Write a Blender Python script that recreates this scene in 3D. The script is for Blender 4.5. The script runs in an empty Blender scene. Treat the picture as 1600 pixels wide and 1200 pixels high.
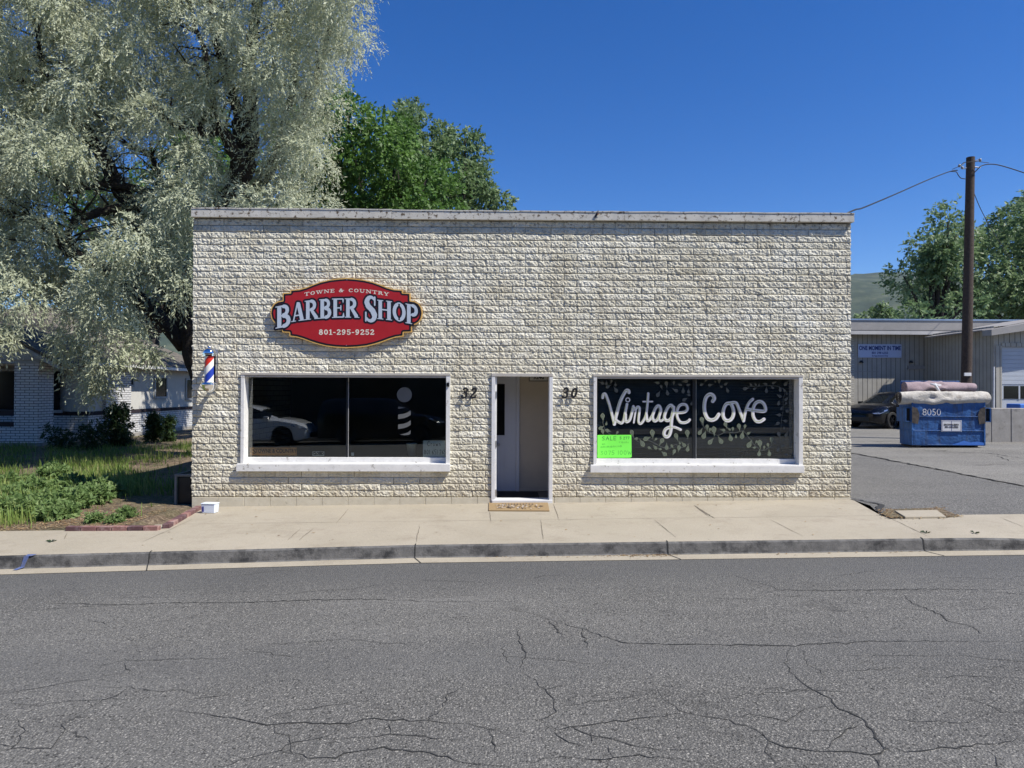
import bpy, bmesh, math, random
import numpy as np
from mathutils import Vector, Matrix

rng = np.random.default_rng(7)
random.seed(7)
SC = bpy.context.scene
COL = SC.collection
rad = math.radians

# ------------------------------------------------------------------ camera
CAM = np.array([-0.405, -11.09, 1.667])
YAW, PITCH, ROLL, FPX = 0.01885, 0.00893, 0.00337, 1110.0
def cam_axes():
    f = np.array([math.sin(YAW)*math.cos(PITCH), math.cos(YAW)*math.cos(PITCH), math.sin(PITCH)])
    r = np.array([math.cos(YAW), -math.sin(YAW), 0.0]); u = np.cross(r, f)
    return (math.cos(ROLL)*r+math.sin(ROLL)*u, -math.sin(ROLL)*r+math.cos(ROLL)*u, f)
CR, CU, CF = cam_axes()
cd = bpy.data.cameras.new('camera'); cam = bpy.data.objects.new('camera', cd); COL.objects.link(cam)
cam.matrix_world = Matrix(((CR[0], CU[0], -CF[0], CAM[0]), (CR[1], CU[1], -CF[1], CAM[1]),
                           (CR[2], CU[2], -CF[2], CAM[2]), (0, 0, 0, 1)))
cd.sensor_width = 36; cd.lens = FPX/1600*36; cd.clip_start = .05; cd.clip_end = 12000
SC.camera = cam
def U(px, py, axis, val):      # where the line of sight of a photo pixel meets a plane
    d = CF+(px-800)/FPX*CR+(600-py)/FPX*CU
    return CAM+(val-CAM[axis])/d[axis]*d
def UD(px, py, depth):
    return CAM+depth*(CF+(px-800)/FPX*CR+(600-py)/FPX*CU)

# ------------------------------------------------------------------ light
S = Vector((.68, -.345, 1.0)).normalized()
w = bpy.data.worlds.new('World'); SC.world = w; w.use_nodes = True
nt = w.node_tree; bg = nt.nodes['Background']
sky = nt.nodes.new('ShaderNodeTexSky'); sky.sky_type = 'NISHITA'; sky.sun_disc = False
sky.sun_elevation = math.asin(S.z); sky.sun_rotation = math.atan2(S.x, S.y)
sky.altitude = 1400; sky.air_density = 1.0; sky.dust_density = .05; sky.ozone_density = 4.0
hs_ = nt.nodes.new('ShaderNodeHueSaturation'); hs_.inputs['Saturation'].default_value = 1.33; hs_.inputs['Hue'].default_value = .512
nt.links.new(sky.outputs[0], hs_.inputs['Color']); nt.links.new(hs_.outputs[0], bg.inputs[0]); bg.inputs[1].default_value = .11
sl = bpy.data.lights.new('sun', 'SUN'); sl.energy = 5.0; sl.angle = rad(.5); sl.color = (1, .955, .88)
so = bpy.data.objects.new('sun', sl); COL.objects.link(so); so.rotation_euler = S.to_track_quat('Z', 'Y').to_euler()
SC.view_settings.view_transform = 'Standard'; SC.view_settings.look = 'None'
SC.view_settings.exposure = 0.42; SC.view_settings.gamma = 1.0

# ------------------------------------------------------------------ materials
def newmat(name):
    m = bpy.data.materials.new(name); m.use_nodes = True
    return m, m.node_tree, m.node_tree.nodes['Principled BSDF']
def N(nt, t, **kw):
    n = nt.nodes.new('ShaderNode'+t)
    for k, v in kw.items():
        if k in n.inputs.keys(): n.inputs[k].default_value = v
        else: setattr(n, k, v)
    return n
def ramp(nt, src, stops):
    r = nt.nodes.new('ShaderNodeValToRGB'); nt.links.new(src, r.inputs[0])
    e = r.color_ramp.elements
    while len(e) < len(stops): e.new(.5)
    for i, (p, c) in enumerate(stops):
        e[i].position = p; e[i].color = tuple(c)+(1,) if len(c) == 3 else c
    return r.outputs[0]
def mixc(nt, a, b, fac, mode='MIX'):
    m = nt.nodes.new('ShaderNodeMix'); m.data_type = 'RGBA'; m.blend_type = mode
    for s, i in ((fac, 0), (a, 6), (b, 7)):
        if isinstance(s, (int, float)): m.inputs[i].default_value = s
        elif isinstance(s, tuple): m.inputs[i].default_value = s+(1,)
        else: nt.links.new(s, m.inputs[i])
    return m.outputs[2]
def mth(nt, op, a, b=0.0, c=None):
    m = nt.nodes.new('ShaderNodeMath'); m.operation = op
    for i, s in enumerate((a, b, c)):
        if s is None: continue
        if isinstance(s, (int, float)): m.inputs[i].default_value = s
        else: nt.links.new(s, m.inputs[i])
    return m.outputs[0]
def pos(nt):
    return nt.nodes.new('ShaderNodeNewGeometry').outputs['Position']
def noise(nt, vec, scale, detail=5, rough=.6, dist=0):
    n = N(nt, 'TexNoise', Scale=scale, Detail=detail, Roughness=rough, Distortion=dist)
    nt.links.new(vec, n.inputs['Vector']); return n.outputs['Fac']
def bump(nt, h, strength, dist, bsdf):
    b = N(nt, 'Bump', Strength=strength, Distance=dist); nt.links.new(h, b.inputs['Height'])
    nt.links.new(b.outputs[0], bsdf.inputs['Normal'])
def mk(name, c1, c2=None, scale=6, rough=.7, spec=.4, metal=0, b=0, bs=60, bd=.01, stain=None, sscale=2, slo=.55, shi=.7, coat=0):
    m, nt, p = newmat(name)
    P = pos(nt); c2 = c2 or tuple(x*.82 for x in c1)
    f = noise(nt, P, scale, 6, .65)
    c = ramp(nt, f, [(.3, c2), (.7, c1)])
    if stain:
        s = ramp(nt, noise(nt, P, sscale, 8, .7), [(slo, (0, 0, 0)), (shi, (1, 1, 1))])
        c = mixc(nt, c, stain, s)
    nt.links.new(c, p.inputs['Base Color'])
    p.inputs['Roughness'].default_value = rough; p.inputs['Specular IOR Level'].default_value = spec
    p.inputs['Metallic'].default_value = metal; p.inputs['Coat Weight'].default_value = coat
    if b: bump(nt, noise(nt, P, bs, 6, .7), b, bd, p)
    return m

M = {}
# split face block paint
def wallmat():
    m, nt, p = newmat('painted_block'); P = pos(nt)
    f = noise(nt, P, 1.3, 8, .65); g = noise(nt, P, 28, 6, .7)
    c = ramp(nt, f, [(.3, (.58, .53, .405)), (.5, (.675, .64, .52)), (.72, (.74, .725, .64))])
    a2 = nt.nodes.new('ShaderNodeAttribute'); a2.attribute_name = 'tone'
    c = mixc(nt, c, ramp(nt, a2.outputs['Fac'], [(0, (.80, .79, .75)), (1, (1.08, 1.08, 1.08))]), 1.0, 'MULTIPLY')
    c = mixc(nt, c, (.38, .33, .23), ramp(nt, g, [(.52, (0, 0, 0)), (.75, (.55, .55, .55))]))
    # warm dust low down and where the sprinkler splashes
    sx = N(nt, 'SeparateXYZ'); nt.links.new(P, sx.inputs[0])
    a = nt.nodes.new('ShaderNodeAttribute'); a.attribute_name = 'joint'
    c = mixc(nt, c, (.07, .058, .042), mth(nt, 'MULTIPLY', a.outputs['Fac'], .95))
    # flaked black lichen spots under the coping
    z = N(nt, 'MapRange'); nt.links.new(sx.outputs[2], z.inputs[0])
    z.inputs[1].default_value = 4.0; z.inputs[2].default_value = 4.32
    s = mth(nt, 'MULTIPLY', ramp(nt, noise(nt, P, 16, 8, .8), [(.52, (0, 0, 0)), (.6, (1, 1, 1))]), z.outputs[0])
    c = mixc(nt, c, (.06, .055, .05), s)
    mpd = N(nt, 'Mapping'); mpd.inputs['Scale'].default_value = (7, 1, .55); nt.links.new(P, mpd.inputs[0])
    dr_ = ramp(nt, noise(nt, mpd.outputs[0], 1.0, 6, .7), [(.50, (0, 0, 0)), (.68, (.55, .55, .55))])
    c = mixc(nt, c, (.36, .325, .245), dr_)
    zl_ = N(nt, 'MapRange'); nt.links.new(sx.outputs[2], zl_.inputs[0]); zl_.inputs[1].default_value = .45; zl_.inputs[2].default_value = -.1
    c = mixc(nt, c, (.36, .29, .19), mth(nt, 'MULTIPLY', zl_.outputs[0], ramp(nt, noise(nt, P, 2.5, 8, .7), [(.35, (0, 0, 0)), (.65, (.9, .9, .9))])))
    s2 = ramp(nt, noise(nt, P, 3.3, 9, .75), [(.66, (0, 0, 0)), (.74, (.6, .6, .6))])
    c = mixc(nt, c, (.33, .25, .13), s2)
    nt.links.new(c, p.inputs['Base Color']); p.inputs['Roughness'].default_value = .75
    bump(nt, noise(nt, P, 110, 5, .7), .6, .006, p)
    return m
M['wall'] = wallmat()
M['found'] = mk('painted_foundation', (.60, .55, .43), (.50, .45, .34), 9, .85, b=.5, bs=70, bd=.006, stain=(.2, .17, .12), sscale=14, slo=.62, shi=.72)
M['cap'] = mk('weathered_coping', (.60, .57, .50), (.48, .455, .395), 7, .8, b=.4, bs=90, stain=(.09, .06, .035), sscale=17, slo=.545, shi=.62)
M['white'] = mk('white_paint', (.78, .77, .735), (.66, .65, .62), 9, .5, b=.4, bs=40, bd=.006, stain=(.33, .31, .27), sscale=11, slo=.60, shi=.66)
M['cream'] = mk('cream_paint', (.50, .47, .42), (.42, .39, .34), 5, .55, b=.25, bs=60, bd=.004, stain=(.30, .27, .22), sscale=12, slo=.64, shi=.74)
M['jamb'] = mk('scuffed_white_paint', (.74, .74, .73), (.62, .62, .61), 6, .5, b=.25, bs=50, bd=.004, stain=(.15, .14, .13), sscale=9, slo=.63, shi=.68)
M['roofing'] = mk('roofing', (.16, .155, .15), None, 12, .9)
M['dark'] = mk('black_paint', (.015, .015, .016), (.01, .01, .01), 9, .45)
M['rubber'] = mk('black_rubber', (.018, .018, .018), (.012, .012, .012), 20, .85)
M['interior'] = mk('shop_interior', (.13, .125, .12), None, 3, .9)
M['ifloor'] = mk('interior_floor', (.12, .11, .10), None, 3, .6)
M['alum'] = mk('dark_anodized_metal', (.05, .055, .06), None, 9, .35, metal=.7)
M['chrome'] = mk('chrome', (.82, .83, .85), (.78, .79, .8), 5, .08, metal=1)
M['steel'] = mk('bright_steel', (.6, .6, .6), None, 20, .35, metal=1)
M['red'] = mk('sign_red', (.42, .018, .022), (.36, .014, .018), 4, .42)
M['black'] = mk('sign_black', (.012, .010, .016), (.010, .009, .012), 8, .4)
M['gold'] = mk('sign_gold', (.75, .45, .13), (.65, .38, .1), 30, .4)
M['silver'] = mk('sign_silver_blue', (.50, .56, .63), (.46, .52, .59), 4, .4)
M['ivory'] = mk('sign_ivory', (.80, .74, .62), None, 4, .5)
M['iron'] = mk('black_iron', (.02, .02, .02), None, 10, .5)
M['beige'] = mk('beige_plaster', (.58, .52, .43), (.52, .47, .39), 3, .8, b=.2, bs=80, bd=.003)
M['bluedoor'] = mk('white_door_paint', (.62, .66, .74), (.58, .62, .70), 3, .5)
M['tile'] = mk('grey_floor_tile', (.30, .28, .26), (.2, .19, .18), 9, .6)
M['coir'] = mk('coir', (.34, .24, .125), (.26, .18, .09), 60, .95, b=.6, bs=260, bd=.006)
M['coirdark'] = mk('coir_print_dark', (.11, .08, .06), None, 60, .95)
M['coirpale'] = mk('coir_print_pale', (.55, .48, .42), None, 60, .95)
M['green'] = mk('fluorescent_paper', (.22, .95, .10), (.20, .90, .09), 4, .7)
M['marker'] = mk('marker_green', (.03, .25, .05), None, 4, .7)
M['marker_pale'] = mk('marker_faded_green', (.08, .50, .07), None, 4, .7)
M['lwhite'] = mk('window_paint_white', (.76, .75, .75), (.62, .61, .62), 9, .6)
M['lgreen'] = mk('window_paint_sage', (.46, .50, .25), (.38, .42, .20), 9, .6)
M['lleaf'] = mk('window_paint_leaf', (.20, .235, .155), (.10, .125, .08), 30, .6)
M['lleafdark'] = mk('window_paint_leaf_dim', (.12, .13, .12), (.06, .07, .065), 22, .6)
M['slat'] = mk('black_blind_slat', (.11, .115, .13), (.08, .085, .095), 6, .35)
M['greydecal'] = mk('frosted_decal', (.12, .125, .125), (.10, .105, .105), 4, .6)
M['woodsign'] = mk('brown_wood_sign', (.78, .34, .10), (.66, .27, .08), 12, .6)
M['paper'] = mk('paper_white', (.72, .72, .72), None, 5, .7)
M['papergrey'] = mk('paper_grey', (.72, .72, .68), None, 5, .7)
M['plastic'] = mk('white_plastic', (.74, .80, .88), (.70, .76, .84), 5, .4)
M['blueink'] = mk('blue_ink', (.03, .03, .25), None, 5, .5)
M['bluespray'] = mk('blue_spray_paint', (.05, .10, .30), (.14, .15, .20), 40, .7)
M['bark'] = mk('dark_bark', (.055, .045, .038), (.025, .02, .018), 12, .95, b=1, bs=25, bd=.05)
M['pole'] = mk('creosote_wood', (.085, .06, .045), (.04, .03, .025), 14, .9, b=.7, bs=30, bd=.02)
M['wire'] = mk('black_cable', (.012, .012, .014), None, 9, .6)
M['porcelain'] = mk('grey_porcelain', (.3, .3, .3), None, 9, .3)
M['glassdark'] = mk('car_glass', (.01, .012, .012), None, 5, .04, spec=.6)
M['carblack'] = mk('black_car_paint', (.004, .004, .005), (.003, .003, .004), 3, .22, spec=.35, coat=.2)
M['carsilver'] = mk('silver_car_paint', (.85, .86, .87), (.83, .84, .85), 3, .3, metal=.1, coat=1)
M['carplastic'] = mk('car_trim', (.012, .012, .012), None, 9, .5)
M['lamp'] = mk('headlight', (.55, .57, .6), None, 9, .08, metal=.8)
M['rim'] = mk('black_rim', (.05, .05, .055), None, 9, .25, metal=.8)
M['dblue'] = mk('dumpster_blue', (.018, .075, .27), (.014, .055, .21), 3, .55, b=.3, bs=6, bd=.02, stain=(.018, .04, .11), sscale=4, slo=.6, shi=.75)
M['dscuff'] = mk('dumpster_scuffed_blue', (.07, .21, .62), (.04, .14, .5), 14, .5)
M['rust'] = mk('rusty_steel', (.11, .09, .075), (.02, .02, .02), 9, .9)
M['carpet1'] = mk('cream_carpet_backing', (.60, .57, .51), (.40, .37, .32), 6, .9, b=.8, bs=11, bd=.05, stain=(.20, .17, .14), sscale=5, slo=.54, shi=.75)
M['carpet2'] = mk('pink_carpet', (.36, .28, .29), (.25, .19, .20), 30, .95, b=.5, bs=60, bd=.01)
M['conc'] = mk('old_concrete', (.36, .34, .31), (.26, .245, .22), 4, .9, b=.5, bs=40, bd=.01, stain=(.12, .11, .10), sscale=3, slo=.56, shi=.7)
M['fascia'] = mk('fascia_paint', (.33, .31, .29), (.28, .265, .245), 4, .7)
M['fascial'] = mk('fascia_trim_pale', (.52, .50, .47), (.44, .42, .39), 3, .6)
M['flash'] = mk('metal_flashing', (.35, .40, .48), (.3, .34, .42), 3, .3, metal=.6)
M['garage'] = mk('grey_garage_door', (.46, .49, .53), (.42, .45, .49), 2, .6)
M['winglass'] = mk('dark_window_glass', (.010, .012, .014), None, 5, .1, spec=.25)
M['signblue'] = mk('pale_sign_panel', (.50, .56, .72), (.47, .53, .68), 2, .5)
M['signtext'] = mk('sign_blue_text', (.03, .05, .22), None, 2, .5)
M['stucco'] = mk('cream_stucco', (.60, .59, .54), (.54, .53, .48), 5, .85, b=.2, bs=60, bd=.005)
M['trimgrey'] = mk('grey_green_trim', (.42, .44, .44), (.38, .40, .40), 3, .7)
M['band'] = mk('dark_brick_band', (.035, .025, .028), (.02, .015, .018), 12, .8)
M['brown'] = mk('brown_soffit', (.22, .12, .06), None, 6, .8)
M['edging'] = mk('red_edging_brick', (.20, .11, .10), (.13, .075, .07), 16, .9, b=.5, bs=60, bd=.005, stain=(.34, .27, .24), sscale=9, slo=.5, shi=.7)
_nt = M['edging'].node_tree; _p = _nt.nodes['Principled BSDF']; _l = _p.inputs['Base Color'].links[0].from_socket
_oi = _nt.nodes.new('ShaderNodeObjectInfo'); _nt.links.new(mixc(_nt, _l, ramp(_nt, _oi.outputs['Random'], [(0, (.55, .5, .6)), (1, (1.5, 1.35, 1.3))]), 1.0, 'MULTIPLY'), _p.inputs['Base Color'])
M['backbrick'] = mk('dim_brick', (.05, .045, .04), (.035, .03, .028), 2, .9)
M['lgrey'] = mk('galvanised_frame', (.27, .26, .22), (.2, .19, .16), 12, .7)
M['feather'] = mk('dark_feathers', (.02, .025, .05), (.012, .014, .02), 60, .6)
M['rusty'] = mk('orange_feathers', (.25, .10, .05), None, 60, .7)

def dumpmat():
    m, nt, p = newmat('dumpster_paint'); P = pos(nt)
    c = ramp(nt, noise(nt, P, 2.5, 7, .7), [(.3, (.014, .06, .18)), (.6, (.024, .105, .30)), (.8, (.05, .17, .40))])
    mp_ = N(nt, 'Mapping'); mp_.inputs['Scale'].default_value = (5, 5, .8); nt.links.new(P, mp_.inputs[0])
    c = mixc(nt, c, (.03, .028, .03), ramp(nt, noise(nt, mp_.outputs[0], 1.6, 7, .7), [(.52, (0, 0, 0)), (.66, (.7, .7, .7))]))
    c = mixc(nt, c, (.11, .06, .035), ramp(nt, noise(nt, P, 11, 7, .75), [(.62, (0, 0, 0)), (.68, (.9, .9, .9))]))
    nt.links.new(c, p.inputs['Base Color']); p.inputs['Roughness'].default_value = .55
    bump(nt, noise(nt, P, 3.5, 4, .6), .8, .06, p)
    return m
M['dblue'] = dumpmat()

def brickmat(name, brick, brick2, mortar, bw=.30, bh=.09, ms=.011):
    m, nt, p = newmat(name); P = pos(nt); s = N(nt, 'SeparateXYZ'); nt.links.new(P, s.inputs[0])
    c = N(nt, 'CombineXYZ'); nt.links.new(mth(nt, 'ADD', s.outputs[0], s.outputs[1]), c.inputs[0]); nt.links.new(s.outputs[2], c.inputs[1])
    b = N(nt, 'TexBrick', Scale=1.0); nt.links.new(c.outputs[0], b.inputs['Vector'])
    b.inputs['Color1'].default_value = brick+(1,); b.inputs['Color2'].default_value = brick2+(1,); b.inputs['Mortar'].default_value = mortar+(1,)
    b.inputs['Mortar Size'].default_value = ms; b.inputs['Mortar Smooth'].default_value = .2; b.inputs['Brick Width'].default_value = bw; b.inputs['Row Height'].default_value = bh
    col = mixc(nt, b.outputs['Color'], (.25, .24, .22), ramp(nt, noise(nt, P, 5, 7, .7), [(.55, (0, 0, 0)), (.8, (.4, .4, .4))]))
    nt.links.new(col, p.inputs['Base Color']); p.inputs['Roughness'].default_value = .7
    bump(nt, mth(nt, 'SUBTRACT', 1.0, b.outputs['Fac']), .6, .012, p)
    return m
M['whitebrick'] = brickmat('white_painted_brick', (.70, .70, .69), (.64, .64, .63), (.10, .095, .09))
M['sidebrick'] = brickmat('building_side_block', (.50, .47, .40), (.46, .43, .36), (.14, .12, .1), .407, .1029, .008)

def shingle():
    m, nt, p = newmat('roof_shingle'); P = pos(nt); s = N(nt, 'SeparateXYZ'); nt.links.new(P, s.inputs[0])
    c = N(nt, 'CombineXYZ'); nt.links.new(mth(nt, 'ADD', s.outputs[0], s.outputs[1]), c.inputs[0]); nt.links.new(s.outputs[2], c.inputs[1])
    b = N(nt, 'TexBrick', Scale=1.0); nt.links.new(c.outputs[0], b.inputs['Vector'])
    b.inputs['Color1'].default_value = (.17, .15, .12, 1); b.inputs['Color2'].default_value = (.11, .10, .085, 1); b.inputs['Mortar'].default_value = (.04, .035, .03, 1)
    b.inputs['Mortar Size'].default_value = .008; b.inputs['Brick Width'].default_value = .35; b.inputs['Row Height'].default_value = .07
    nt.links.new(b.outputs['Color'], p.inputs['Base Color']); p.inputs['Roughness'].default_value = .95
    bump(nt, noise(nt, P, 60, 5, .7), .5, .01, p)
    return m
M['shingle'] = shingle()
def siding():
    m, nt, p = newmat('grooved_siding'); P = pos(nt); s = N(nt, 'SeparateXYZ'); nt.links.new(P, s.inputs[0])
    u = mth(nt, 'ADD', s.outputs[0], s.outputs[1])
    fr = mth(nt, 'FRACT', mth(nt, 'MULTIPLY', u, 1/.205))
    g = ramp(nt, fr, [(0, (0, 0, 0)), (.06, (0, 0, 0)), (.12, (1, 1, 1)), (1, (1, 1, 1))])
    base = ramp(nt, noise(nt, P, 2.2, 7, .7), [(.3, (.33, .31, .265)), (.7, (.42, .40, .345))])
    nt.links.new(mixc(nt, (.07, .065, .06), base, g), p.inputs['Base Color']); p.inputs['Roughness'].default_value = .8
    bump(nt, g, .7, .015, p)
    return m
M['siding'] = siding()

def asphalt(name, dark, light, stone, tint=None, lo=.62):
    m, nt, p = newmat(name); P = pos(nt)
    mp_ = N(nt, 'Mapping'); mp_.inputs['Scale'].default_value = (.12, 1.0, 1.0); nt.links.new(P, mp_.inputs[0])
    base = ramp(nt, mth(nt, 'ADD', mth(nt, 'MULTIPLY', noise(nt, P, .7, 6, .6), .5), mth(nt, 'MULTIPLY', noise(nt, mp_.outputs[0], 1.1, 4, .6), .5)), [(.36, dark), (.64, light)])
    fine = ramp(nt, noise(nt, P, 90, 4, .8), [(.25, (.4, .4, .4)), (.75, (1.5, 1.5, 1.5))])
    c = mixc(nt, base, fine, 1.0, 'MULTIPLY')
    v = N(nt, 'TexVoronoi', Scale=85.0); nt.links.new(P, v.inputs['Vector'])
    sv = N(nt, 'SeparateColor'); nt.links.new(v.outputs['Color'], sv.inputs[0])
    st = ramp(nt, sv.outputs[0], [(lo, (0, 0, 0)), (lo+.2, (1, 1, 1))])
    near = ramp(nt, v.outputs['Distance'], [(.25, (1, 1, 1)), (.55, (0, 0, 0))])
    c = mixc(nt, c, stone, mixc(nt, st, near, 1.0, 'MULTIPLY'))
    v2 = N(nt, 'TexVoronoi', Scale=38.0); nt.links.new(P, v2.inputs['Vector'])
    s2 = N(nt, 'SeparateColor'); nt.links.new(v2.outputs['Color'], s2.inputs[0])
    st2 = ramp(nt, s2.outputs[1], [(.8, (0, 0, 0)), (.88, (1, 1, 1))])
    n2 = ramp(nt, v2.outputs['Distance'], [(.12, (1, 1, 1)), (.32, (0, 0, 0))])
    c = mixc(nt, c, tuple(x*1.25 for x in stone), mixc(nt, st2, n2, 1.0, 'MULTIPLY'))
    c = mixc(nt, c, tuple(x*.55 for x in dark), ramp(nt, noise(nt, P, 1.7, 8, .75), [(.60, (0, 0, 0)), (.72, (.55, .55, .55))]))
    c = mixc(nt, c, tuple(min(1, x*1.5) for x in light), ramp(nt, noise(nt, mp_.outputs[0], 2.6, 8, .75), [(.56, (0, 0, 0)), (.75, (.5, .5, .5))]))
    # dark pits
    v3 = ramp(nt, noise(nt, P, 45, 3, .6), [(.33, (.35, .35, .35)), (.45, (1, 1, 1))])
    c = mixc(nt, c, v3, 1.0, 'MULTIPLY')
    if 'road' in name:      # smoother, tyre polished strip beside the gutter and a faint wheel track
        sy_ = N(nt, 'SeparateXYZ'); nt.links.new(P, sy_.inputs[0]); wob_ = mth(nt, 'MULTIPLY', noise(nt, P, .8, 5, .7), .8)
        yy_ = mth(nt, 'ADD', sy_.outputs[1], wob_)
        mr_ = N(nt, 'MapRange'); nt.links.new(yy_, mr_.inputs[0]); mr_.inputs[1].default_value = -4.1; mr_.inputs[2].default_value = -3.3
        c = mixc(nt, c, (.088, .088, .086), mth(nt, 'MULTIPLY', mr_.outputs[0], .6))
        wt_ = ramp(nt, mth(nt, 'ABSOLUTE', mth(nt, 'ADD', yy_, 5.6)), [(.1, (.35, .35, .35)), (.55, (0, 0, 0))])
        c = mixc(nt, c, (.095, .095, .093), wt_)
    nt.links.new(c, p.inputs['Base Color']); p.inputs['Roughness'].default_value = .85
    p.inputs['Specular IOR Level'].default_value = .3
    bump(nt, mth(nt, 'ADD', noise(nt, P, 70, 4, .7), v.outputs['Distance']), .9, .008, p)
    return m
M['road'] = asphalt('road_asphalt', (.106, .103, .095), (.152, .148, .137), (.33, .315, .28), lo=.55)
M['lot'] = asphalt('lot_asphalt', (.115, .112, .103), (.155, .151, .14), (.44, .42, .38))
M['lotold'] = asphalt('old_lot_asphalt', (.17, .162, .145), (.235, .225, .20), (.44, .42, .37))
M['crack'] = mk('crack', (.022, .022, .021), (.05, .05, .048), 15, .95)
M['joint'] = mk('slab_joint', (.10, .085, .06), (.2, .17, .13), 8, .95)
def walk():
    m, nt, p = newmat('sidewalk_concrete'); P = pos(nt)
    c = ramp(nt, noise(nt, P, .9, 7, .6), [(.3, (.335, .295, .222)), (.7, (.395, .35, .27))])
    c = mixc(nt, c, ramp(nt, noise(nt, P, 75, 4, .8), [(.25, (.72, .72, .72)), (.75, (1.2, 1.2, 1.2))]), 1.0, 'MULTIPLY')
    c = mixc(nt, c, (.20, .16, .115), ramp(nt, noise(nt, P, 2.2, 9, .8), [(.52, (0, 0, 0)), (.75, (.6, .6, .6))]))
    c = mixc(nt, c, (.08, .07, .05), ramp(nt, noise(nt, P, 22, 3, .5), [(.72, (0, 0, 0)), (.76, (.8, .8, .8))]))
    nt.links.new(c, p.inputs['Base Color']); p.inputs['Roughness'].default_value = .85
    bump(nt, noise(nt, P, 130, 4, .7), .5, .004, p)
    return m
M['walk'] = walk()
M['curbface'] = mk('tyre_stained_curb', (.17, .165, .155), (.09, .088, .085), 9, .9, b=.7, bs=55, bd=.01, stain=(.035, .035, .035), sscale=3.2, slo=.48, shi=.62)
def dirt():
    m, nt, p = newmat('dirt'); P = pos(nt)
    c = ramp(nt, noise(nt, P, 16, 9, .8), [(.36, (.06, .04, .028)), (.5, (.19, .135, .085)), (.62, (.42, .33, .22))])
    g = ramp(nt, noise(nt, P, .8, 5, .6), [(.45, (0, 0, 0)), (.6, (1, 1, 1))])
    c = mixc(nt, c, (.09, .11, .035), mth(nt, 'MULTIPLY', g, .5))
    nt.links.new(c, p.inputs['Base Color']); p.inputs['Roughness'].default_value = 1
    bump(nt, noise(nt, P, 35, 6, .8), 1, .05, p)
    return m
M['dirt'] = dirt()
def leafmat(name, a, b, c, trans=.3, rough=.5):
    m, nt, p = newmat(name)
    at = nt.nodes.new('ShaderNodeAttribute'); at.attribute_name = 'rnd'
    col = ramp(nt, at.outputs['Fac'], [(0, a), (.5, b), (1, c)])
    nt.links.new(col, p.inputs['Base Color']); p.inputs['Roughness'].default_value = rough
    p.inputs['Specular IOR Level'].default_value = .35
    tr = N(nt, 'BsdfTranslucent'); nt.links.new(col, tr.inputs[0])
    mx = N(nt, 'MixShader'); mx.inputs[0].default_value = trans
    nt.links.new(p.outputs[0], mx.inputs[1]); nt.links.new(tr.outputs[0], mx.inputs[2])
    nt.links.new(mx.outputs[0], nt.nodes['Material Output'].inputs[0])
    return m
M['silverleaf'] = leafmat('silver_leaves', (.35, .38, .23), (.48, .51, .35), (.62, .65, .48), .36)
M['greenleaf'] = leafmat('green_leaves', (.05, .11, .022), (.095, .19, .038), (.19, .32, .08), .4)
M['greyleaf'] = leafmat('grey_green_leaves', (.08, .13, .05), (.15, .23, .095), (.30, .38, .20), .38)
M['grassblade'] = leafmat('grass_blades', (.06, .12, .02), (.20, .29, .06), (.50, .46, .18), .4, .6)
M['seedblade'] = leafmat('seeding_grass', (.14, .24, .05), (.32, .42, .11), (.62, .55, .26), .45, .6)
M['weedleaf'] = leafmat('weed_leaves', (.08, .14, .035), (.16, .25, .08), (.32, .40, .16), .4, .6)
M['shrubleaf'] = leafmat('shrub_leaves', (.02, .045, .012), (.04, .075, .02), (.07, .11, .03), .3)
M['litter'] = leafmat('dry_leaves', (.14, .08, .04), (.28, .18, .09), (.45, .35, .2), .1, .9)
def hillmat():
    m, nt, p = newmat('hill'); P = pos(nt)
    c = ramp(nt, noise(nt, P, .02, 9, .7), [(.35, (.020, .035, .022)), (.5, (.035, .055, .032)), (.65, (.075, .09, .055))])
    nt.links.new(c, p.inputs['Base Color']); p.inputs['Roughness'].default_value = 1
    return m
M['hill'] = hillmat()
def glassmat(name, tint=(.9, .95, .93)):
    m, nt, p = newmat(name); nt.nodes.remove(p)
    tr = N(nt, 'BsdfTransparent'); tr.inputs[0].default_value = tint+(1,)
    gl = N(nt, 'BsdfGlossy', Roughness=.0); gl.inputs[0].default_value = (1, 1, 1, 1)
    fr = N(nt, 'Fresnel', IOR=1.5)
    f = mth(nt, 'ADD', fr.outputs[0], .03)
    mx = N(nt, 'MixShader'); nt.links.new(f, mx.inputs[0])
    nt.links.new(tr.outputs[0], mx.inputs[1]); nt.links.new(gl.outputs[0], mx.inputs[2])
    nt.links.new(mx.outputs[0], nt.nodes['Material Output'].inputs[0])
    return m
M['glass'] = glassmat('window_glass')
def stripemat():   # helical barber stripes: the thing's own paint
    m, nt, p = newmat('barber_stripes')
    tc = nt.nodes.new('ShaderNodeTexCoord'); s = N(nt, 'SeparateXYZ'); nt.links.new(tc.outputs['Object'], s.inputs[0])
    ang = mth(nt, 'DIVIDE', mth(nt, 'ARCTAN2', s.outputs[1], s.outputs[0]), 2*math.pi)
    t = mth(nt, 'FRACT', mth(nt, 'ADD', mth(nt, 'SUBTRACT', mth(nt, 'MULTIPLY', s.outputs[2], 1/.50), ang), STRIPE_PHASE))
    r = nt.nodes.new('ShaderNodeValToRGB'); nt.links.new(t, r.inputs[0]); r.color_ramp.interpolation = 'CONSTANT'
    e = r.color_ramp.elements; st = [(0, (.62, .035, .02, 1)), (.24, (.78, .76, .70, 1)), (.5, (.02, .05, .36, 1)), (.76, (.78, .76, .70, 1))]
    while len(e) < 4: e.new(.5)
    for i, (a, c) in enumerate(st): e[i].position = a; e[i].color = c
    nt.links.new(r.outputs[0], p.inputs['Base Color']); p.inputs['Roughness'].default_value = .3
    return m
STRIPE_PHASE = .62
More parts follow.
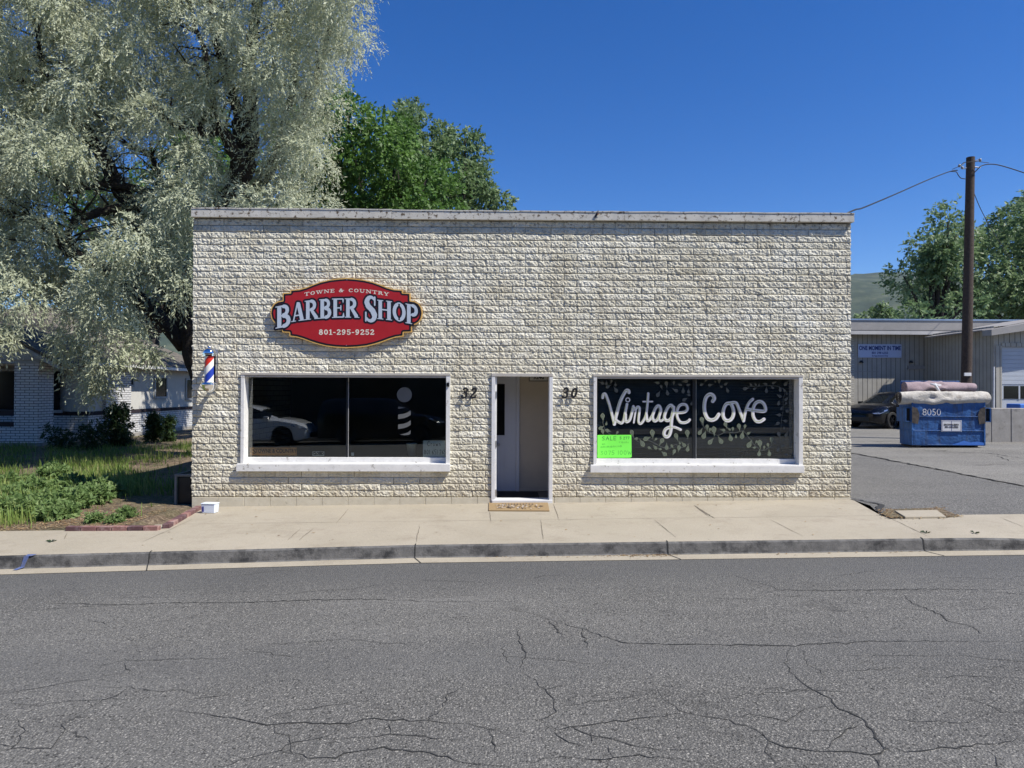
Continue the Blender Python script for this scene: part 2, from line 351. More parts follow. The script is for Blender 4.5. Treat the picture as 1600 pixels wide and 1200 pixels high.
M['stripe'] = stripemat()

# ------------------------------------------------------------------ mesh helpers
ROOT = {}
def link(name, me, mats, parent=None):
    o = bpy.data.objects.new(name, me); COL.objects.link(o)
    for m in (mats if isinstance(mats, (list, tuple)) else [mats]): me.materials.append(M[m] if isinstance(m, str) else m)
    if parent is not None: o.parent = parent
    return o
def tag(o, label=None, cat=None, group=None, kind=None):
    if label: o['label'] = label
    if cat: o['category'] = cat
    if group: o['group'] = group
    if kind: o['kind'] = kind
    return o
def thing(name, loc, label, cat, group=None, rz=0):
    o = bpy.data.objects.new(name, None); COL.objects.link(o); o.location = loc; o.rotation_euler.z = rz
    o.empty_display_size = .2
    ROOT[o] = np.array(loc, float)
    return tag(o, label, cat, group)
def rootof(p):
    b = np.zeros(3)
    while p is not None:
        if p in ROOT: return ROOT[p]
        p = p.parent
    return b
def mesh_np(name, V, F, mats, parent=None, smooth=False, mi=None, attr=None, local=False, quad=True):
    """V (n,3) world coordinates, F list or (m,k) array"""
    V = np.asarray(V, float)
    if parent is None: b = np.array([(V[:, 0].min()+V[:, 0].max())/2, (V[:, 1].min()+V[:, 1].max())/2, V[:, 2].min()])
    else: b = np.zeros(3) if local else rootof(parent)
    V = V-b
    me = bpy.data.meshes.new(name)
    if isinstance(F, np.ndarray):
        k = F.shape[1]; me.vertices.add(len(V)); me.vertices.foreach_set('co', V.astype(np.float32).ravel())
        me.loops.add(F.size); me.loops.foreach_set('vertex_index', F.astype(np.int32).ravel())
        me.polygons.add(len(F)); me.polygons.foreach_set('loop_start', np.arange(0, F.size, k, dtype=np.int32))
        me.polygons.foreach_set('loop_total', np.full(len(F), k, np.int32))
    else:
        me.from_pydata([tuple(v) for v in V], [], F)
    if mi is not None: me.polygons.foreach_set('material_index', np.asarray(mi, np.int32))
    me.polygons.foreach_set('use_smooth', np.full(len(me.polygons), bool(smooth)))
    if attr is not None:
        a = me.attributes.new(attr[0], 'FLOAT', 'POINT'); a.data.foreach_set('value', np.asarray(attr[1], np.float32))
    me.update(); me.validate()
    o = link(name, me, mats, parent)
    if parent is None: o.location = b; ROOT[o] = b
    return o
class MB:
    def __init__(s): s.v = []; s.f = []; s.m = []
    def add(s, vs, fs, mi=0, mat=None):
        b = len(s.v)
        for v in vs: s.v.append(tuple(mat @ Vector(v)) if mat is not None else tuple(v))
        for f in fs: s.f.append([b+i for i in f]); s.m.append(mi)
        return s
    def box(s, x0, x1, y0, y1, z0, z1, mi=0, mat=None):
        v = [(x0, y0, z0), (x1, y0, z0), (x1, y1, z0), (x0, y1, z0), (x0, y0, z1), (x1, y0, z1), (x1, y1, z1), (x0, y1, z1)]
        return s.add(v, [(0, 3, 2, 1), (4, 5, 6, 7), (0, 1, 5, 4), (1, 2, 6, 5), (2, 3, 7, 6), (3, 0, 4, 7)], mi, mat)
    def prism_y(s, poly, y0, y1, mi=0):   # polygon in x,z ; counter-clockwise seen from -y
        n = len(poly)
        v = [(x, y0, z) for x, z in poly]+[(x, y1, z) for x, z in poly]
        f = [tuple(range(n)), tuple(range(2*n-1, n-1, -1))]+[(i+n, (i+1) % n+n, (i+1) % n, i) for i in range(n)]
        return s.add(v, f, mi)
    def prism_x(s, poly, x0, x1, mi=0):   # polygon in y,z
        n = len(poly)
        v = [(x0, y, z) for y, z in poly]+[(x1, y, z) for y, z in poly]
        f = [tuple(range(n)), tuple(range(2*n-1, n-1, -1))]+[(i, i+n, (i+1) % n+n, (i+1) % n) for i in range(n)]
        return s.add(v, f, mi)
    def tube(s, pts, r, n=8, mi=0, caps=True):
        pts = [Vector(p) for p in pts]; rs = r if isinstance(r, (list, tuple)) else [r]*len(pts)
        b = len(s.v); up = Vector((.13, .21, 1)).normalized(); 
        for i, p in enumerate(pts):
            d = (pts[min(i+1, len(pts)-1)]-pts[max(i-1, 0)]).normalized()
            if abs(d.dot(up)) > .95: a = d.cross(Vector((1, .1, 0))).normalized()
            else: a = d.cross(up).normalized()
            c = d.cross(a)
            for k in range(n):
                t = 2*math.pi*k/n; s.v.append(tuple(p+rs[i]*(math.cos(t)*a+math.sin(t)*c)))
        for i in range(len(pts)-1):
            for k in range(n):
                k2 = (k+1) % n; s.f.append([b+i*n+k, b+i*n+k2, b+(i+1)*n+k2, b+(i+1)*n+k]); s.m.append(mi)
        if caps:
            s.f.append([b+k for k in range(n)][::-1]); s.m.append(mi)
            s.f.append([b+(len(pts)-1)*n+k for k in range(n)]); s.m.append(mi)
        return s
    def lathe(s, prof, c, n=24, mi=0):    # profile (r,z) around vertical axis at c
        b = len(s.v)
        for r, z in prof:
            for k in range(n):
                t = 2*math.pi*k/n; s.v.append((c[0]+r*math.cos(t), c[1]+r*math.sin(t), c[2]+z))
        for i in range(len(prof)-1):
            for k in range(n):
                k2 = (k+1) % n; s.f.append([b+i*n+k, b+i*n+k2, b+(i+1)*n+k2, b+(i+1)*n+k]); s.m.append(mi)
        return s
    def build(s, name, mats, parent=None, smooth=False, bevel=0, local=False):
        o = mesh_np(name, np.array(s.v), s.f, mats, parent, smooth, s.m, local=local)
        if bevel:
            b = o.modifiers.new('bevel', 'BEVEL'); b.width = bevel; b.segments = 2; b.limit_method = 'ANGLE'; b.angle_limit = rad(35)
        return o
def shade_auto(o, ang=35):
    me = o.data
    me.polygons.foreach_set('use_smooth', np.full(len(me.polygons), True)); me.set_sharp_from_angle(angle=rad(ang))
    return o
def copy_tree(o, parent=None):
    c = o.copy(); COL.objects.link(c); c.parent = parent
    for ch in o.children: copy_tree(ch, c)
    return c

# distance-field shapes: lettering, outlines, leaves
def seg_d(X, Z, a, b):
    ax, az = a; bx, bz = b; dx, dz = bx-ax, bz-az; L = dx*dx+dz*dz+1e-12
    t = np.clip(((X-ax)*dx+(Z-az)*dz)/L, 0, 1)
    return np.hypot(X-ax-t*dx, Z-az-t*dz), t
def strokes_field(X, Z, prims):
    D = np.full(X.shape, 1e9)
    for w, pts in prims:
        for i in range(len(pts)-1):
            d, t = seg_d(X, Z, pts[i], pts[i+1])
            if isinstance(w, tuple): 
                n = len(pts)-1; ww = w[0]+(w[1]-w[0])*((i+t)/n)
            else: ww = w
            D = np.minimum(D, d-ww/2)
    return D
def poly_field(X, Z, P):   # signed: negative inside
    D = np.full(X.shape, 1e9); inside = np.zeros(X.shape, bool); n = len(P)
    for i in range(n):
        a, b = P[i], P[(i+1) % n]
        d, _ = seg_d(X, Z, a, b); D = np.minimum(D, d)
        if a[1] != b[1]:
            c = ((a[1] > Z) != (b[1] > Z)) & (X < (b[0]-a[0])*(Z-a[1])/(b[1]-a[1])+a[0]); inside ^= c
    return np.where(inside, -D, D)
def field_faces(D, xs, zs, level, place, V, F):
    """polygons of D<level on the grid; place(x,z)->(X,Y,Z)"""
    I = D < level; nz, nx = D.shape
    full = I[:-1, :-1] & I[1:, :-1] & I[:-1, 1:] & I[1:, 1:]
    anyc = (I[:-1, :-1] | I[1:, :-1] | I[:-1, 1:] | I[1:, 1:]) & ~full
    for j in range(nz-1):
        row = full[j]; i = 0
        idx = np.flatnonzero(np.diff(np.concatenate(([0], row.astype(int), [0]))))
        for a, b in zip(idx[::2], idx[1::2]):
            k0 = a
            while k0 < b:
                k1 = min(b, k0+24)
                n = len(V); V += [place(xs[k0], zs[j]), place(xs[k1], zs[j]), place(xs[k1], zs[j+1]), place(xs[k0], zs[j+1])]
                F.append([n, n+1, n+2, n+3]); k0 = k1
    for j, i in zip(*np.nonzero(anyc)):
        c = [(xs[i], zs[j], D[j, i]-level), (xs[i+1], zs[j], D[j, i+1]-level), (xs[i+1], zs[j+1], D[j+1, i+1]-level), (xs[i], zs[j+1], D[j+1, i]-level)]
        out = []
        for k in range(4):
            p, q = c[k], c[(k+1) % 4]
            if p[2] < 0: out.append((p[0], p[1]))
            if (p[2] < 0) != (q[2] < 0):
                t = p[2]/(p[2]-q[2]); out.append((p[0]+t*(q[0]-p[0]), p[1]+t*(q[1]-p[1])))
        if len(out) >= 3:
            n = len(V); V += [place(*o) for o in out]; F.append(list(range(n, n+len(out))))
def field_mesh(name, func, bounds, cell, level, place, mats, parent=None):
    x0, x1, z0, z1 = bounds
    xs = np.linspace(x0, x1, max(2, int((x1-x0)/cell)+1)); zs = np.linspace(z0, z1, max(2, int((z1-z0)/cell)+1))
    X, Z = np.meshgrid(xs, zs); V = []; F = []
    field_faces(func(X, Z), xs, zs, level, place, V, F)
    return mesh_np(name, np.array(V), F, mats, parent)

def arc(cx, cz, rx, rz, a0, a1, n=12):
    return [(cx+rx*math.cos(rad(a0+(a1-a0)*i/n)), cz+rz*math.sin(rad(a0+(a1-a0)*i/n))) for i in range(n+1)]
T, t_ = .20, .085      # thick and thin strokes of the serif letters
def stem(x, w=T, sl=.16): return [(w, [(x, w/2), (x, 1-w/2)]), (.06, [(x-sl, .03), (x+sl, .03)]), (.06, [(x-sl, .97), (x+sl, .97)])]
G = {
 'B': (.74, stem(.17)+[(t_, [(.2, .96), (.38, .96)]), (t_, [(.2, .53), (.4, .53)]), (t_, [(.2, .04), (.4, .04)]), (.17, arc(.37, .745, .17, .19, 90, -90)), (.19, arc(.39, .285, .21, .22, 90, -90))]),
 'A': (.80, [(t_, [(.13, .04), (.37, .95)]), (T, [(.43, .88), (.64, .1)]), (t_, [(.2, .3), (.58, .3)]), (.06, [(.0, .03), (.26, .03)]), (.06, [(.46, .03), (.8, .03)])]),
 'R': (.80, stem(.17)+[(t_, [(.2, .96), (.38, .96)]), (t_, [(.2, .5), (.38, .5)]), (.18, arc(.37, .73, .18, .21, 90, -90)), ((.16, .2), [(.38, .48), (.64, .1)]), (.06, [(.56, .03), (.8, .03)])]),
 'E': (.68, stem(.17)+[(.08, [(.2, .96), (.58, .96)]), (.08, [(.2, .51), (.46, .51)]), (.08, [(.2, .04), (.6, .04)]), ((.05, .10), [(.6, .78), (.6, .93)]), (.07, [(.48, .40), (.48, .62)]), ((.05, .12), [(.63, .24), (.62, .07)])]),
 'S': (.64, [((.10, .2), arc(.33, .74, .2, .21, 40, 180)), ((.2, .22), [(.13, .74), (.2, .6), (.42, .44), (.5, .3)]), ((.2, .09), arc(.3, .25, .21, .2, 10, -150)), (.07, [(.52, .66), (.52, .96)]), (.07, [(.08, .04), (.08, .36)])]),
 'H': (.88, stem(.17)+stem(.69)+[(t_, [(.2, .51), (.66, .51)])]),
 'O': (.78, [(.19, arc(.39, .5, .27, .40, 120, 240)), (.19, arc(.39, .5, .27, .40, 60, -60)), (t_, arc(.39, .5, .28, .455, 0, 360, 30))]),
 'P': (.72, stem(.17)+[(t_, [(.2, .96), (.38, .96)]), (t_, [(.2, .46), (.38, .46)]), (.18, arc(.38, .71, .19, .23, 90, -90))]),
 'T': (.78, stem(.38)+[(.08, [(.03, .96), (.73, .96)]), ((.05, .1), [(.03, .74), (.03, .93)]), ((.05, .1), [(.73, .74), (.73, .93)])]),
 'W': (1.1, [(T, [(.15, .9), (.35, .08)]), (t_, [(.38, .05), (.55, .9)]), (T, [(.55, .9), (.74, .08)]), (t_, [(.77, .05), (.97, .95)]), (.06, [(0, .97), (.32, .97)]), (.06, [(.4, .97), (.68, .97)]), (.06, [(.85, .97), (1.08, .97)])]),
 'N': (.9, [(t_, [(.16, .04), (.16, .95)]), (T, [(.2, .88), (.68, .1)]), (t_, [(.72, .05), (.72, .95)]), (.06, [(0, .97), (.28, .97)]), (.06, [(.03, .03), (.3, .03)]), (.06, [(.58, .97), (.88, .97)])]),
 'C': (.74, [(.19, arc(.4, .5, .27, .40, 125, 235)), (t_, arc(.4, .5, .28, .455, 50, 310, 24)), (.07, [(.62, .68), (.62, .96)]), (.06, [(.62, .1), (.62, .25)])]),
 'U': (.86, [(T, [(.17, .95), (.17, .35)]), ((.2, t_), arc(.42, .32, .25, .28, 180, 360)), (t_, [(.67, .32), (.67, .95)]), (.06, [(0, .97), (.34, .97)]), (.06, [(.54, .97), (.82, .97)])]),
 'Y': (.8, [(T, [(.14, .9), (.4, .42)]), (t_, [(.42, .42), (.66, .94)]), (T, [(.4, .42), (.4, .1)]), (.06, [(0, .97), (.32, .97)]), (.06, [(.54, .97), (.8, .97)]), (.06, [(.24, .03), (.56, .03)])]),
 '&': (.9, [(.11, arc(.38, .78, .13, .16, 300, -60)), (.17, [(.27, .68), (.62, .1)]), (.14, arc(.33, .27, .22, .22, 100, 330)), (.09, [(.5, .13), (.7, .5)]), (.06, [(.55, .52), (.85, .52)])]),
 '8': (.62, [(.13, arc(.31, .74, .17, .19, 0, 360, 20)), (.15, arc(.31, .28, .21, .22, 0, 360, 20))]),
 '0': (.62, [(.15, arc(.31, .5, .2, .40, 120, 240)), (.15, arc(.31, .5, .2, .40, 60, -60)), (.08, arc(.31, .5, .2, .43, 0, 360, 24))]),
 '1': (.48, [(.17, [(.26, .1), (.26, .92)]), (.07, [(.08, .8), (.26, .95)]), (.07, [(.06, .03), (.46, .03)])]),
 '2': (.6, [((.14, .16), arc(.29, .72, .19, .21, 160, -20)), ((.15, .09), [(.47, .65), (.08, .1)]), (.14, [(.1, .07), (.5, .07)]), (.06, [(.54, .07), (.56, .22)])]),
 '9': (.62, [(.14, arc(.3, .68, .19, .25, 0, 360, 22)), ((.14, .1), [(.49, .68), (.46, .3), (.34, .1), (.15, .05)]), (.1, [(.12, .1), (.16, .16)])]),
 '5': (.6, [(.13, [(.14, .92), (.5, .92)]), (.08, [(.13, .92), (.11, .52)]), ((.1, .16), arc(.28, .31, .22, .26, 130, -10)), ((.16, .1), arc(.28, .31, .22, .26, -10, -150)), ]),
 '3': (.6, [((.13, .13), arc(.28, .74, .19, .2, 150, -70)), ((.14, .14), arc(.28, .29, .23, .25, 80, -150)), (.08, [(.22, .53), (.34, .53)])]),
 '-': (.42, [(.11, [(.08, .42), (.32, .42)])]), ' ': (.4, [])}
def layout(txt, gap=.06, glyphs=None):
    glyphs = glyphs or G; out = []; x = 0
    for ch in txt:
        w, pr = glyphs[ch]
        out += [(ww, [(px+x, pz) for px, pz in pts]) for ww, pts in pr]; x += w+gap
    return out, x-gap
def strip_text(name, txt, body, size, mat, parent, center, y, bold=0.0, sx=1.0, rot=None, align='CENTER', extr=.0008):
    """plain block letters with Blender's built-in face, facing -y, as a mesh"""
    c = bpy.data.curves.new(name, 'FONT'); c.body = body; c.size = size; c.align_x = align; c.align_y = 'CENTER'
    c.offset = bold; c.extrude = extr; c.resolution_u = 3
    tmp = bpy.data.objects.new('tmp', c); COL.objects.link(tmp)
    dg = bpy.context.evaluated_depsgraph_get(); me = bpy.data.meshes.new_from_object(tmp.evaluated_get(dg))
    bpy.data.objects.remove(tmp); bpy.data.curves.remove(c)
    n = len(me.vertices); co = np.zeros(n*3, np.float32); me.vertices.foreach_get('co', co); co = co.reshape(-1, 3)
    V = np.stack([co[:, 0]*sx+center[0], y-co[:, 2], co[:, 1]+center[1]], 1)
    if rot is not None: V = rot(V)
    V = V-rootof(parent); me.vertices.foreach_set('co', V.astype(np.float32).ravel()); me.name = name
    me.materials.clear(); me.update()
    return link(name, me, mat, parent)
# ================================================================== GROUND
def Gz(x): return -.09+.012*max(-20, min(20, x))
def yc(x): return -2.93+.062*max(-10, min(0, x+1.3))
def yard_z(x, y): return Gz(x)+.0*y
def lot_z(x, y): return Gz(x)+.0065*max(0, min(25, y+1.45))
def sheet(name, xs, ys, zf, mat, kind='structure', parent=None, mats=None, mif=None):
    V = [(x, y, zf(x, y)) for y in ys for x in xs]; n = len(xs)
    F = np.array([(j*n+i, j*n+i+1, (j+1)*n+i+1, (j+1)*n+i) for j in range(len(ys)-1) for i in range(n-1)])
    o = mesh_np(name, np.array(V), F, mats or mat, parent); tag(o, kind=kind); return o
sheet('ground', [-2500, -150, 150, 2500], [-2500, -150, 150, 3000], lambda x, y: -.75, 'dirt')

def jag(pts, step, amp):
    out = []
    for i in range(len(pts)-1):
        a, b = np.array(pts[i]), np.array(pts[i+1]); L = np.hypot(*(b-a)); n = max(1, int(L/step)); nrm = np.array([-(b-a)[1], (b-a)[0]])/max(L, 1e-6)
        for k in range(n):
            out.append(a+(b-a)*k/n+(nrm*rng.normal()*amp if k else 0))
    out.append(np.array(pts[-1])); return out
def ribbon(mb, pts, w, zf, mi, lift=.004, step=.06, amp=.012, taper=True, vary=.35):
    P = jag(pts, step, amp); b = len(mb.v); n = len(P)
    for i, p in enumerate(P):
        d = P[min(i+1, n-1)]-P[max(i-1, 0)]; d = d/max(np.hypot(*d), 1e-6); nn = np.array([-d[1], d[0]])
        k = w/2*(1+rng.uniform(-vary, vary))*(min(1, .25+2*min(i, n-1-i)/max(n-1, 1)) if taper else 1)
        for s in (1, -1):
            q = p+s*nn*k; mb.v.append((q[0], q[1], zf(q[0], q[1])+lift))
    for i in range(n-1):
        mb.f.append([b+2*i, b+2*i+1, b+2*i+3, b+2*i+2]); mb.m.append(mi)
def upward(mb, start):   # make ribbon faces point up
    for k in range(start, len(mb.f)):
        f = mb.f[k]; a, b, c = (np.array(mb.v[i]) for i in f[:3])
        if np.cross(b-a, c-a)[2] < 0: mb.f[k] = f[::-1]
def road_z(x, y): return Gz(x)-.150
road = MB()
xs = [-150, -20, -13]+[x*.5 for x in range(-24, 25)]+[20, 150]
for i in range(len(xs)-1):
    a, b = xs[i], xs[i+1]
    road.add([(a, -16.4, road_z(a, 0)), (b, -16.4, road_z(b, 0)), (b, yc(b)-.235, road_z(b, 0)), (a, yc(a)-.235, road_z(a, 0))], [(0, 1, 2, 3)], 0)
nroad = len(road.f)
def onroad(cx, cy, right): 
    p = U((800 if right else 0)+cx/2, 840+cy/2, 2, -.235); 
    p = U((800 if right else 0)+cx/2, 840+cy/2, 2, road_z(p[0], 0)); return (p[0], p[1])
CR_L = [[(30,232),(230,218),(400,208),(560,203),(770,203),(950,196),(1160,193),(1350,200),(1600,200)],
 [(550,540),(650,553),(790,578),(860,585),(930,580),(1030,583),(1090,583),(1170,565),(1230,572),(1310,572),(1400,582),(1490,590),(1530,600),(1600,618)],
 [(860,585),(905,635),(920,680)], [(1460,465),(1400,490),(1385,530),(1370,550),(1310,575)],
 [(690,720),(780,690),(880,665),(920,640),(1010,625),(1060,600),(1030,583)], [(1010,630),(1150,625),(1220,615),(1300,620),(1440,632),(1490,615),(1530,600)],
 [(880,665),(960,690),(1050,690),(1110,670),(1200,655),(1290,670),(1400,685),(1450,705),(1530,712),(1600,718)],
 [(50,560),(80,605),(35,660),(160,660),(185,625),(205,600),(190,585),(290,530),(275,510)], [(205,600),(290,640)], [(280,405),(390,385),(550,380),(730,378)],
 [(1530,600),(1555,680)], [(290,530),(400,470)], [(1580,340),(1575,370),(1600,400)], [(0,645),(35,655)], [(1220,615),(1225,575)], [(150,205),(420,210)], [(400,425),(390,390)]]
CR_R = [[(0,225),(40,232),(110,255),(220,285),(280,310),(360,330),(500,335),(700,335),(860,338),(1000,330),(1160,325),(1400,325),(1600,325)],
 [(870,345),(860,400),(890,440),(930,470),(1000,505),(1010,525),(1070,555),(1110,590),(1150,640),(1165,662),(1120,680),(1060,670),(960,670),(850,655),(800,635),(760,600),(680,570),(600,560),(520,540),(470,500),(450,465)],
 [(1165,662),(1260,670),(1340,655),(1390,660),(1450,645),(1520,645),(1580,628),(1610,628)], [(905,350),(920,395),(965,415),(970,450)],
 [(520,548),(400,565),(300,578),(200,590),(130,605)], [(30,420),(80,455),(120,495),(140,545),(90,570),(0,568)],
 [(90,570),(200,600),(250,620),(330,635),(400,655),(470,665),(600,660)], [(1070,580),(1010,630),(975,665)], [(1110,590),(1000,605),(870,600)],
 [(680,565),(740,552),(790,560),(860,575),(900,545),(1000,530)], [(1225,180),(1265,210),(1340,240),(1360,260),(1440,280),(1475,305)],
 [(700,120),(770,140),(840,165),(1000,165),(1200,163),(1400,162),(1600,160)], [(0,712),(100,690),(160,685),(260,695),(400,680),(520,690),(640,720)],
 [(1150,560),(1250,575),(1400,580),(1450,565)], [(1380,500),(1480,520),(1530,548),(1610,550)], [(800,635),(790,670),(830,720)], [(1120,680),(1150,720)],
 [(20,290),(25,330),(45,360),(25,410)], [(220,285),(235,345)], [(110,255),(165,315)], [(1510,680),(1520,720)], [(1380,655),(1400,680)], [(300,650),(320,690)], [(245,610),(250,645)], [(130,605),(160,630),(230,655)]]
for lst, rt in ((CR_L, 0), (CR_R, 1)):
    for k, c in enumerate(lst):
        pts = [onroad(a, b, rt) for a, b in c]
        wd = .009 if (rt and k in (1, 2, 4)) or (not rt and k in (1, 6)) else .0055
        if pts[0][1] > -5.5: wd = .010
        ribbon(road, pts, wd, road_z, 1, step=.045, amp=.011, vary=.5)
for k in range(46):   # short hairline cracks
    x, y = rng.uniform(-5, 5), rng.uniform(-7.6, -3.6); a = rng.uniform(-.5, .5); L = rng.uniform(.2, .9)
    ribbon(road, [(x, y), (x+L*math.cos(a), y+L*math.sin(a))], .005, road_z, 1, step=.05, amp=.012)
upward(road, nroad)
o = road.build('road', ['road', 'crack']); tag(o, kind='structure')

# curb and gutter
prof = [(.07, 0.0, 0), (.035, -.004, 0), (.012, -.022, 1), (-.012, -.128, 1), (-.03, -.140, 1), (-.235, -.146, 0)]
xs = [-150, -60, -20]+list(np.arange(-12, 12.01, .12))+[20, 150]
def cdrop(x): t = max(0, min(1, (x-5.0)/2.6)); return t*t*(3-2*t)*.095
cb = MB(); nb = 0
for x in xs:
    wob = (math.sin(x*2.1)+math.sin(x*5.3+1))*.0035
    for k, (dy, dz, m) in enumerate(prof):
        z = Gz(x)+dz
        if k < 3: z -= cdrop(x)
        elif k < 5: z = min(z, Gz(x)+dz)
        cb.v.append((x, yc(x)+dy+(wob if 1 < k < 5 else 0), z))
np_ = len(prof)
for i in range(len(xs)-1):
    for k in range(np_-1):
        cb.f.append([i*np_+k, i*np_+k+1, (i+1)*np_+k+1, (i+1)*np_+k]); cb.m.append(1 if 1 <= k <= 3 else 0)
nf = len(cb.f)
for px in (252, 650, 1041, 1438, 1640):
    x = U(px, 855, 2, -.15)[0]
    for k in range(np_-1):
        a, b = prof[k], prof[k+1]; e = .004
        sk = .03*(k >= 4)
        cb.add([(x-.007, yc(x)+a[0]-e, Gz(x)+a[1]+e-cdrop(x)*(k < 3)), (x+.007, yc(x)+a[0]-e, Gz(x)+a[1]+e-cdrop(x)*(k < 3)),
                (x+.007+sk*3, yc(x)+b[0]-e, Gz(x)+b[1]+e-cdrop(x)*(k < 2)), (x-.007+sk*3, yc(x)+b[0]-e, Gz(x)+b[1]+e-cdrop(x)*(k < 2))], [(0, 3, 2, 1)], 2)
# blue survey mark sprayed down the curb face
x = U(68, 872, 2, -.25)[0]
for a, b, w0, sh in (((.03, .001), (.01, -.015), .05, .03), ((.01, -.015), (-.012, -.128), .028, -.02), ((-.012, -.128), (-.09, -.143), .03, -.05)):
    cb.add([(x-w0+sh, yc(x)+a[0]-.006, Gz(x)+a[1]+.006), (x+w0+sh, yc(x)+a[0]-.006, Gz(x)+a[1]+.006),
            (x+w0*.7+sh-.03, yc(x)+b[0]-.006, Gz(x)+b[1]+.006), (x-w0*.7+sh-.03, yc(x)+b[0]-.006, Gz(x)+b[1]+.006)], [(0, 3, 2, 1)], 3)
o = cb.build('curb', ['walk', 'curbface', 'crack', 'bluespray']); tag(o, kind='structure')

# sidewalk slabs with joints
Yb = -1.45
px_, py_ = U(1388, 808, 2, -.02)[:2]; XR = px_
sw = MB()
xs = [-150, -20, -12]+list(np.arange(-8, 8.01, .25))+[12, 20, 150]
for i in range(len(xs)-1):
    a, b = xs[i], xs[i+1]
    for (y0, y1) in ((None, Yb),) if a >= -5.01 else ((None, -1.78),):
        sw.add([(a, yc(a)+.07, Gz(a)-cdrop(a)), (b, yc(b)+.07, Gz(b)-cdrop(b)), (b, -2.2, Gz(b)), (a, -2.2, Gz(a))], [(0, 1, 2, 3)], 0)
        sw.add([(a, -2.2, Gz(a)), (b, -2.2, Gz(b)), (b, y1, Gz(b)), (a, y1, Gz(a))], [(0, 1, 2, 3)], 0)
def wpt(px, py): p = U(px, py, 2, -.09); p = U(px, py, 2, Gz(p[0])); return (p[0], p[1])
EB, EC = wpt(247, 829), wpt(309, 796)
sw.add([(EB[0]+.02, Yb, Gz(EB[0])), (XR, Yb, Gz(XR)), (5.17, .05, Gz(5.17)), (-5.10, .05, Gz(-5.1)), (EC[0]-.02, EC[1], Gz(EC[0]))], [(0, 1, 2, 3, 4)], 0)
n0 = len(sw.f)
gz = lambda x, y: Gz(x)
ribbon(sw, [(EB[0], Yb+.0), (XR, Yb)], .007, gz, 1, step=.3, amp=.002, taper=False)
for a, b in (((466,845),(490,826)), ((100,843),(105,832)), ((650,848),(656,820)), ((849,843),(845,813)), ((874,813),(864,787)), ((767,815),(765,800)), ((1056,840),(1022,812)), ((1255,838),(1203,812)), ((1450,838),(1388,808)),
             ((1600,823),(1562,808)), ((1108,808),(1085,790)), ((525,818),(545,795)), ((220,848),(300,812)), ((470,826),(449,845))):
    ribbon(sw, [wpt(*a), wpt(*b)], .008, gz, 1, step=.1, amp=.003)
ribbon(sw, [wpt(1085, 790), wpt(1100, 800), wpt(1117, 810)], .03, gz, 1, step=.05, amp=.006)
for k in range(16):
    x, y = rng.uniform(-5, 6), rng.uniform(-2.6, -.3); a = rng.uniform(-.6, .6)
    ribbon(sw, [(x, y), (x+.3*math.cos(a), y+.3*math.sin(a))], .003, gz, 1, step=.04, amp=.012)
upward(sw, n0)
o = sw.build('sidewalk', ['walk', 'joint']); tag(o, kind='structure')

# parking lot
sx = np.concatenate([[5.13], np.arange(5.4, 20, .9), [150]]); sy = np.concatenate([[Yb], np.arange(-.6, 26, 1.5), [150]])
lt = MB()
p1 = U(1332, 713, 2, -.02); p2 = U(1600, 763, 2, .0)
seam = lambda x: p1[1]+(x-p1[0])*(p2[1]-p1[1])/(p2[0]-p1[0])
for i in range(len(sx)-1):
    for j in range(len(sy)-1):
        q = [(sx[i], sy[j]), (sx[i+1], sy[j]), (sx[i+1], sy[j+1]), (sx[i], sy[j+1])]
        if j == 0 and i == 0: q[0] = (XR-.0, Yb)
        lt.add([(x, y, lot_z(x, y)-.004+.0) for x, y in q], [(0, 1, 2, 3)], 0)
n0 = len(lt.f)
s0, s1 = seam(5.14), seam(14.0)
XS = 8.74
ox = np.concatenate([np.arange(XS, 20, .6), [20, 40, 150]]); oy = np.concatenate([[Yb+.0], np.arange(-.6, 26, 1.5), [150]])
for i in range(len(ox)-1):
    for j in range(len(oy)-1):
        lt.add([(x, y, lot_z(x, y)+.006) for x, y in ((ox[i], oy[j]), (ox[i+1], oy[j]), (ox[i+1], oy[j+1]), (ox[i], oy[j+1]))], [(0, 1, 2, 3)], 1)
n0 = len(lt.f)
ribbon(lt, [(XS, -1.4), (XS+.02, 4), (XS-.02, 10), (XS, 20)], .045, lot_z, 2, lift=.012, step=.13, amp=.035, vary=.9)
for c in ([(1420,700),(1480,706),(1545,708),(1600,716)], [(1500,727),(1600,726)], [(1380,700),(1430,694)], [(1450,702),(1500,705)], [(1560,712),(1575,720),(1600,722)], [(1340,690),(1405,688)]):
    q = []
    for a, b in c:
        p = U(a, b, 2, .03); p = U(a, b, 2, lot_z(p[0], p[1])); q.append((p[0], p[1]))
    ribbon(lt, q, .035, lot_z, 2, lift=.012, step=.12, amp=.03, vary=.7)
# broken slab edge beside the building corner
ribbon(lt, [(5.16, -.02), (5.3, -.55), (XR, Yb+.02)], .07, lot_z, 2, lift=.008, step=.07, amp=.015, vary=.6)
upward(lt, n0)
o = lt.build('parking_lot', ['lot', 'lotold', 'crack']); tag(o, kind='structure')

# yard on the left and behind the building
def yz(x, y):
    z = Gz(x)-.02
    if y > -1.7 and x < -5.2: z += .03*math.sin(x*1.7+1)*math.sin(y*1.3)+.03
    return z
sheet('yard', [-150, -60, -30]+list(np.arange(-20, -5.1, .4))+[-5.1, -4.75], [-1.80]+list(np.arange(-1.5, 20, .5))+[30, 60, 150], yz, 'dirt')
sheet('rear_yard', [-5.1, 0, 5.13], [.3, 40, 150], lambda x, y: Gz(x)-.03, 'dirt')
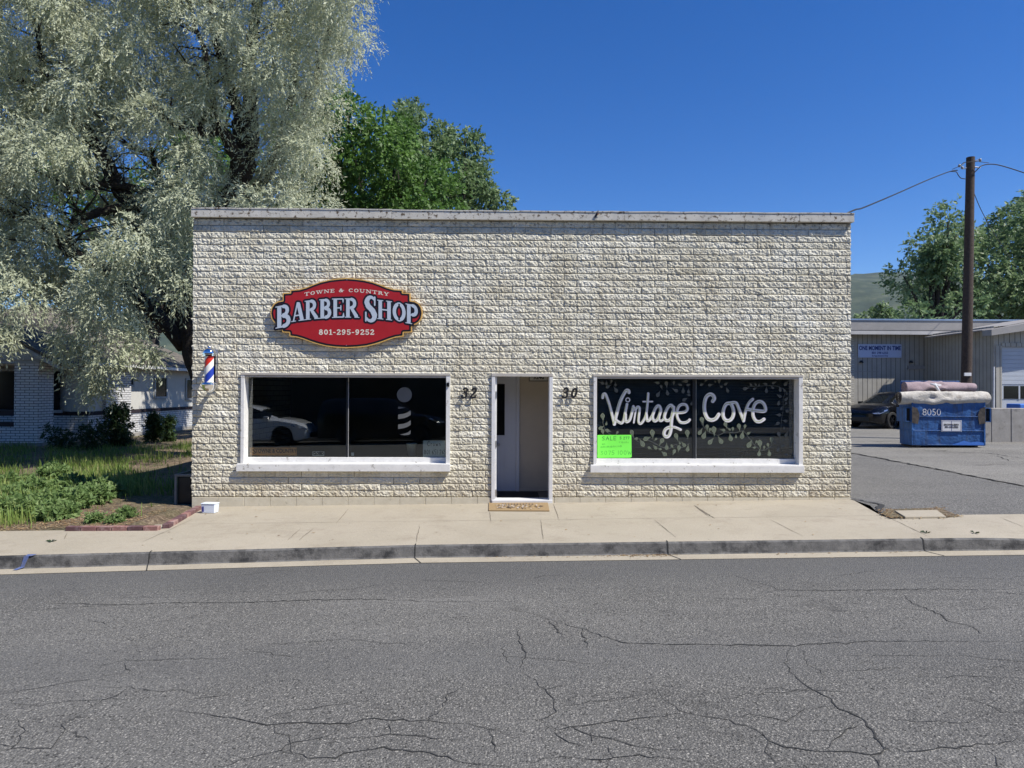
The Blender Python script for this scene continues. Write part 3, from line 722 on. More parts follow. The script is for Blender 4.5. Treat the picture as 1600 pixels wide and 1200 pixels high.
# far side of the street, seen only in the window reflections
sheet('far_pavement', [-150, -20, 20, 150], [-60, -16.4], lambda x, y: Gz(x)-.02, 'backbrick')
mb = MB()
mb.box(-150, 150, -16.46, -16.38, -.6, Gz(0)-.02); o = mb.build('far_curb', 'conc'); tag(o, kind='structure')
# hill
hx = np.linspace(-900, 2200, 60); hy = np.linspace(900, 2600, 30)
def hz(x, y):
    t = max(0, min(1, (y-900)/1500)); e = t*t*(3-2*t)
    return -1+e*(372+.030*(x-1200)+22*math.sin(x*.006+1)+12*math.sin(x*.013+y*.004)+7*math.sin(x*.03+y*.02)+4*math.sin(x*.07))
hb = sheet('hills', list(hx), list(hy), hz, 'hill'); hb.data.polygons.foreach_set('use_smooth', np.full(len(hb.data.polygons), True))

# ================================================================== SHOP BUILDING
XL, XRr = -5.14, 5.14
shop = thing('shop_building', (0, 0, -.1), 'flat roofed single storey shop in cream painted rough block with two display windows', 'building')
def wx(px, y=0.0, py=650): return U(px, py, 1, y)[0]
def wz(py, px=800, y=0.0): return U(px, py, 1, y)[2]
LW = dict(x0=wx(377), x1=wx(703.5), zt=wz(583, 540), zb=wz(736, 540))
RW = dict(x0=wx(927), x1=wx(1253.5), zt=wz(585.5, 1090), zb=wz(738, 1090))
DR = dict(x0=wx(768), x1=wx(863.5), zt=wz(583.5, 815), zb=-.14)
HOLES = [(h['x0'], h['x1'], h['zb'], h['zt']) for h in (LW, RW, DR)]
CZ = 4.32; NC = 42; CH = CZ/NC; BL = .407
# core wall pieces with openings
cw = MB()
xb = sorted({XL+.02, XRr-.02}|{h[0] for h in HOLES}|{h[1] for h in HOLES}); zb_ = sorted({-.14, CZ}|{h[2] for h in HOLES}|{h[3] for h in HOLES})
for i in range(len(xb)-1):
    for j in range(len(zb_)-1):
        mx, mz = (xb[i]+xb[i+1])/2, (zb_[j]+zb_[j+1])/2
        if any(h[0] < mx < h[1] and h[2] < mz < h[3] for h in HOLES): continue
        cw.box(xb[i], xb[i+1], .03, .22, zb_[j], zb_[j+1])
o = cw.build('wall_core', 'found', shop)
# relief face
def vnoise(X, Z, scale, seed):
    r = np.random.default_rng(seed); n = 700; L = r.standard_normal((n, n)); 
    u = X/scale+333; v = Z/scale+111; i = np.floor(u).astype(int); j = np.floor(v).astype(int); fu = u-i; fv = v-j
    fu = fu*fu*(3-2*fu); fv = fv*fv*(3-2*fv); i %= n-1; j %= n-1
    return (L[j, i]*(1-fu)*(1-fv)+L[j, i+1]*fu*(1-fv)+L[j+1, i]*(1-fu)*fv+L[j+1, i+1]*fu*fv)
gx = .0036; gzj = .0038
def lines(lo, hi, step, g, nin):
    a = []; k0 = math.floor(lo/step)-1
    for k in range(k0, int((hi-lo)/step)+k0+4):
        c = k*step
        a += [c-g, c-g*.4, c+g*.4, c+g]+list(np.linspace(c+g, c+step-g, nin+2)[1:-1])
    a = np.array(sorted(a)); return a[(a > lo+.004) & (a < hi-.004)]
XH = sorted({h[0] for h in HOLES}|{h[1] for h in HOLES}); ZH = sorted({h[2] for h in HOLES if h[2] > 0}|{h[3] for h in HOLES})
def merge(a, extra):
    a = [v for v in a if all(abs(v-e) > .003 for e in extra)]; return np.array(sorted(a+list(extra)))
gxs = merge(lines(XL, XRr, BL/2, gx, 15), [XL, XRr]+XH); gzs = merge(lines(0, CZ, CH, gzj, 8), [0, CZ]+ZH)
X, Z = np.meshgrid(gxs, gzs)
row = np.clip(np.floor(Z/CH+1e-6).astype(int), 0, NC-1)
off = (row % 2)*BL/2; colk = np.floor((X-off+40*BL)/BL).astype(int)
fx = (X-off+40*BL)/BL-colk; fz = Z/CH-row
dx = np.minimum(fx, 1-fx)*BL; dz = np.minimum(np.maximum(fz, 0), np.maximum(1-fz, 0))*CH
jidx = np.round((X-off+40*BL)/BL).astype(int); jr = np.random.default_rng(8).random((NC+2, 140))[row, jidx % 140]
hidden = jr < .34; dx = np.where(hidden, .2, dx)
hb_ = np.random.default_rng(5); rt = hb_.standard_normal((NC+2, 120, 6))
B = rt[row, colk % 120]
sX, sZ = X+B[..., 0]*7, Z+B[..., 1]*7
q_ = .7071; al, ac = (sX-sZ)*q_, (sX+sZ)*q_
nz_ = .22*vnoise(al/1.6, ac, .060, 1)+.62*vnoise(al/1.9, ac, .022, 2)+.62*vnoise(al/1.5, ac, .012, 3)+.22*vnoise(X, Z, .007, 4)
d = np.minimum(dx, dz)
pil = 1-np.exp(-np.maximum(d-.003, 0)/.006)
h = (-.010+.011*pil+.0062*nz_*(.25+.75*pil)+.0020*B[..., 2]+.003*B[..., 3]*(fx-.5))
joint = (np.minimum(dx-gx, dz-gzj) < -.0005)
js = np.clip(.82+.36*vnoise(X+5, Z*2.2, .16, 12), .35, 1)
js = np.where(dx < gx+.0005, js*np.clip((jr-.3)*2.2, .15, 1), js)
h = np.where(joint, -.012-.010*js, np.maximum(h, -.013))
edge = np.minimum(np.minimum(X-XL, XRr-X), 1); 
h = np.where(edge < .012, h*.55, h)
Vv = np.stack([X, -h, Z], -1)
# wobble the outer corner so the silhouette is rough
Vv[..., 0] += np.where(X < XL+.01, -.010*np.abs(vnoise(Z*0+3, Z, .03, 9)), 0)+np.where(X > XRr-.01, .010*np.abs(vnoise(Z*0+8, Z, .03, 10)), 0)
nzg, nxg = X.shape
ii, jj = np.meshgrid(np.arange(nxg-1), np.arange(nzg-1)); mx = (gxs[ii]+gxs[ii+1])/2; mz = (gzs[jj]+gzs[jj+1])/2
keep = np.ones(ii.shape, bool)
for a, b, c, e in HOLES: keep &= ~((mx > a) & (mx < b) & (mz > c) & (mz < e))
ii, jj = ii[keep], jj[keep]; a = jj*nxg+ii
Fq = np.stack([a, a+1, a+nxg+1, a+nxg], 1)
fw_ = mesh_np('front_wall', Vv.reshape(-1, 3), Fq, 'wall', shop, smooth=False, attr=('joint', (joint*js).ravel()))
at_ = fw_.data.attributes.new('tone', 'FLOAT', 'POINT'); at_.data.foreach_set('value', np.clip(.5+.22*B[..., 5], 0, 1).astype(np.float32).ravel())
# foundation strip, side and rear walls, roof
fb = MB(); fb2 = MB(); xx = XL+.003; k = 0
while xx < XRr-.01:
    x1 = min(xx+.4, XRr-.003)
    for a, b in ((xx, x1),):
        if b <= DR['x0']+.02 or a >= DR['x1']-.02: segs = [(a, b)]
        elif a < DR['x0'] and b > DR['x0']: segs = [(a, DR['x0'])]
        elif a < DR['x1'] < b: segs = [(DR['x1'], b)]
        else: segs = []
        for (u, v) in segs: (fb if u < 0 else fb2).box(u+.002, v-.002, -.012-.004*rng.random(), .04, -.4, -.004)
    xx = x1+.0005
fb.build('foundation', 'found', shop, bevel=.004); fb2.build('foundation', 'found', shop, bevel=.004)
sb = MB()
sb.box(XL, XL+.2, .03, 11.8, -.5, CZ); sb.box(XRr-.2, XRr, .03, 11.8, -.5, CZ); sb.box(XL, XRr, 11.8, 12, -.5, CZ)
sb.build('side_wall', 'sidebrick', shop)
rf = MB(); rf.box(XL+.2, XRr-.2, .22, 11.8, 4.02, 4.12); rf.build('roof', 'roofing', shop)
# coping: long cast sections, slightly uneven, with a lip
cp = MB(); secs = [XL-.012, wx(612), wx(930), wx(1247), XRr+.03]
for i in range(4):
    a, b = secs[i], secs[i+1]-.006; dz = (.004, -.004, 0, .003)[i]
    n = max(2, int((b-a)/.25)); 
    for k in range(n):
        u, v = a+(b-a)*k/n, a+(b-a)*(k+1)/n
        for (y0, y1, z0, z1, yo) in ((-.072, .28, CZ+.004, CZ+.128, 0),):
            j0, j1 = [0.004*math.sin(q*9+i) for q in (u, v)]
            V8 = [(u, y0+j0, z0+dz), (v, y0+j1, z0+dz), (v, y1, z0+dz), (u, y1, z0+dz), (u, y0+j0, z1+dz+j0), (v, y0+j1, z1+dz+j1), (v, y1, z1+dz+j1), (u, y1, z1+dz+j0)]
            F6 = [(0, 3, 2, 1), (4, 5, 6, 7), (0, 1, 5, 4), (2, 3, 7, 6)]
            if k == 0: F6.append((3, 0, 4, 7))
            if k == n-1: F6.append((1, 2, 6, 5))
            cp.add(V8, F6)
            cp.add([(p[0], p[1]-(.008 if p[1] < 0 else 0), p[2]+(.0 if q < 4 else .018)) for q, p in enumerate([V8[4], V8[5], V8[6], V8[7], V8[4], V8[5], V8[6], V8[7]])], [(0, 1, 5, 4), (4, 5, 6, 7), (2, 3, 7, 6), (0, 3, 2, 1)]+([(3, 0, 4, 7)] if k == 0 else [])+([(1, 2, 6, 5)] if k == n-1 else []))
cp.build('coping', 'cap', shop)
for s0, s1 in ((XL-.01, XL+.22), (XRr-.22, XRr+.03)):
    mb = MB(); mb.box(s0, s1, .285, 12.02, CZ+.004, CZ+.14); mb.build('side_coping', 'cap', shop)

# interiors
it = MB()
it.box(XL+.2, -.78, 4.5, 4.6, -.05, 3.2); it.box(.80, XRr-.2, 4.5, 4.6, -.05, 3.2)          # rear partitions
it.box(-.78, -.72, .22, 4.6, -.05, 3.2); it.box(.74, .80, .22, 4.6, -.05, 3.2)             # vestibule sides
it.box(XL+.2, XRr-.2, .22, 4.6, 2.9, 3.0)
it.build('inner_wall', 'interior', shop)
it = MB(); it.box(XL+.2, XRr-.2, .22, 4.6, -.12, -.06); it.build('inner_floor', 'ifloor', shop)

# windows --------------------------------------------------------
def window(h, glx0, glx1, glzt, glzb, mull, wide_mull):
    """frame, glass, sill of one display window; gl* are the visible glass edges"""
    f = MB(); yf = -.030; x0, x1, zt, zb = h['x0'], h['x1'], h['zt'], h['zb']; zs = zb+.115
    fr = .052
    f.box(x0, x0+fr, yf, .19, zs, zt-.001); f.box(x1-fr-.012, x1, yf, .19, zs, zt-.001)
    zl = zt-.065
    f.box(x0+fr, x1-fr-.012, .10, .19, zs, zs+.085)
    root = f.build('window', 'white', shop, bevel=.003)
    hd = MB(); hd.box(x0-.004, x1+.004, yf-.006, .19, zl+.032, zt); hd.box(x0+fr, x1-fr-.012, yf+.012, .19, zl, zl+.031)
    hd.build('head', 'cream', root, bevel=.002)
    s = MB(); n = 9
    s.box(x0-.05, x1+.006, -.072, .19, zb+.0, zs-.004); s.box(x0-.044, x1+.0, -.06, .19, zs-.0035, zs+.006)
    s.build('sill', 'white', root, bevel=.006)
    g = MB(); g.box(x0+fr, x1-fr-.012, .160, .164, zs+.085, zl); g.build('glass', 'glass', root)
    m = MB(); m.box(mull-wide_mull/2, mull+wide_mull/2, .146, .178, zs+.085, zl)
    m.build('mullion', 'alum', root)
    m = MB(); m.box(mull+wide_mull/2-.002, mull+wide_mull/2+.002, .142, .1455, zs+.085, zl-.002); m.build('mullion_edge', 'white' if wide_mull < .05 else 'trimgrey', root)
    return root, zs+.085, zl
wL, zLb, zLt = window(LW, 388, 696, 590, 713, wx(543, .16), .035)
wR, zRb, zRt = window(RW, 934, 1240, 590, 717, wx(1084.5, .16), .055)
# little trim board over left window
# dark reveal lining behind the glass
# venetian blind in the right window
bl = MB(); a, b = RW['x0']+.055, RW['x1']-.07; z = zRb+.02; k = 0
while z < zRt:
    t = rad(58 if z > zRb+.17 else 12)+rng.normal()*.01; c, s_ = .024*math.cos(t), .024*math.sin(t)
    for (u, v) in ((a, wx(1084, .2)-.035), (wx(1084, .2)+.035, b)):
        bl.add([(u, .215-c, z-s_), (v, .215-c, z-s_), (v, .215, z+.003), (u, .215, z+.003), (v, .215+c, z+s_), (u, .215+c, z+s_)], [(0, 1, 2, 3), (3, 2, 4, 5)])
    z += .043
bld = bl.build('window_blind', 'slat'); tag(bld, 'closed black slatted blind behind the painted right window', 'blind')

# painted lettering on the right window (strokes traced in the crop of the photo)
def gpl(px, py, y): return U(px, py, 1, y)
YG = .1585
def sc6(cx, cy): return (920+cx*180/1600, 580+cy*110/978)     # crop 920-1100
def sc7(cx, cy): return (1080+cx/8, 580+cy/8)
def paint(name, prims, mat, parent, y=YG, cell=.5, level=0, k=0):
    xs_ = [p[0] for w_, pts in prims for p in pts]; zs_ = [-p[1] for w_, pts in prims for p in pts]
    wm = max(max(w_) if isinstance(w_, tuple) else w_ for w_, _ in prims)+2
    fl = [(w_, [(p[0], -p[1]) for p in pts]) for w_, pts in prims]
    return field_mesh(name, lambda X, Z: strokes_field(X, Z, fl), (min(xs_)-wm, max(xs_)+wm, min(zs_)-wm, max(zs_)+wm), cell, level,
                      lambda x, z: tuple(gpl(x, -z, y)), mat, parent)
def c6(w, *pts): return (w, [sc6(*p) for p in pts])
def c7(w, *pts): return (w, [sc7(*p) for p in pts])
def smooth(prims, n=4):
    out = []
    for w_, P in prims:
        if len(P) < 3: out.append((w_, P)); continue
        Q = []; E = [P[0]]+list(P)+[P[-1]]
        for i in range(len(P)-1):
            p0, p1, p2, p3 = (np.array(E[i+k]) for k in range(4))
            for k in range(n):
                t = k/n; Q.append(tuple(.5*((2*p1)+(-p0+p2)*t+(2*p0-5*p1+4*p2-p3)*t*t+(-p0+3*p1-3*p2+p3)*t**3)))
        Q.append(P[-1]); out.append((w_, Q))
    return out
W1 = 5.0
vint = smooth([c6(4.6, (192,368), (200,325), (225,315), (250,360), (290,480), (355,735)), c6(5.4, (355,735), (385,600), (430,440), (480,330), (520,270), (550,270), (558,295)),
 c6(4.6, (380,680), (415,705), (455,720), (485,680), (505,580), (530,460)), c6(4.6, (510,600), (515,690), (540,700), (575,660), (620,490)),
 c6(2.8, (625,715), (640,620), (660,510)), c6(4.2, (620,490), (640,530), (680,495), (705,520), (695,620), (690,700), (715,730), (750,700), (790,620), (810,500), (825,310)),
 c6(2.6, (755,422), (885,422)), c6(4.6, (800,600), (810,680), (840,680), (880,620)), c6(4.8, (1000,560), (985,490), (945,490), (905,560), (885,640), (910,690), (950,675), (985,600), (1000,530)),
 c6(4.0, (985,600), (975,670), (1005,690), (1045,660)), c6(5.0, (1175,520), (1150,475), (1110,490), (1070,560), (1050,640), (1080,685), (1130,670), (1170,600), (1180,500)),
 c6(5.4, (1170,560), (1150,680), (1140,820), (1110,900), (1065,905), (1045,860), (1075,800), (1140,775)), c6(4.2, (1140,775), (1200,780), (1275,812)),
 c6(4.6, (1190,575), (1280,575), (1345,560), (1370,520), (1350,470), (1300,460), (1250,490), (1225,560), (1230,640), (1270,705), (1330,715), (1375,700), (1400,675))])
vint += [c6(1.6, *[(542+28*math.cos(a), 398+28*math.sin(a)) for a in np.linspace(0, 2*math.pi, 14)])]
cove = smooth([c7(6.0, (270,375), (290,340), (270,300), (230,290), (185,330), (165,420), (170,510), (205,590), (260,610), (310,590), (345,540)),
 c7(5.6, (500,400), (440,410), (405,480), (400,560), (430,610), (480,615), (520,570), (530,500), (505,420), (475,400)), c7(5.0, (480,400), (560,395), (600,480), (655,620)),
 c7(4.8, (655,620), (680,500), (720,400), (770,350)), c7(5.4, (700,475), (830,495), (925,495), (915,420), (870,380), (810,395), (775,470), (775,560), (810,620), (860,630), (910,600))])
pt = thing('painted_shop_name', tuple(gpl(1060, 650, YG)), 'white script lettering reading Vintage Cove painted across the right display window', 'window lettering')
wide = lambda L_: [((w_*.95 if not isinstance(w_, tuple) else w_), P) for w_, P in L_]
vint = wide(vint); cove = wide(cove)
paint('word', vint, 'lwhite', pt); paint('word', cove, 'lwhite', pt)
def inner(prims, f=.20, dx=-1.5, dy=.2):
    return [((w_ if not isinstance(w_, tuple) else w_[0])*f, [(p[0]+dx, p[1]+dy) for p in P]) for w_, P in prims if (w_ if not isinstance(w_, tuple) else w_[0]) > 3.5]
paint('shading', inner(vint), 'lgreen', pt, YG-.0008); paint('shading', inner(cove), 'lgreen', pt, YG-.0008)
# ivy leaves painted on the glass
LEAF = [((175,580),20,250,0),((185,665),0,0,0)]
def leaf_poly(cx, cy, L, ang, wd=.42):
    out = []
    for t, s in ((0, 0), (.10, .6), (.25, 1), (.42, .85), (.6, .42), (.78, .15), (1.0, 0), (.78, -.15), (.6, -.42), (.42, -.85), (.25, -1), (.10, -.6)):
        u, v = (t-.5)*L, s*L*wd
        out.append((cx+u*math.cos(ang)-v*math.sin(ang), cy+u*math.sin(ang)+v*math.cos(ang)))
    return out
iv = thing('painted_ivy', tuple(gpl(1088, 690, YG)), 'pale green trailing ivy leaves painted on the glass around the shop name', 'window painting')
def addleaf(px, py, L, ang, dim):
    mb = MB(); P = leaf_poly(px, py, L*.96, ang, .24)
    mb.add([tuple(gpl(a, b, YG)) for a, b in P], [tuple(range(len(P)))])
    if not dim:
        Q = leaf_poly(px-math.cos(ang)*L*.04, py-math.sin(ang)*L*.04, L*.70, ang, .20); mb.add([tuple(gpl(a, b, YG-.0006)) for a, b in Q], [tuple(range(len(Q)))], 1)
        Q = leaf_poly(px-math.cos(ang)*L*.06, py-math.sin(ang)*L*.06, L*.52, ang, .12); mb.add([tuple(gpl(a, b, YG-.0012)) for a, b in Q], [tuple(range(len(Q)))], 0)
        mb.build('bright_leaf', ['lleaf', 'lleafdark'], iv)
    else: mb.build('dim_leaf', 'lleafdark', iv)
D_ = math.radians
bright6 = [(195,645,15,-95),(180,780,12,150),(245,720,8,100),(195,850,12,-100),(275,830,12,200),(390,860,8,-60),(605,870,14,-110),(650,940,9,-20),(885,880,17,-95),(815,930,15,160),(735,990,16,60),(1005,985,15,-60),(925,950,8,-40),(1080,1040,13,90),(915,1050,11,45),(1220,920,15,-110),(1250,1080,13,-80),(1370,880,16,-95),(1310,1010,12,50),(1375,1065,13,100),(1160,1050,9,-120),(1180,1130,12,-70),(1040,1140,13,40),(850,1070,9,-150),(980,1080,8,10),(1260,990,7,70)]
for cx, cy, L, a in bright6:
    addleaf(*sc6(cx, cy), L, D_(a+180), False)
bright7 = [(140,625,15,-105),(200,710,12,-95),(118,750,14,120),(165,790,16,110),(232,740,9,-80),(285,755,18,-95),(250,870,15,130),(360,855,16,60),(390,735,10,10),(435,680,13,-110),(470,720,8,40),(520,730,9,-90),(600,705,14,-100),(670,700,10,-80),(490,820,15,80),(560,810,8,90),(640,790,16,100),(725,770,9,150),(735,900,17,120),(780,955,8,0),(860,920,17,-95),(810,890,8,-60),(850,1015,13,95),(910,960,8,-80),(975,1015,13,85),(960,930,9,-100),(1005,870,13,-90)]
for cx, cy, L, a in bright7: addleaf(*sc7(cx, cy), L, D_(a+180), False)
dim7 = [(180,120,9,-60),(140,165,10,160),(245,170,11,170),(350,130,12,-90),(300,125,6,80),(440,155,10,150),(450,230,12,70),(370,190,8,30),(740,160,9,60),(690,215,14,170),(800,160,8,50),(850,170,7,100),(920,158,10,10),(940,230,13,90),(1040,140,11,150),(1110,220,12,80),(1190,150,13,130),(1160,230,10,60),(1095,305,12,30),(1195,270,8,90),(1195,340,12,130),(1095,390,12,100),(1180,410,9,-60),(1130,460,9,110),(1085,545,13,5),(1215,505,12,200),(1165,620,12,10),(1070,660,13,-30),(1160,705,8,90),(1100,800,14,-110),(1195,785,13,120),(1090,965,13,100),(1150,930,10,140),(1180,1040,10,20),(1040,880,9,60),(1150,860,7,0),(1230,580,8,40),(800,215,9,150),(1010,200,9,40)]
for cx, cy, L, a in dim7: addleaf(*sc7(cx, cy), L*.9, D_(a+180), True)
dim6 = [(175,160,12,20),(245,160,10,90),(310,150,9,-70),(275,210,12,150),(370,180,9,80),(370,250,14,60),(940,160,12,10),(1010,225,10,-110),(1080,190,14,-100),(970,310,15,120),(1090,290,13,80),(1180,170,10,-80),(1195,260,14,30),(1310,260,13,90),(1260,185,10,20),(1330,140,14,0),(1390,190,10,170),(1385,270,11,90),(1340,390,13,150),(1430,440,10,100),(1380,330,9,10)]
for cx, cy, L, a in dim6: addleaf(*sc6(cx, cy), L*.9, D_(a+180), True)
def vines(mb, P, y=YG+.0003, w=.35):
    for a, b in zip(P[:-1], P[1:]):
        d = np.array(b)-np.array(a); d = d/max(np.hypot(*d), 1e-6); n = np.array([-d[1], d[0]])*w
        mb.add([tuple(gpl(a[0]+n[0], a[1]+n[1], y)), tuple(gpl(b[0]+n[0], b[1]+n[1], y)), tuple(gpl(b[0]-n[0], b[1]-n[1], y)), tuple(gpl(a[0]-n[0], a[1]-n[1], y))], [(0, 1, 2, 3)])
vm = MB()
for P in ([(600,900),(700,985),(820,960),(950,1020),(1100,1080),(1200,1020),(1300,1060),(1400,1000)], [(190,700),(230,820),(300,880)]): vines(vm, [sc6(*p) for p in smooth([(1, P)])[0][1]])
for P in ([(120,640),(200,740),(330,800),(430,760),(540,770),(650,750),(720,830),(800,930),(900,990),(1020,920)], [(700,190),(820,190),(950,180),(1080,190),(1170,250),(1150,350),(1150,480),(1130,600),(1120,720),(1110,850),(1130,1000)]): vines(vm, [sc7(*p) for p in smooth([(1, P)])[0][1]])
vm.build('stem', 'lleafdark', iv)

# fluorescent sale sheet
def s1(cx, cy): return (920+cx*180/1600, 660+cy*70/622)
q = [s1(120,175), s1(592,172), s1(596,478), s1(575,490), s1(120,490)]
mb = MB(); YS = .150; Vp = [tuple(gpl(a, b, YS)) for a, b in q]; Vb = [(v[0], v[1]+.002, v[2]) for v in Vp]; n = len(q)
mb.add(Vp+Vb, [tuple(range(n))[::-1], tuple(range(n, 2*n))]+[(i, (i+1) % n, (i+1) % n+n, i+n) for i in range(n)])
sl_ = thing('sale_poster', tuple(gpl(960, 715, YS)), 'bright green handwritten sale sheet in the corner of the right window', 'poster')
mb.build('sheet', 'green', sl_)
HW = {'S': (.7, [(1, [(.6, .85), (.35, 1), (.1, .8), (.3, .55), (.55, .35), (.4, .05), (.05, .1)])]), 'A': (.75, [(1, [(.05, 0), (.35, 1), (.65, 0)]), (1, [(.15, .4), (.6, .4)])]),
 'L': (.6, [(1, [(.1, 1), (.1, 0), (.5, 0)])]), 'E': (.65, [(1, [(.55, 1), (.1, 1), (.1, 0), (.55, 0)]), (1, [(.1, .5), (.5, .5)])]),
 '3': (.6, [(1, [(.05, .95), (.45, .95), (.2, .6), (.5, .3), (.3, 0), (.05, .08)])]), '0': (.65, [(1, arc(.3, .5, .22, .48, 0, 360, 12))]), '7': (.6, [(1, [(.05, .95), (.5, .95), (.25, 0)])]),
 '5': (.6, [(1, [(.5, 1), (.12, 1), (.1, .55), (.4, .55), (.48, .25), (.3, 0), (.05, .08)])]), '1': (.3, [(1, [(.15, 1), (.15, 0)])]), 'W': (.85, [(1, [(.05, 1), (.22, 0), (.4, .7), (.58, 0), (.78, 1)])]),
 'a': (.55, [(1, arc(.25, .25, .18, .24, 0, 360, 8)), (1, [(.43, .45), (.45, 0)])]), 'n': (.5, [(1, [(.1, 0), (.1, .5)]), (1, [(.1, .4), (.28, .5), (.4, .3), (.4, 0)])]), 'i': (.25, [(1, [(.12, .5), (.12, 0)])]),
 'r': (.4, [(1, [(.1, 0), (.1, .5), (.32, .48)])]), 'C': (.7, [(1, [(.6, .85), (.35, 1), (.1, .6), (.12, .2), (.35, 0), (.6, .12)])]), 'o': (.5, [(1, arc(.22, .25, .17, .24, 0, 360, 8))]), 'w': (.6, [(1, [(.05, .5), (.17, 0), (.28, .4), (.4, 0), (.52, .5)])]),
 '8': (.6, [(1, arc(.27, .75, .17, .22, 0, 360, 8)), (1, arc(.27, .27, .22, .26, 0, 360, 8))]), '6': (.6, [(1, [(.45, .95), (.15, .6), (.07, .25), (.28, 0), (.48, .22), (.3, .5), (.1, .38)])]), '2': (.6, [(1, [(.08, .8), (.28, 1), (.48, .78), (.08, 0), (.52, 0)])]),
 'J': (.6, [(1, [(.4, 1), (.4, .2), (.22, 0), (.05, .15)])]), 'u': (.5, [(1, [(.08, .5), (.1, .08), (.3, 0), (.42, .5)])]), 'e': (.5, [(1, [(.1, .25), (.42, .28), (.25, .5), (.08, .22), (.25, 0), (.42, .06)])]), ' ': (.35, []), 'p': (.5, [(1, [(.1, -.35), (.1, .5)]), (1, arc(.27, .25, .17, .24, 0, 360, 8))]), 'm': (.7, [(1, [(.08, 0), (.08, .5), (.3, .45), (.3, 0)]), (1, [(.3, .4), (.52, .48), (.55, 0)])])}
def hand(name, txt, x0, y0, h, sx, w, mat, parent, y, slope=0, conv=s1, cell=.3):
    w *= .8
    pr, wd = layout(txt, .08, HW)
    fl = [(w, [conv(x0+p[0]*h*sx, y0-p[1]*h+slope*p[0]*h*sx) for p in pts]) for _, pts in pr]
    return paint(name, fl, mat, parent, y, cell)
YT = YS-.0012
hand('handwriting', 'SALE', 180, 250, 52, 1.35, .75, 'marker', sl_, YT, -.03); hand('handwriting', '5 277', 430, 235, 34, 1.3, .7, 'marker', sl_, YT, -.02)
hand('handwriting', 'raini', 420, 285, 36, 1.7, .5, 'marker_pale', sl_, YT, .02); hand('handwriting', 'an', 180, 310, 30, 1.4, .5, 'marker_pale', sl_, YT)
hand('handwriting', 'animaniiia', 160, 355, 42, 1.4, .55, 'marker_pale', sl_, YT, -.05); hand('handwriting', '3075 100W', 160, 450, 55, 1.36, .75, 'marker_pale', sl_, YT, -.01)

# unlit OPEN sign behind the right glass
on = thing('open_sign', tuple(U(1150, 716, 1, .195)), 'unlit grey outline OPEN sign low behind the right window', 'sign')
def s7p(pts): return [sc7(*p) for p in pts]
GP = [(.7, s7p([(390,985),(720,985),(720,1080),(390,1080),(390,985)])), (1.0, s7p([(465,1030), (455,1000), (430,995), (412,1030), (430,1065), (455,1060), (465,1030)])), (1.0, s7p([(500,1068), (500,1000), (540,1000), (548,1025), (505,1035)])),
 (1.0, s7p([(625,1000), (575,1000), (575,1066), (625,1066)])), (1.0, s7p([(575,1032), (610,1032)])), (1.0, s7p([(650,1068), (650,998), (695,1066), (695,998)]))]
paint('letter_outline', GP, 'greydecal', on, .186, .35); 
mb = MB(); a = U(1148, 713, 1, .188); mb.box(a[0]-.05, a[0]+.05, .187, .19, a[2]-.025, a[2]+.0); mb.build('backing_plate', 'lleafdark', on)

# things behind or on the left window
YGL = .1585
dc = thing('pole_decal', tuple(U(630, 682, 1, YGL)), 'grey barber pole decal with ball and slanting stripes on the left window', 'window decal')
def s5(cx, cy): return (540+cx*180/1543, 580+cy*140/1200)
mb = MB()
c = s5(788, 315); mb.add([tuple(U(c[0]+11.7*math.cos(t), c[1]+11.7*math.sin(t), 1, YGL)) for t in np.linspace(0, 2*math.pi, 40, endpoint=False)], [tuple(range(40))])
mb.build('ball', 'greydecal', dc)
mb = MB()
def stripe(pts): mb.add([tuple(U(*s5(*p), 1, YGL)) for p in pts], [tuple(range(len(pts)))])
stripe([(703,475),(740,478),(780,485),(803,487),(760,497),(705,505)])
for k in range(2):
    d = 133*k; stripe([(703,580+d),(780,570+d),(830,552+d),(872,522+d),(872,585+d),(830,612+d),(780,630+d),(703,642+d)])
stripe([(725,848),(790,835),(835,820),(872,788),(870,835),(850,852),(790,858)])
mb.build('stripe', 'greydecal', dc)
def s4(cx, cy): return (380+cx*180/1543, 580+cy*140/1200)
def board(name, label, cat, quadpx, y, th, mat, conv, texts=(), rad_=0, txtmat='black'):
    cxm = [conv(*p) for p in quadpx]; base = U(sum(p[0] for p in cxm)/4, max(p[1] for p in cxm), 1, y)
    t = thing(name, tuple(base), label, cat); mb = MB()
    P = [U(*p, 1, y) for p in cxm]
    x0, x1 = P[0][0], P[1][0]; z1, z0 = P[0][2], P[2][2]
    mb.box(min(x0, x1), max(x0, x1), y, y+th, min(z0, z1), max(z0, z1)); mb.build('panel', mat, t, bevel=min(th*.4, .006))
    for body, fx, fz, size, sx, bold in texts:
        strip_text('lettering', '', body, size, txtmat, t, (x0+(x1-x0)*fx, z1+(z0-z1)*fz), y-.002, bold, sx)
    return t
board('wooden_sign', 'brown wooden board low in the left corner of the left window', 'sign', [(85,1020),(717,1020),(717,1130),(85,1130)], .175, .012, 'woodsign', s4, [('TOWNE & COUNTRY', .56, .45, .088, .75, .001), ('S', .1, .5, .12, 1, .001)], txtmat='band')
board('closed_sign', 'small grey edged CLOSED sign low in the left pane of the left window', 'sign', [(928,1075),(1085,1075),(1085,1132),(928,1132)], .172, .004, 'papergrey', s4, [('CLOSED', .5, .5, .060, .75, .004)])
board('phone_notice', 'handwritten grey card with a phone number low in the left window', 'sign', [(1037,928),(1335,928),(1335,1150),(1037,1150)], .172, .003, 'papergrey', s5, [])
ph = [o for o in COL.objects if o.name == 'phone_notice'][0]
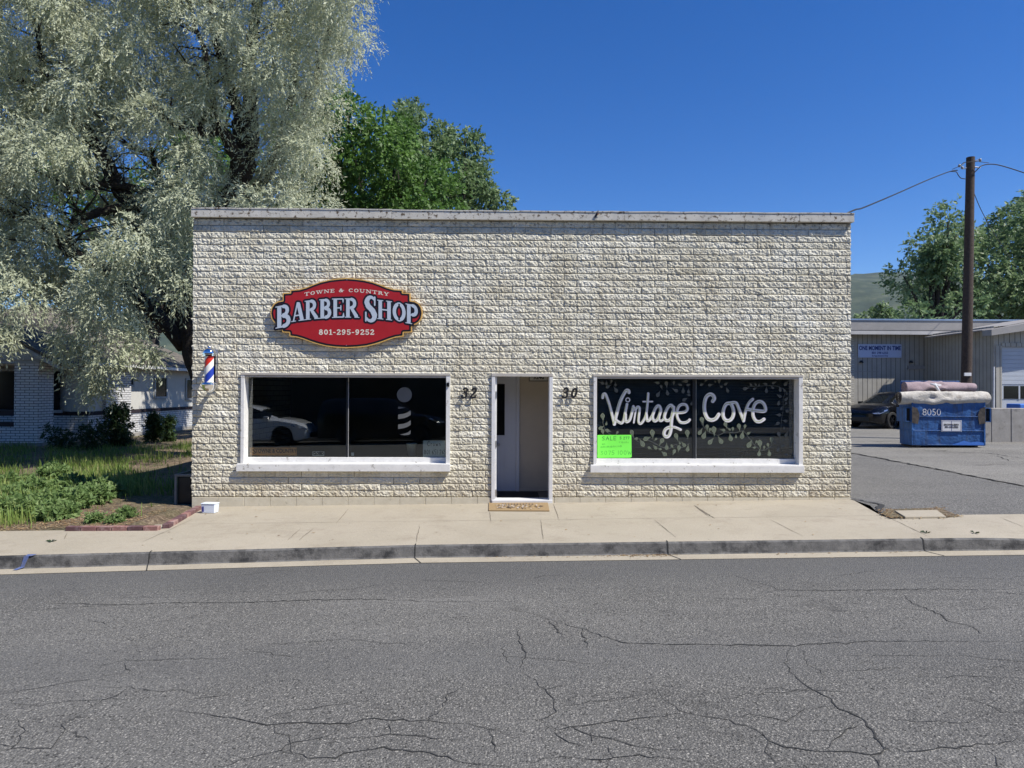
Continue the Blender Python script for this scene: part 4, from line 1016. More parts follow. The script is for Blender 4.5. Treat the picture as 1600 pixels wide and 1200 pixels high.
hand('handwriting', 'Crown', 1090, 1000, 62, 1.0, .8, 'black', ph, .1705, 0, s5, .3); hand('handwriting', '801 651 2651', 1052, 1112, 60, .78, .85, 'black', ph, .1705, 0, s5, .3)
board('white_switch', 'tiny white plate at the foot of the window mullion', 'plate', [(75,1090),(112,1090),(112,1132),(75,1132)], .172, .004, 'paper', s5)
# cup shape behind glass
c = U(*s5(885, 1130), 1, .55)
mb = MB(); mb.lathe([(.001, 0), (.055, 0), (.085, .19), (.09, .19), (.09, .2), (.08, .2), (.05, .01)], c, 24)
o = mb.build('flower_pot', 'papergrey', smooth=True); tag(o, 'pale tapered pot standing inside the left window behind the right pane', 'pot')
# door chime/camera on the right side of left window frame
p = U(700, 601, 1, -.03)
mb = MB(); mb.box(p[0]-.022, p[0]+.022, -.052, -.031, p[2]-.032, p[2]+.032); o = mb.build('door_camera', 'alum', bevel=.006)
tag(o, 'small dark doorbell camera fixed to the right side of the left window frame', 'camera')
mb = MB(); mb.tube([(p[0], -.06, p[2]+.008), (p[0], -.052, p[2]+.008)], .01, 14); mb.build('lens', 'winglass', o)

# ------------------------------------------------------------------ doorway
dx0, dx1, dzt = DR['x0'], DR['x1'], DR['zt']; zth = wz(781, 815, -.02)
df = MB(); df.box(dx0, dx0+.055, -.030, .20, zth-.06, dzt-.051); df.box(dx0+.0555, dx0+.08, .01, .19, zth, dzt-.051); df.box(dx1-.055, dx1, -.030, .20, zth-.06, dzt-.051)
dframe = df.build('door_frame', 'jamb', shop, bevel=.004)
mb = MB(); mb.box(dx0-.002, dx1+.002, -.034, .20, dzt-.05, dzt); mb.build('head', 'cream', dframe, bevel=.004)
mb = MB(); mb.box(dx0+.01, dx1-.002, -.045, .21, zth-.055, zth); mb.build('threshold', 'jamb', dframe, bevel=.008)
mb = MB()
for z in (1.60, .83, .07): mb.box(dx0+.05, dx0+.075, -.036, -.004, z-.045, z+.045)
for k, z in enumerate((1.60, .83, .07)):
    mb2 = MB(); mb2.box(dx0+.056, dx0+.083, -.0, .009, z-.05, z+.05); mb2.tube([(dx0+.07, -.003, z-.05), (dx0+.07, -.003, z+.05)], .007, 8); mb2.build('hinge', 'steel', dframe)
YB = 1.15
mb = MB(); mb.box(-.72, .74, YB, YB+.06, -.06, 2.9); mb.build('vestibule_wall', 'beige', shop)
mb = MB(); mb.box(-.74, .76, .235, YB, -.062, zth-.03); mb.build('vestibule_floor', 'tile', shop)
mb = MB(); mb.box(-.725, -.715, .235, YB, -.03, 2.9); mb.box(.735, .742, .235, YB, -.03, 2.9); mb.box(-.715, .735, .235, YB, 2.2, 2.26); mb.build('vestibule_lining', 'beige', shop)
def vx(px, py=690): return U(px, py, 1, YB-.03)[0]
def vz(py, px=800): return U(px, py, 1, YB-.03)[2]
zf = zth-.03
a, b = vx(752), vx(806); ddr = MB(); gx0, gx1 = vx(763), vx(788.5); gt, gb = vz(600), vz(680)
ddr.box(a, gx0, YB-.045, YB-.003, zf+.01, 2.02); ddr.box(gx1, b, YB-.045, YB-.003, zf+.01, 2.02); ddr.box(gx0, gx1, YB-.045, YB-.003, gt, 2.02); ddr.box(gx0, gx1, YB-.045, YB-.003, zf+.01, gb)
inner_door = ddr.build('inner_door', 'bluedoor', shop, bevel=.002)
mb = MB(); mb.box(gx0, gx1, YB-.03, YB-.025, gb, gt); mb.build('door_glass', 'winglass', inner_door)
mb = MB()
for (x0, x1, z0, z1) in ((gx0-.02, gx0, gb-.02, gt+.02), (gx1, gx1+.012, gb-.02, gt+.02), (gx0, gx1, gt, gt+.012), (gx0, gx1, gb-.012, gb), (vx(762), vx(790), vz(697), vz(696)), (vx(789.4), vx(790.2), vz(742), vz(697)), (vx(762), vx(790), vz(743), vz(742))): mb.box(x0, x1, YB-.053, YB-.0455, min(z0, z1), max(z0, z1))
mb.build('moulding', 'bluedoor', inner_door)
mb = MB(); kx, kz = vx(778.6), vz(694); mb.tube([(kx, YB-.045, kz), (kx, YB-.07, kz), (kx, YB-.075, kz), (kx, YB-.10, kz)], [.012, .012, .028, .02], 14); mb.build('knob', 'steel', inner_door, smooth=True)
mb = MB(); mb.box(vx(806)+.004, vx(811.5), YB-.06, YB-.001, zf, 2.08); mb.build('door_casing', 'bluedoor', shop, bevel=.003)
mb = MB(); mb.box(vx(811.5)+.002, .733, YB-.018, YB-.001, zf, zf+.07); mb.build('skirting', 'beige', shop, bevel=.003)
mb = MB(); x0, x1 = U(778, 775, 2, zf)[0], U(842, 775, 2, zf)[0]; mb.box(x0, x1, .26, .98, zf+.002, zf+.012); o = mb.build('indoor_mat', 'rubber', bevel=.004); tag(o, 'dark rubber mat on the floor just inside the open doorway', 'mat')
vs = thing('framed_notice', tuple(U(842, 597, 1, YB-.02)), 'small framed notice hanging high on the beige wall inside the doorway', 'sign')
x0, x1, z0, z1 = vx(826), vx(857), vz(596), vz(578); mb = MB(); mb.box(x0, x1, YB-.02, YB-.002, z0, z1); mb.build('frame', 'lgrey', vs, bevel=.004)
mb = MB(); mb.box(x0+.02, x1-.02, YB-.024, YB-.021, z0+.02, z1-.02); mb.build('card', 'papergrey', vs)
strip_text('lettering', '', '3240', .085, 'black', vs, ((x0+x1)/2, (z0+z1)/2-.03), YB-.026, .002, 1.1)

# coir mat outside the door
q = [(764, 786.8), (856, 786.8), (858.5, 799.5), (763.5, 799)]
pm = [wpt(*p) for p in q]; zb2 = Gz(0)
dm = thing('door_mat', (np.mean([p[0] for p in pm]), np.mean([p[1] for p in pm]), zb2), 'tan coir doormat with a faded floral print on the pavement at the doorway', 'doormat')
mb = MB(); V = [(p[0], p[1], Gz(p[0])+.002) for p in pm]+[(p[0], p[1], Gz(p[0])+.017) for p in pm]
mb.add(V, [(0, 1, 2, 3), (7, 6, 5, 4), (0, 4, 5, 1), (1, 5, 6, 2), (2, 6, 7, 3), (3, 7, 4, 0)]); matb = mb
def matpt(u, v, lift): 
    A = np.array(pm[0])*(1-u)*(1-v)+np.array(pm[1])*u*(1-v)+np.array(pm[2])*u*v+np.array(pm[3])*(1-u)*v; return (A[0], A[1], Gz(A[0])+lift)
pr0 = MB(); pr1 = MB(); mb = pr0; mk_ = pr1
for k in range(11):
    u = .22+k*.05; mb.add([matpt(u, .17, .0195), matpt(u+.028, .17, .0195), matpt(u+.028, .3, .0195), matpt(u, .3, .0195)], [(0, 3, 2, 1)])
for k in range(70):
    u, v = rng.uniform(.1, .88), rng.uniform(.42, .85); L = rng.uniform(.02, .05); a = rng.uniform(-.6, .6); d_ = np.array([math.cos(a), math.sin(a)])*L; n_ = np.array([-math.sin(a), math.cos(a)])*[.007, .05]
    tgt = mb if k % 2 else mk_
    tgt.add([matpt(u, v, .0195+.0002*k), matpt(u+d_[0]*.5+n_[0], min(.95, v+d_[1]+n_[1]), .0195+.0002*k), matpt(u+d_[0], min(.95, v+d_[1]), .0195+.0002*k), matpt(u+d_[0]*.5-n_[0], v+d_[1]-n_[1], .0195+.0002*k)], [(0, 3, 2, 1)])
for m_, mi_ in ((pr0, 1), (pr1, 2)):
    upward(m_, 0); matb.add(m_.v, m_.f, mi_)
matb.build('mat_body', ['coir', 'coirdark', 'coirpale'], dm)

# house numbers
def number(txt, px, label):
    c = U(px, 614, 1, -.03); hgt = .165
    fl, wd = layout(txt, .1)
    t = thing('house_number', (c[0], -.045, c[2]-hgt/2), label, 'house number')
    for k, ch in enumerate(txt):
        pr, w_ = layout(ch); x0 = c[0]-.125+k*.135
        def place(x, z, y): return (x0+x*hgt*.98+.20*(z-.5)*hgt, y, c[2]+(z-.5)*hgt)
        V = []; F = []
        xs_ = np.linspace(-.1, .8, 60); zs_ = np.linspace(-.1, 1.1, 70); X_, Z_ = np.meshgrid(xs_, zs_); D__ = strokes_field(X_, Z_, pr)
        field_faces(D__, xs_, zs_, .032, lambda x, z: place(x, z, -.045), V, F); n = len(V)
        V2 = [(v[0], -.037, v[2]) for v in V]
        o = mesh_np('digit', np.array(V), F, 'iron', t)
        s = o.modifiers.new('thickness', 'SOLIDIFY'); s.thickness = .007; s.offset = -1
number('32', 734, 'black italic number 32 fixed to the block wall left of the doorway')
number('30', 891, 'black italic number 30 fixed to the block wall right of the doorway')

# ------------------------------------------------------------------ barber shop sign
def s_(cx, cy): return (400+cx*280/1600, 420+cy*140/800)
bs = thing('shop_sign', tuple(U(541, 544, 1, -.04)), 'red shaped signboard reading BARBER SHOP on the upper left wall', 'sign')
half = [(808,82)]+[(880,87),(960,97),(1040,115),(1110,140),(1170,165),(1230,182),(1310,188),(1310,213),(1378,216),(1378,283),(1420,290),(1455,310),(1478,345),(1488,395),(1478,445),(1455,478),(1425,497),(1392,503)]
bot = [(1392,567),(1318,570),(1318,603),(1250,612),(1190,630),(1130,653),(1060,675),(990,692),(900,703),(808,707)]
right = half+bot
left = [(1616-x, y) for x, y in right][::-1]
left = [(236, 567) if p == (224, 567) else p for p in left]
OUT = right+left[1:-1]
OUTz = [(x, -y) for x, y in OUT]
def signpl(y): return lambda x, z: tuple(U(*s_(x, -z), 1, y))
Bf = [(w*245, [((x+.0)*245+150, z*225-527) for x, z in pts]) for w, pts in [(w, p) for w, p in layout('B')[0]]]
# the first letter leans out over the board edge, as its own raised shape
bb = MB(); fr_ = [U(*s_(x, y), 1, -.062) for x, y in OUT][::-1]; n = len(fr_)
bb.add([tuple(p) for p in fr_]+[(p[0], -.02, p[2]) for p in fr_], [tuple(range(n)), tuple(range(2*n-1, n-1, -1))]+[(i, i+n, (i+1) % n+n, (i+1) % n) for i in range(n)])
bb.build('board', 'gold', bs)
bnd = (110, 1506, -720, -70)
field_mesh('border', lambda X, Z: poly_field(X, Z, OUTz), bnd, 4, -9, signpl(-.0632), 'black', bs)
field_mesh('field', lambda X, Z: poly_field(X, Z, OUTz), bnd, 4, -25, signpl(-.0644), 'red', bs)
# BARBER SHOP arched letters
def base_y(x): return 437+.000162*(x-812)**2
def top_y(x): return 262+.000165*(x-810)**2
def arched(ch, x0, x1, up=0, dn=0, slant=0):
    wch, pr = G[ch]
    def f(X, Z):   # X,Z in crop px with Z=-y
        Y = -Z; b = base_y(X)+dn; t = top_y(X)-up; H = b-t
        v = (b-Y)/H; u = (X-x0)/(x1-x0)*wch
        Hn = (base_y((x0+x1)/2)+dn-top_y((x0+x1)/2)+up); ar = (x1-x0)/wch/Hn      # keep stroke widths
        flx = [(w_, [(p[0]*ar, p[1]) for p in pts]) for w_, pts in pr]
        return strokes_field(u*ar, v, flx)*Hn
    return f
LET = [('B', 175, 318, -8, 34), ('A', 316, 432, 0, 0), ('R', 436, 562, 0, 0), ('B', 566, 678, 0, 0), ('E', 680, 790, 0, 0), ('R', 794, 920, 0, 0), ('S', 966, 1082, 28, 32), ('H', 1084, 1216, 0, 0), ('O', 1216, 1340, 0, 0), ('P', 1336, 1456, 0, 4)]
fs = [arched(*l) for l in LET]
def allf(X, Z):
    D = np.full(X.shape, 1e9)
    for f in fs: D = np.minimum(D, f(X, Z))
    return D
lb = (130, 1500, -570, -210)
field_mesh('letter_shadow', allf, lb, 3, 15, signpl(-.0658), 'black', bs)
field_mesh('letters', allf, lb, 2.5, -1.5, signpl(-.0670), 'silver', bs)
# small arched line
def arcline(txt, x0, x1, ybase, htt, curve, mat, name, bold=.02):
    pr, wd = layout(txt, .10)
    k = (x1-x0)/wd; ar = k/htt
    flx = [(w_ if not isinstance(w_, tuple) else w_, [(p[0]*ar, p[1]) for p in pts]) for w_, pts in pr]
    def f(X, Z):
        Y = -Z; xm = (x0+x1)/2; b = ybase+curve*((X-xm)/((x1-x0)/2))**2
        return strokes_field((X-x0)/k*ar, (b-Y)/htt, flx)*htt
    field_mesh(name, f, (x0-8, x1+8, -ybase-curve-8, -ybase+htt+8), 1.3, bold*htt, signpl(-.0658), mat, bs)
arcline('TOWNE & COUNTRY', 432, 1188, 207, 30, 37, 'ivory', 'top_line', .03)
arcline('801-295-9252', 560, 1056, 588, 46, 0, 'ivory', 'phone_number', .03)
mb = MB()
for cx, cy in ((812, 97), (808, 684)):
    p = U(*s_(cx, cy), 1, -.0644); mb.tube([(p[0], -.0645, p[2]), (p[0], -.069, p[2])], .008, 10)
mb.build('screw', 'steel', bs)

# ------------------------------------------------------------------ barber pole
pc = U(327.3, 578, 1, -.22); PR = .078
def pz(py): return U(327.3, py, 1, -.22)[2]
bp = thing('barber_pole', (pc[0], -.22, pz(613)), 'red, white and blue striped barber pole with chrome caps on the wall', 'barber pole')
z0 = pz(613)
def lat(name, prof, mat, dz=0): 
    mb = MB(); mb.lathe([(r, z) for r, z in prof], (pc[0], -.22, 0), 32); o = mb.build(name, mat, bp, smooth=True); shade_auto(o, 40); return o
zt0, zt1, zt2 = pz(541), pz(552), pz(556.5)
lat('top_cap', [(.002, zt0+.002), (.018, zt0), (.022, zt0-.008)]+[(.094*math.sin(rad(q)), zt1+.085*math.cos(rad(q))) for q in range(18, 91, 12)]+[(.097, zt1), (.106, zt1-.002), (.106, zt1-.015), (.092, zt1-.02), (.092, zt2), (.06, zt2)][::-1], 'chrome')
zb0, zb1 = pz(597.5), pz(602)
lat('bottom_cap', [(.06, zb0), (.094, zb0), (.112, zb0-.018), (.116, zb0-.03), (.112, zb1), (.104, zb1-.01), (.10, pz(606)), (.075, pz(610)), (.04, pz(612.5)), (.002, pz(613.3))][::-1], 'chrome')
mb = MB(); mb.lathe([(.072, zb0-.01-(zb0+zt2)/2), (.072, zt2+.01-(zb0+zt2)/2)], (0, 0, 0), 40); st = mb.build('striped_cylinder', 'stripe', bp, smooth=True, local=True)
st.location = (0, 0, (zb0+zt2)/2-z0)
mb = MB()
mb.box(pc[0]+.074, pc[0]+.10, -.235, -.205, zb0-.02, zt2+.02); mb.build('side_rail', 'chrome', bp)
mb = MB()
for z in (zt1-.0, zb1+.01): mb.box(pc[0]-.025, pc[0]+.025, -.14, -.02, z-.018, z+.018)
mb.box(pc[0]-.05, pc[0]+.05, -.03, -.018, pz(608), pz(545)); mb.build('bracket', 'steel', bp, bevel=.004)

# bird on the coping
bx = U(930, 334, 1, -.09)
bd = thing('bird', (bx[0], -.085, CZ+.13), 'small dark swallow clinging to the front edge of the roof coping', 'bird')
mb = MB(); c = np.array(bx)
def bpnt(px, py, y=-.095): return tuple(U(px, py, 1, y))
mb.tube([bpnt(936.5, 333.3), bpnt(935, 332.8), bpnt(933, 334), bpnt(931.5, 336)], [.004, .016, .021, .012], 10)
mb.tube([bpnt(938.5, 333.4), bpnt(936.5, 333.2)], [.001, .004], 6)
mb.build('body', 'feather', bd, smooth=True)
mb = MB(); mb.add([bpnt(932, 333), bpnt(934.8, 327.6), bpnt(935.5, 333), bpnt(933.5, 333.5, -.08)], [(0, 1, 2), (2, 1, 3), (3, 1, 0), (0, 2, 3)])
mb.add([bpnt(931.5, 334.5), bpnt(928, 341), bpnt(930.8, 338.5), bpnt(930, 336, -.08)], [(0, 1, 2), (2, 1, 3), (3, 1, 0)]); mb.add([bpnt(932.2, 335), bpnt(929, 341.3), bpnt(932.6, 336.5), bpnt(931, 336, -.08)], [(0, 1, 2), (2, 1, 3), (3, 1, 0)])
mb.build('wing', 'feather', bd)
mb = MB(); mb.tube([bpnt(935.8, 334.2, -.107), bpnt(934.3, 334.6, -.111), bpnt(933, 335.4, -.108)], [.005, .009, .004], 8); mb.build('breast', 'rusty', bd, smooth=True)
# ================================================================== SMALL THINGS BY THE BUILDING
# white box on the pavement
p = wpt(328, 801)
wb = thing('white_box', (p[0], p[1], Gz(p[0])), 'small white plastic box with a blue mark on the pavement', 'box', rz=rad(-8))
mb = MB(); mb.add([(x*sx_, y*sx_, z) for z, sx_ in ((.004, .92), (.13, 1)) for x, y in ((-.105, -.06), (.105, -.06), (.105, .07), (-.105, .07))], [(0, 3, 2, 1), (4, 5, 6, 7), (0, 1, 5, 4), (1, 2, 6, 5), (2, 3, 7, 6), (3, 0, 4, 7)])
mb.build('tub', 'plastic', wb, bevel=.006, local=True)
mb = MB(); mb.box(-.110, .110, -.065, .075, .131, .147); mb.build('lid', 'plastic', wb, bevel=.006, local=True)
mb = MB(); mb.add([(-.106, -.052, .09), (-.106, -.02, .115), (-.106, .02, .10), (-.106, -.01, .08), (-.106, -.02, .03), (-.106, -.045, .03)], [(0, 1, 2, 3, 4, 5)][:1]); mb.box(-.085, -.06, -.066, -.063, .02, .10)
mb.build('ink_mark', 'blueink', wb, local=True)
# metal frame crate on the left side of the building
a = U(272, 797, 1, .25); xk0, xk1 = a[0], XL-.02; zk = Gz(-5.5)-.02
kf = thing('metal_frame', ((xk0+xk1)/2, .6, zk), 'grey steel framed equipment cover in the shade of the shop wall', 'equipment cover')
mb = MB(); y0, y1, z1 = .25, 1.15, zk+.50; r = .018
for x in (xk0+r, xk1-r):
    for y in (y0+r, y1-r): mb.box(x-r, x+r, y-r, y+r, zk, z1)
for x in (xk0+r, xk1-r): mb.box(x-r, x+r, y0+2*r, y1-2*r, z1-2*r, z1)
for y in (y0+r, y1-r): mb.box(xk0+2*r, xk1-2*r, y-r, y+r, z1-2*r, z1-.002)
mb.build('frame', 'lgrey', kf, bevel=.004)
mb = MB(); mb.box(xk0+.03, xk1-.03, y0+.05, y1-.05, zk+.02, z1-.05); mb.build('cabinet', 'alum', kf, bevel=.01)
# edging bricks: front run and the run back to the corner of the shop
eb = MB(); eb.box(-.10, .10, -.045, .045, 0, .065); brick0 = None
def z_of(x): return Gz(x)-.01
A = np.array(wpt(102, 829.5)); B = np.array(wpt(247, 829)); C = np.array(wpt(309, 796))
runs = []
def lay(P, Q, n):
    d = Q-P; L = np.hypot(*d)
    for k in range(n): runs.append((P+d*(k+.5)/n, math.atan2(d[1], d[0]), L/n))
lay(A, B, 6); lay(B+np.array([.03, .1]), C, 8)
words = ['first', 'second', 'third', 'fourth', 'fifth', 'sixth', 'seventh', 'eighth']
for k, (q, ang, L) in enumerate(runs):
    lab = ('%s red brick from the left in the edging row facing the street' % words[k]) if k < 6 else ('%s red brick from the front in the row running to the shop' % words[k-6])
    if brick0 is None: brick0 = eb.build('edging_brick', 'edging', bevel=.006); o = brick0
    else: o = brick0.copy(); COL.objects.link(o)
    o.location = (q[0], q[1]+.04, z_of(q[0])); o.scale = (L/.2*.955, 1, 1); o.rotation_euler = (rng.normal()*.02, rng.normal()*.015, ang+rng.normal()*.012)
    tag(o, lab, 'brick', 'red edging bricks round the dirt bed')
# water meter lid in the broken pavement
q = [U(1398, 797.5, 2, .0), U(1466, 796.5, 2, .0), U(1478, 806.5, 2, 0), U(1415, 807, 2, 0)]
zz = lot_z(q[0][0], -1)+.03
q = [U(a, b, 2, zz) for a, b in ((1398, 797.5), (1464, 796.5), (1478, 806.5), (1414, 807))]
mb = MB(); mb.add([tuple(v) for v in q]+[(v[0], v[1], v[2]-.04) for v in q], [(0, 3, 2, 1), (4, 5, 6, 7), (0, 1, 5, 4), (1, 2, 6, 5), (2, 3, 7, 6), (3, 0, 4, 7)])
o = mb.build('meter_lid', 'walk', bevel=.008); tag(o, 'pale concrete meter lid set in the broken asphalt right of the shop', 'access lid')
bp_ = [U(a, b, 2, zz-.018) for a, b in ((1378, 803), (1384, 796), (1468, 793), (1500, 806.5), (1470, 808.5), (1392, 808.5))]
mb = MB(); mb.add([tuple(v) for v in bp_], [tuple(range(6))]); upward(mb, 0)
o = mb.build('broken_ground', 'dirt'); tag(o, kind='structure')
# loose stones in the patch, dry leaves in the gutter
def scatter(name, label, cat, pts, size, mat, flat=False):
    V = []; F = []; R_ = []
    for (x, y, z) in pts:
        s = size*rng.uniform(.5, 1.3); b = len(V); r_ = rng.random()
        if flat:
            a = rng.uniform(0, 6.28); t = rng.uniform(.1, .5)
            for u, v in ((-1, 0), (0, -.4), (1, 0), (0, .4)): V.append((x+s*(u*math.cos(a)-v*math.sin(a)), y+s*(u*math.sin(a)+v*math.cos(a)), z+.004+s*abs(v)*t+s*.2*rng.random()))
            F.append([b, b+1, b+2, b+3]); R_ += [r_]*4
        else:
            for u, v, w_ in ((1, 0, 0), (0, 1, 0), (-1, 0, 0), (0, -1, 0), (0, 0, .8)): V.append((x+s*u*rng.uniform(.6, 1.1), y+s*v*rng.uniform(.6, 1.1), z+s*w_*rng.uniform(.5, 1)))
            F += [[b, b+1, b+4], [b+1, b+2, b+4], [b+2, b+3, b+4], [b+3, b, b+4]]; R_ += [r_]*5
    o = mesh_np(name, np.array(V), F, mat, attr=('rnd', np.array(R_))); return tag(o, label, cat, kind='stuff')
pts = []
for k in range(260):
    e = rng.random(); a, b = bp_[rng.integers(0, 6)], bp_[rng.integers(0, 6)]; v = a*e+b*(1-e)+rng.normal(size=3)*[.05, .04, 0]; pts.append((v[0], v[1], zz-.016))
scatter('gravel', 'loose pale gravel round the meter lid', 'gravel', pts, .014, 'litter')
pts = []
for k in range(240):
    px = rng.normal(1000, 26) if k < 170 else rng.uniform(700, 1450); p = U(px, 863.5, 2, -.24); x = p[0]; pts.append((x, yc(x)-.02-abs(rng.normal())*.04, Gz(x)-.142))
scatter('gutter_leaves', 'dry brown leaves gathered in the gutter in front of the right window', 'dry leaves', pts, .016, 'litter', True)
pts = []
for k in range(4200):
    x = rng.uniform(-9, -5.25); y = -1.72+abs(rng.normal())*.9
    pts.append((x, y, yz(x, y)+.0))
for k in range(50): x = rng.uniform(-5, 7); pts.append((x, rng.uniform(-2.8, -.1), Gz(x)))
scatter('dirt_litter', 'dry leaf litter and crumbs over the bare dirt bed left of the shop', 'leaf litter', pts, .022, 'litter', True)

# ================================================================== CAR BUILDER (nose towards +x, wheels on z=0)
def interp(x, tab): return float(np.interp(x, [t[0] for t in tab], [t[1] for t in tab]))
def car(name, label, paint_m, loc, rz, L=4.55, W=1.8, roof=1.45, kind='sedan', group=None):
    t = thing(name, loc, label, 'car', group, rz)
    # x from 0 (nose) backwards to -L ; belt = shoulder height ; top = centre height
    wb0, wb1 = -.92, -.92-2.68; r = .335; ra = .385
    if kind == 'sedan':
        top = [(-L, .80), (-L+.04, .98), (-L+.35, 1.10), (-3.55, 1.30), (-2.7, roof), (-2.2, roof), (-1.9, roof-.07), (-1.05, .985), (-.6, .92), (-.25, .80), (-.08, .68), (0, .52)]
        belt = [(-L, .78), (-L+.05, .93), (-3.4, .97), (-1.1, .90), (-.5, .80), (-.2, .70), (-.06, .60), (0, .48)]
        cab = (-3.75, -1.08)
    else:
        top = [(-L, .9), (-L+.03, 1.15), (-L+.2, 1.55), (-L+.5, roof-.03), (-3.2, roof), (-2.2, roof), (-1.9, roof-.06), (-1.15, 1.10), (-.6, 1.04), (-.2, .95), (-.06, .80), (0, .60)]
        belt = [(-L, .85), (-L+.05, 1.02), (-3.4, 1.06), (-1.1, 1.02), (-.5, .96), (-.15, .86), (-.05, .70), (0, .55)]
        cab = (-L+.12, -1.18)
    half = [(-L, .55), (-L+.08, .78), (-L+.3, .86), (-3.3, .90), (-1.4, .90), (-.7, .88), (-.35, .80), (-.12, .66), (-.03, .50), (0, .40)]
    xs = sorted(set(list(np.round(-np.concatenate([np.linspace(0, .3, 8), np.arange(.36, L-.3, .05), np.linspace(L-.28, L, 8)]), 3))))
    V = []; F = []; mi = []; nr = 12
    for x in xs:
        zb = .20+.08*max(0, (x+.35)/.35)
        for wc in (wb0, wb1):
            if abs(x-wc) < ra: zb = max(zb, r+math.sqrt(ra*ra-(x-wc)**2))
        zt = interp(x, top); zl = min(interp(x, belt), zt-.0); w = interp(x, half)*W/1.8
        incab = cab[0] < x < cab[1]
        tw = w*.66 if incab else w*.80
        dd = (zt-zl)
        prof = [(w*.55, zb), (w*.93, zb), (w*.97, zb+.03), (w*.985, .36), (w, .58), (w*.995, max(.6, zl-.12)), (w*.965, zl), (w*.94, zl+dd*.10), (tw+(w*.94-tw)*.12, zl+dd*.86), (tw*.90, zl+dd*.96), (tw*.5, zt), (0, zt+.008)]
        V += [(x, -a, max(b, zb)) for a, b in prof]
    ns = len(xs); n0 = len(V); V += [(x, -y, z) for x, y, z in V]
    for i in range(ns-1):
        xm = (xs[i]+xs[i+1])/2; zt = interp(xm, top); zl = interp(xm, belt)
        for k in range(nr-1):
            g = 0
            if cab[0]+.06 < xm < cab[1]-.02 and k == 7 and zt-zl > .22: g = 1
            if k >= 8 and ((cab[1]-.62 < xm < cab[1]+.0 and kind != 'x') and zt < roof-.035): g = 1
            if kind == 'sedan' and k >= 8 and cab[0]-.1 < xm < cab[0]+.65 and zt < roof-.04: g = 1
            if k == 0 : g = 2
            a = i*nr+k; F.append([a, a+1, a+nr+1, a+nr]); mi.append(g); b = a+n0; F.append([b, b+nr, b+nr+1, b+1]); mi.append(g)
    Vn = np.array(V)
    for g, nm, mt in ((0, 'body', paint_m), (1, 'car_window', 'glassdark'), (2, 'underbody', 'carplastic')):
        ff = [f for f, m_ in zip(F, mi) if m_ == g]
        if g == 0:
            e0 = [ns*nr-nr+k for k in range(nr)]; ff.append(e0+[n0+q for q in e0[::-1]]); e1 = [k for k in range(nr)]; ff.append([n0+q for q in e1]+e1[::-1])
        used = sorted({v for f in ff for v in f}); mp = {v: i for i, v in enumerate(used)}
        o = mesh_np(nm, Vn[used], [[mp[v] for v in f] for f in ff], mt, t, smooth=True, local=True)
        bm = bmesh.new(); bm.from_mesh(o.data); bmesh.ops.remove_doubles(bm, verts=bm.verts, dist=.0008); bmesh.ops.recalc_face_normals(bm, faces=bm.faces); bm.to_mesh(o.data); bm.free(); shade_auto(o, 40)
    mb = MB(); mb.box(-L+.35, -.35, -W*.40, W*.40, .22, .70); mb.build('floor_pan', 'carplastic', t, local=True)
    for wc in (wb0, wb1):
        for s in (-1, 1):
            ty = MB(); c0 = (W/2-.225)*s; c1 = (W/2-.01)*s; ww = abs(c1-c0)
            n = 32; prof = [(.22, .0), (r-.03, 0), (r, .03), (r, ww-.03), (r-.03, ww), (.235, ww), (.225, ww-.02)]
            for q, (rr, off) in enumerate(prof):
                for k in range(n): a = 2*math.pi*k/n; ty.v.append((wc+rr*math.cos(a), c0+off*s, r+rr*math.sin(a)))
            for q in range(len(prof)-1):
                for k in range(n): k2 = (k+1) % n; ty.f.append([q*n+k, q*n+k2, (q+1)*n+k2, (q+1)*n+k]); ty.m.append(0)
            wh = ty.build('wheel', 'rubber', t, smooth=True, local=True); shade_auto(wh, 40)
            rm = MB(); yy = c1-.035*s
            rm.tube([(wc, yy-.03*s, r), (wc, yy+.012*s, r)], [.055, .04], 16)
            for k in range(10):
                a = 2*math.pi*k/10+(.12 if k % 2 else -.12); dx_, dz_ = math.cos(a), math.sin(a); px_2, pz_2 = -dz_, dx_
                a0, a1 = .04, .215; w0, w1 = .014, .011
                P4 = [(wc+dx_*a0+px_2*w0, r+dz_*a0+pz_2*w0), (wc+dx_*a1+px_2*w1, r+dz_*a1+pz_2*w1), (wc+dx_*a1-px_2*w1, r+dz_*a1-pz_2*w1), (wc+dx_*a0-px_2*w0, r+dz_*a0-pz_2*w0)]
                rm.add([(x, yy+.0*s, z) for x, z in P4]+[(x, yy-.03*s, z) for x, z in P4], [(0, 1, 2, 3), (7, 6, 5, 4), (0, 4, 5, 1), (1, 5, 6, 2), (2, 6, 7, 3), (3, 7, 4, 0)])
            b = len(rm.v); n = 32
            for rr, off in ((.205, .0), (.232, .008), (.232, -.04), (.205, -.03)):
                for k in range(n): a = 2*math.pi*k/n; rm.v.append((wc+rr*math.cos(a), yy+off*s, r+rr*math.sin(a)))
            for q in range(3):
                for k in range(n): k2 = (k+1) % n; rm.f.append([b+q*n+k, b+q*n+k2, b+(q+1)*n+k2, b+(q+1)*n+k]); rm.m.append(0)
            rm.build('rim', 'rim', wh, local=True)
            bk = MB(); bk.tube([(wc, c0+.03*s, r), (wc, c0+.06*s, r)], .22, 24); bk.build('brake_disc', 'carplastic', wh, local=True)
    hz_ = .66 if kind == 'sedan' else .84
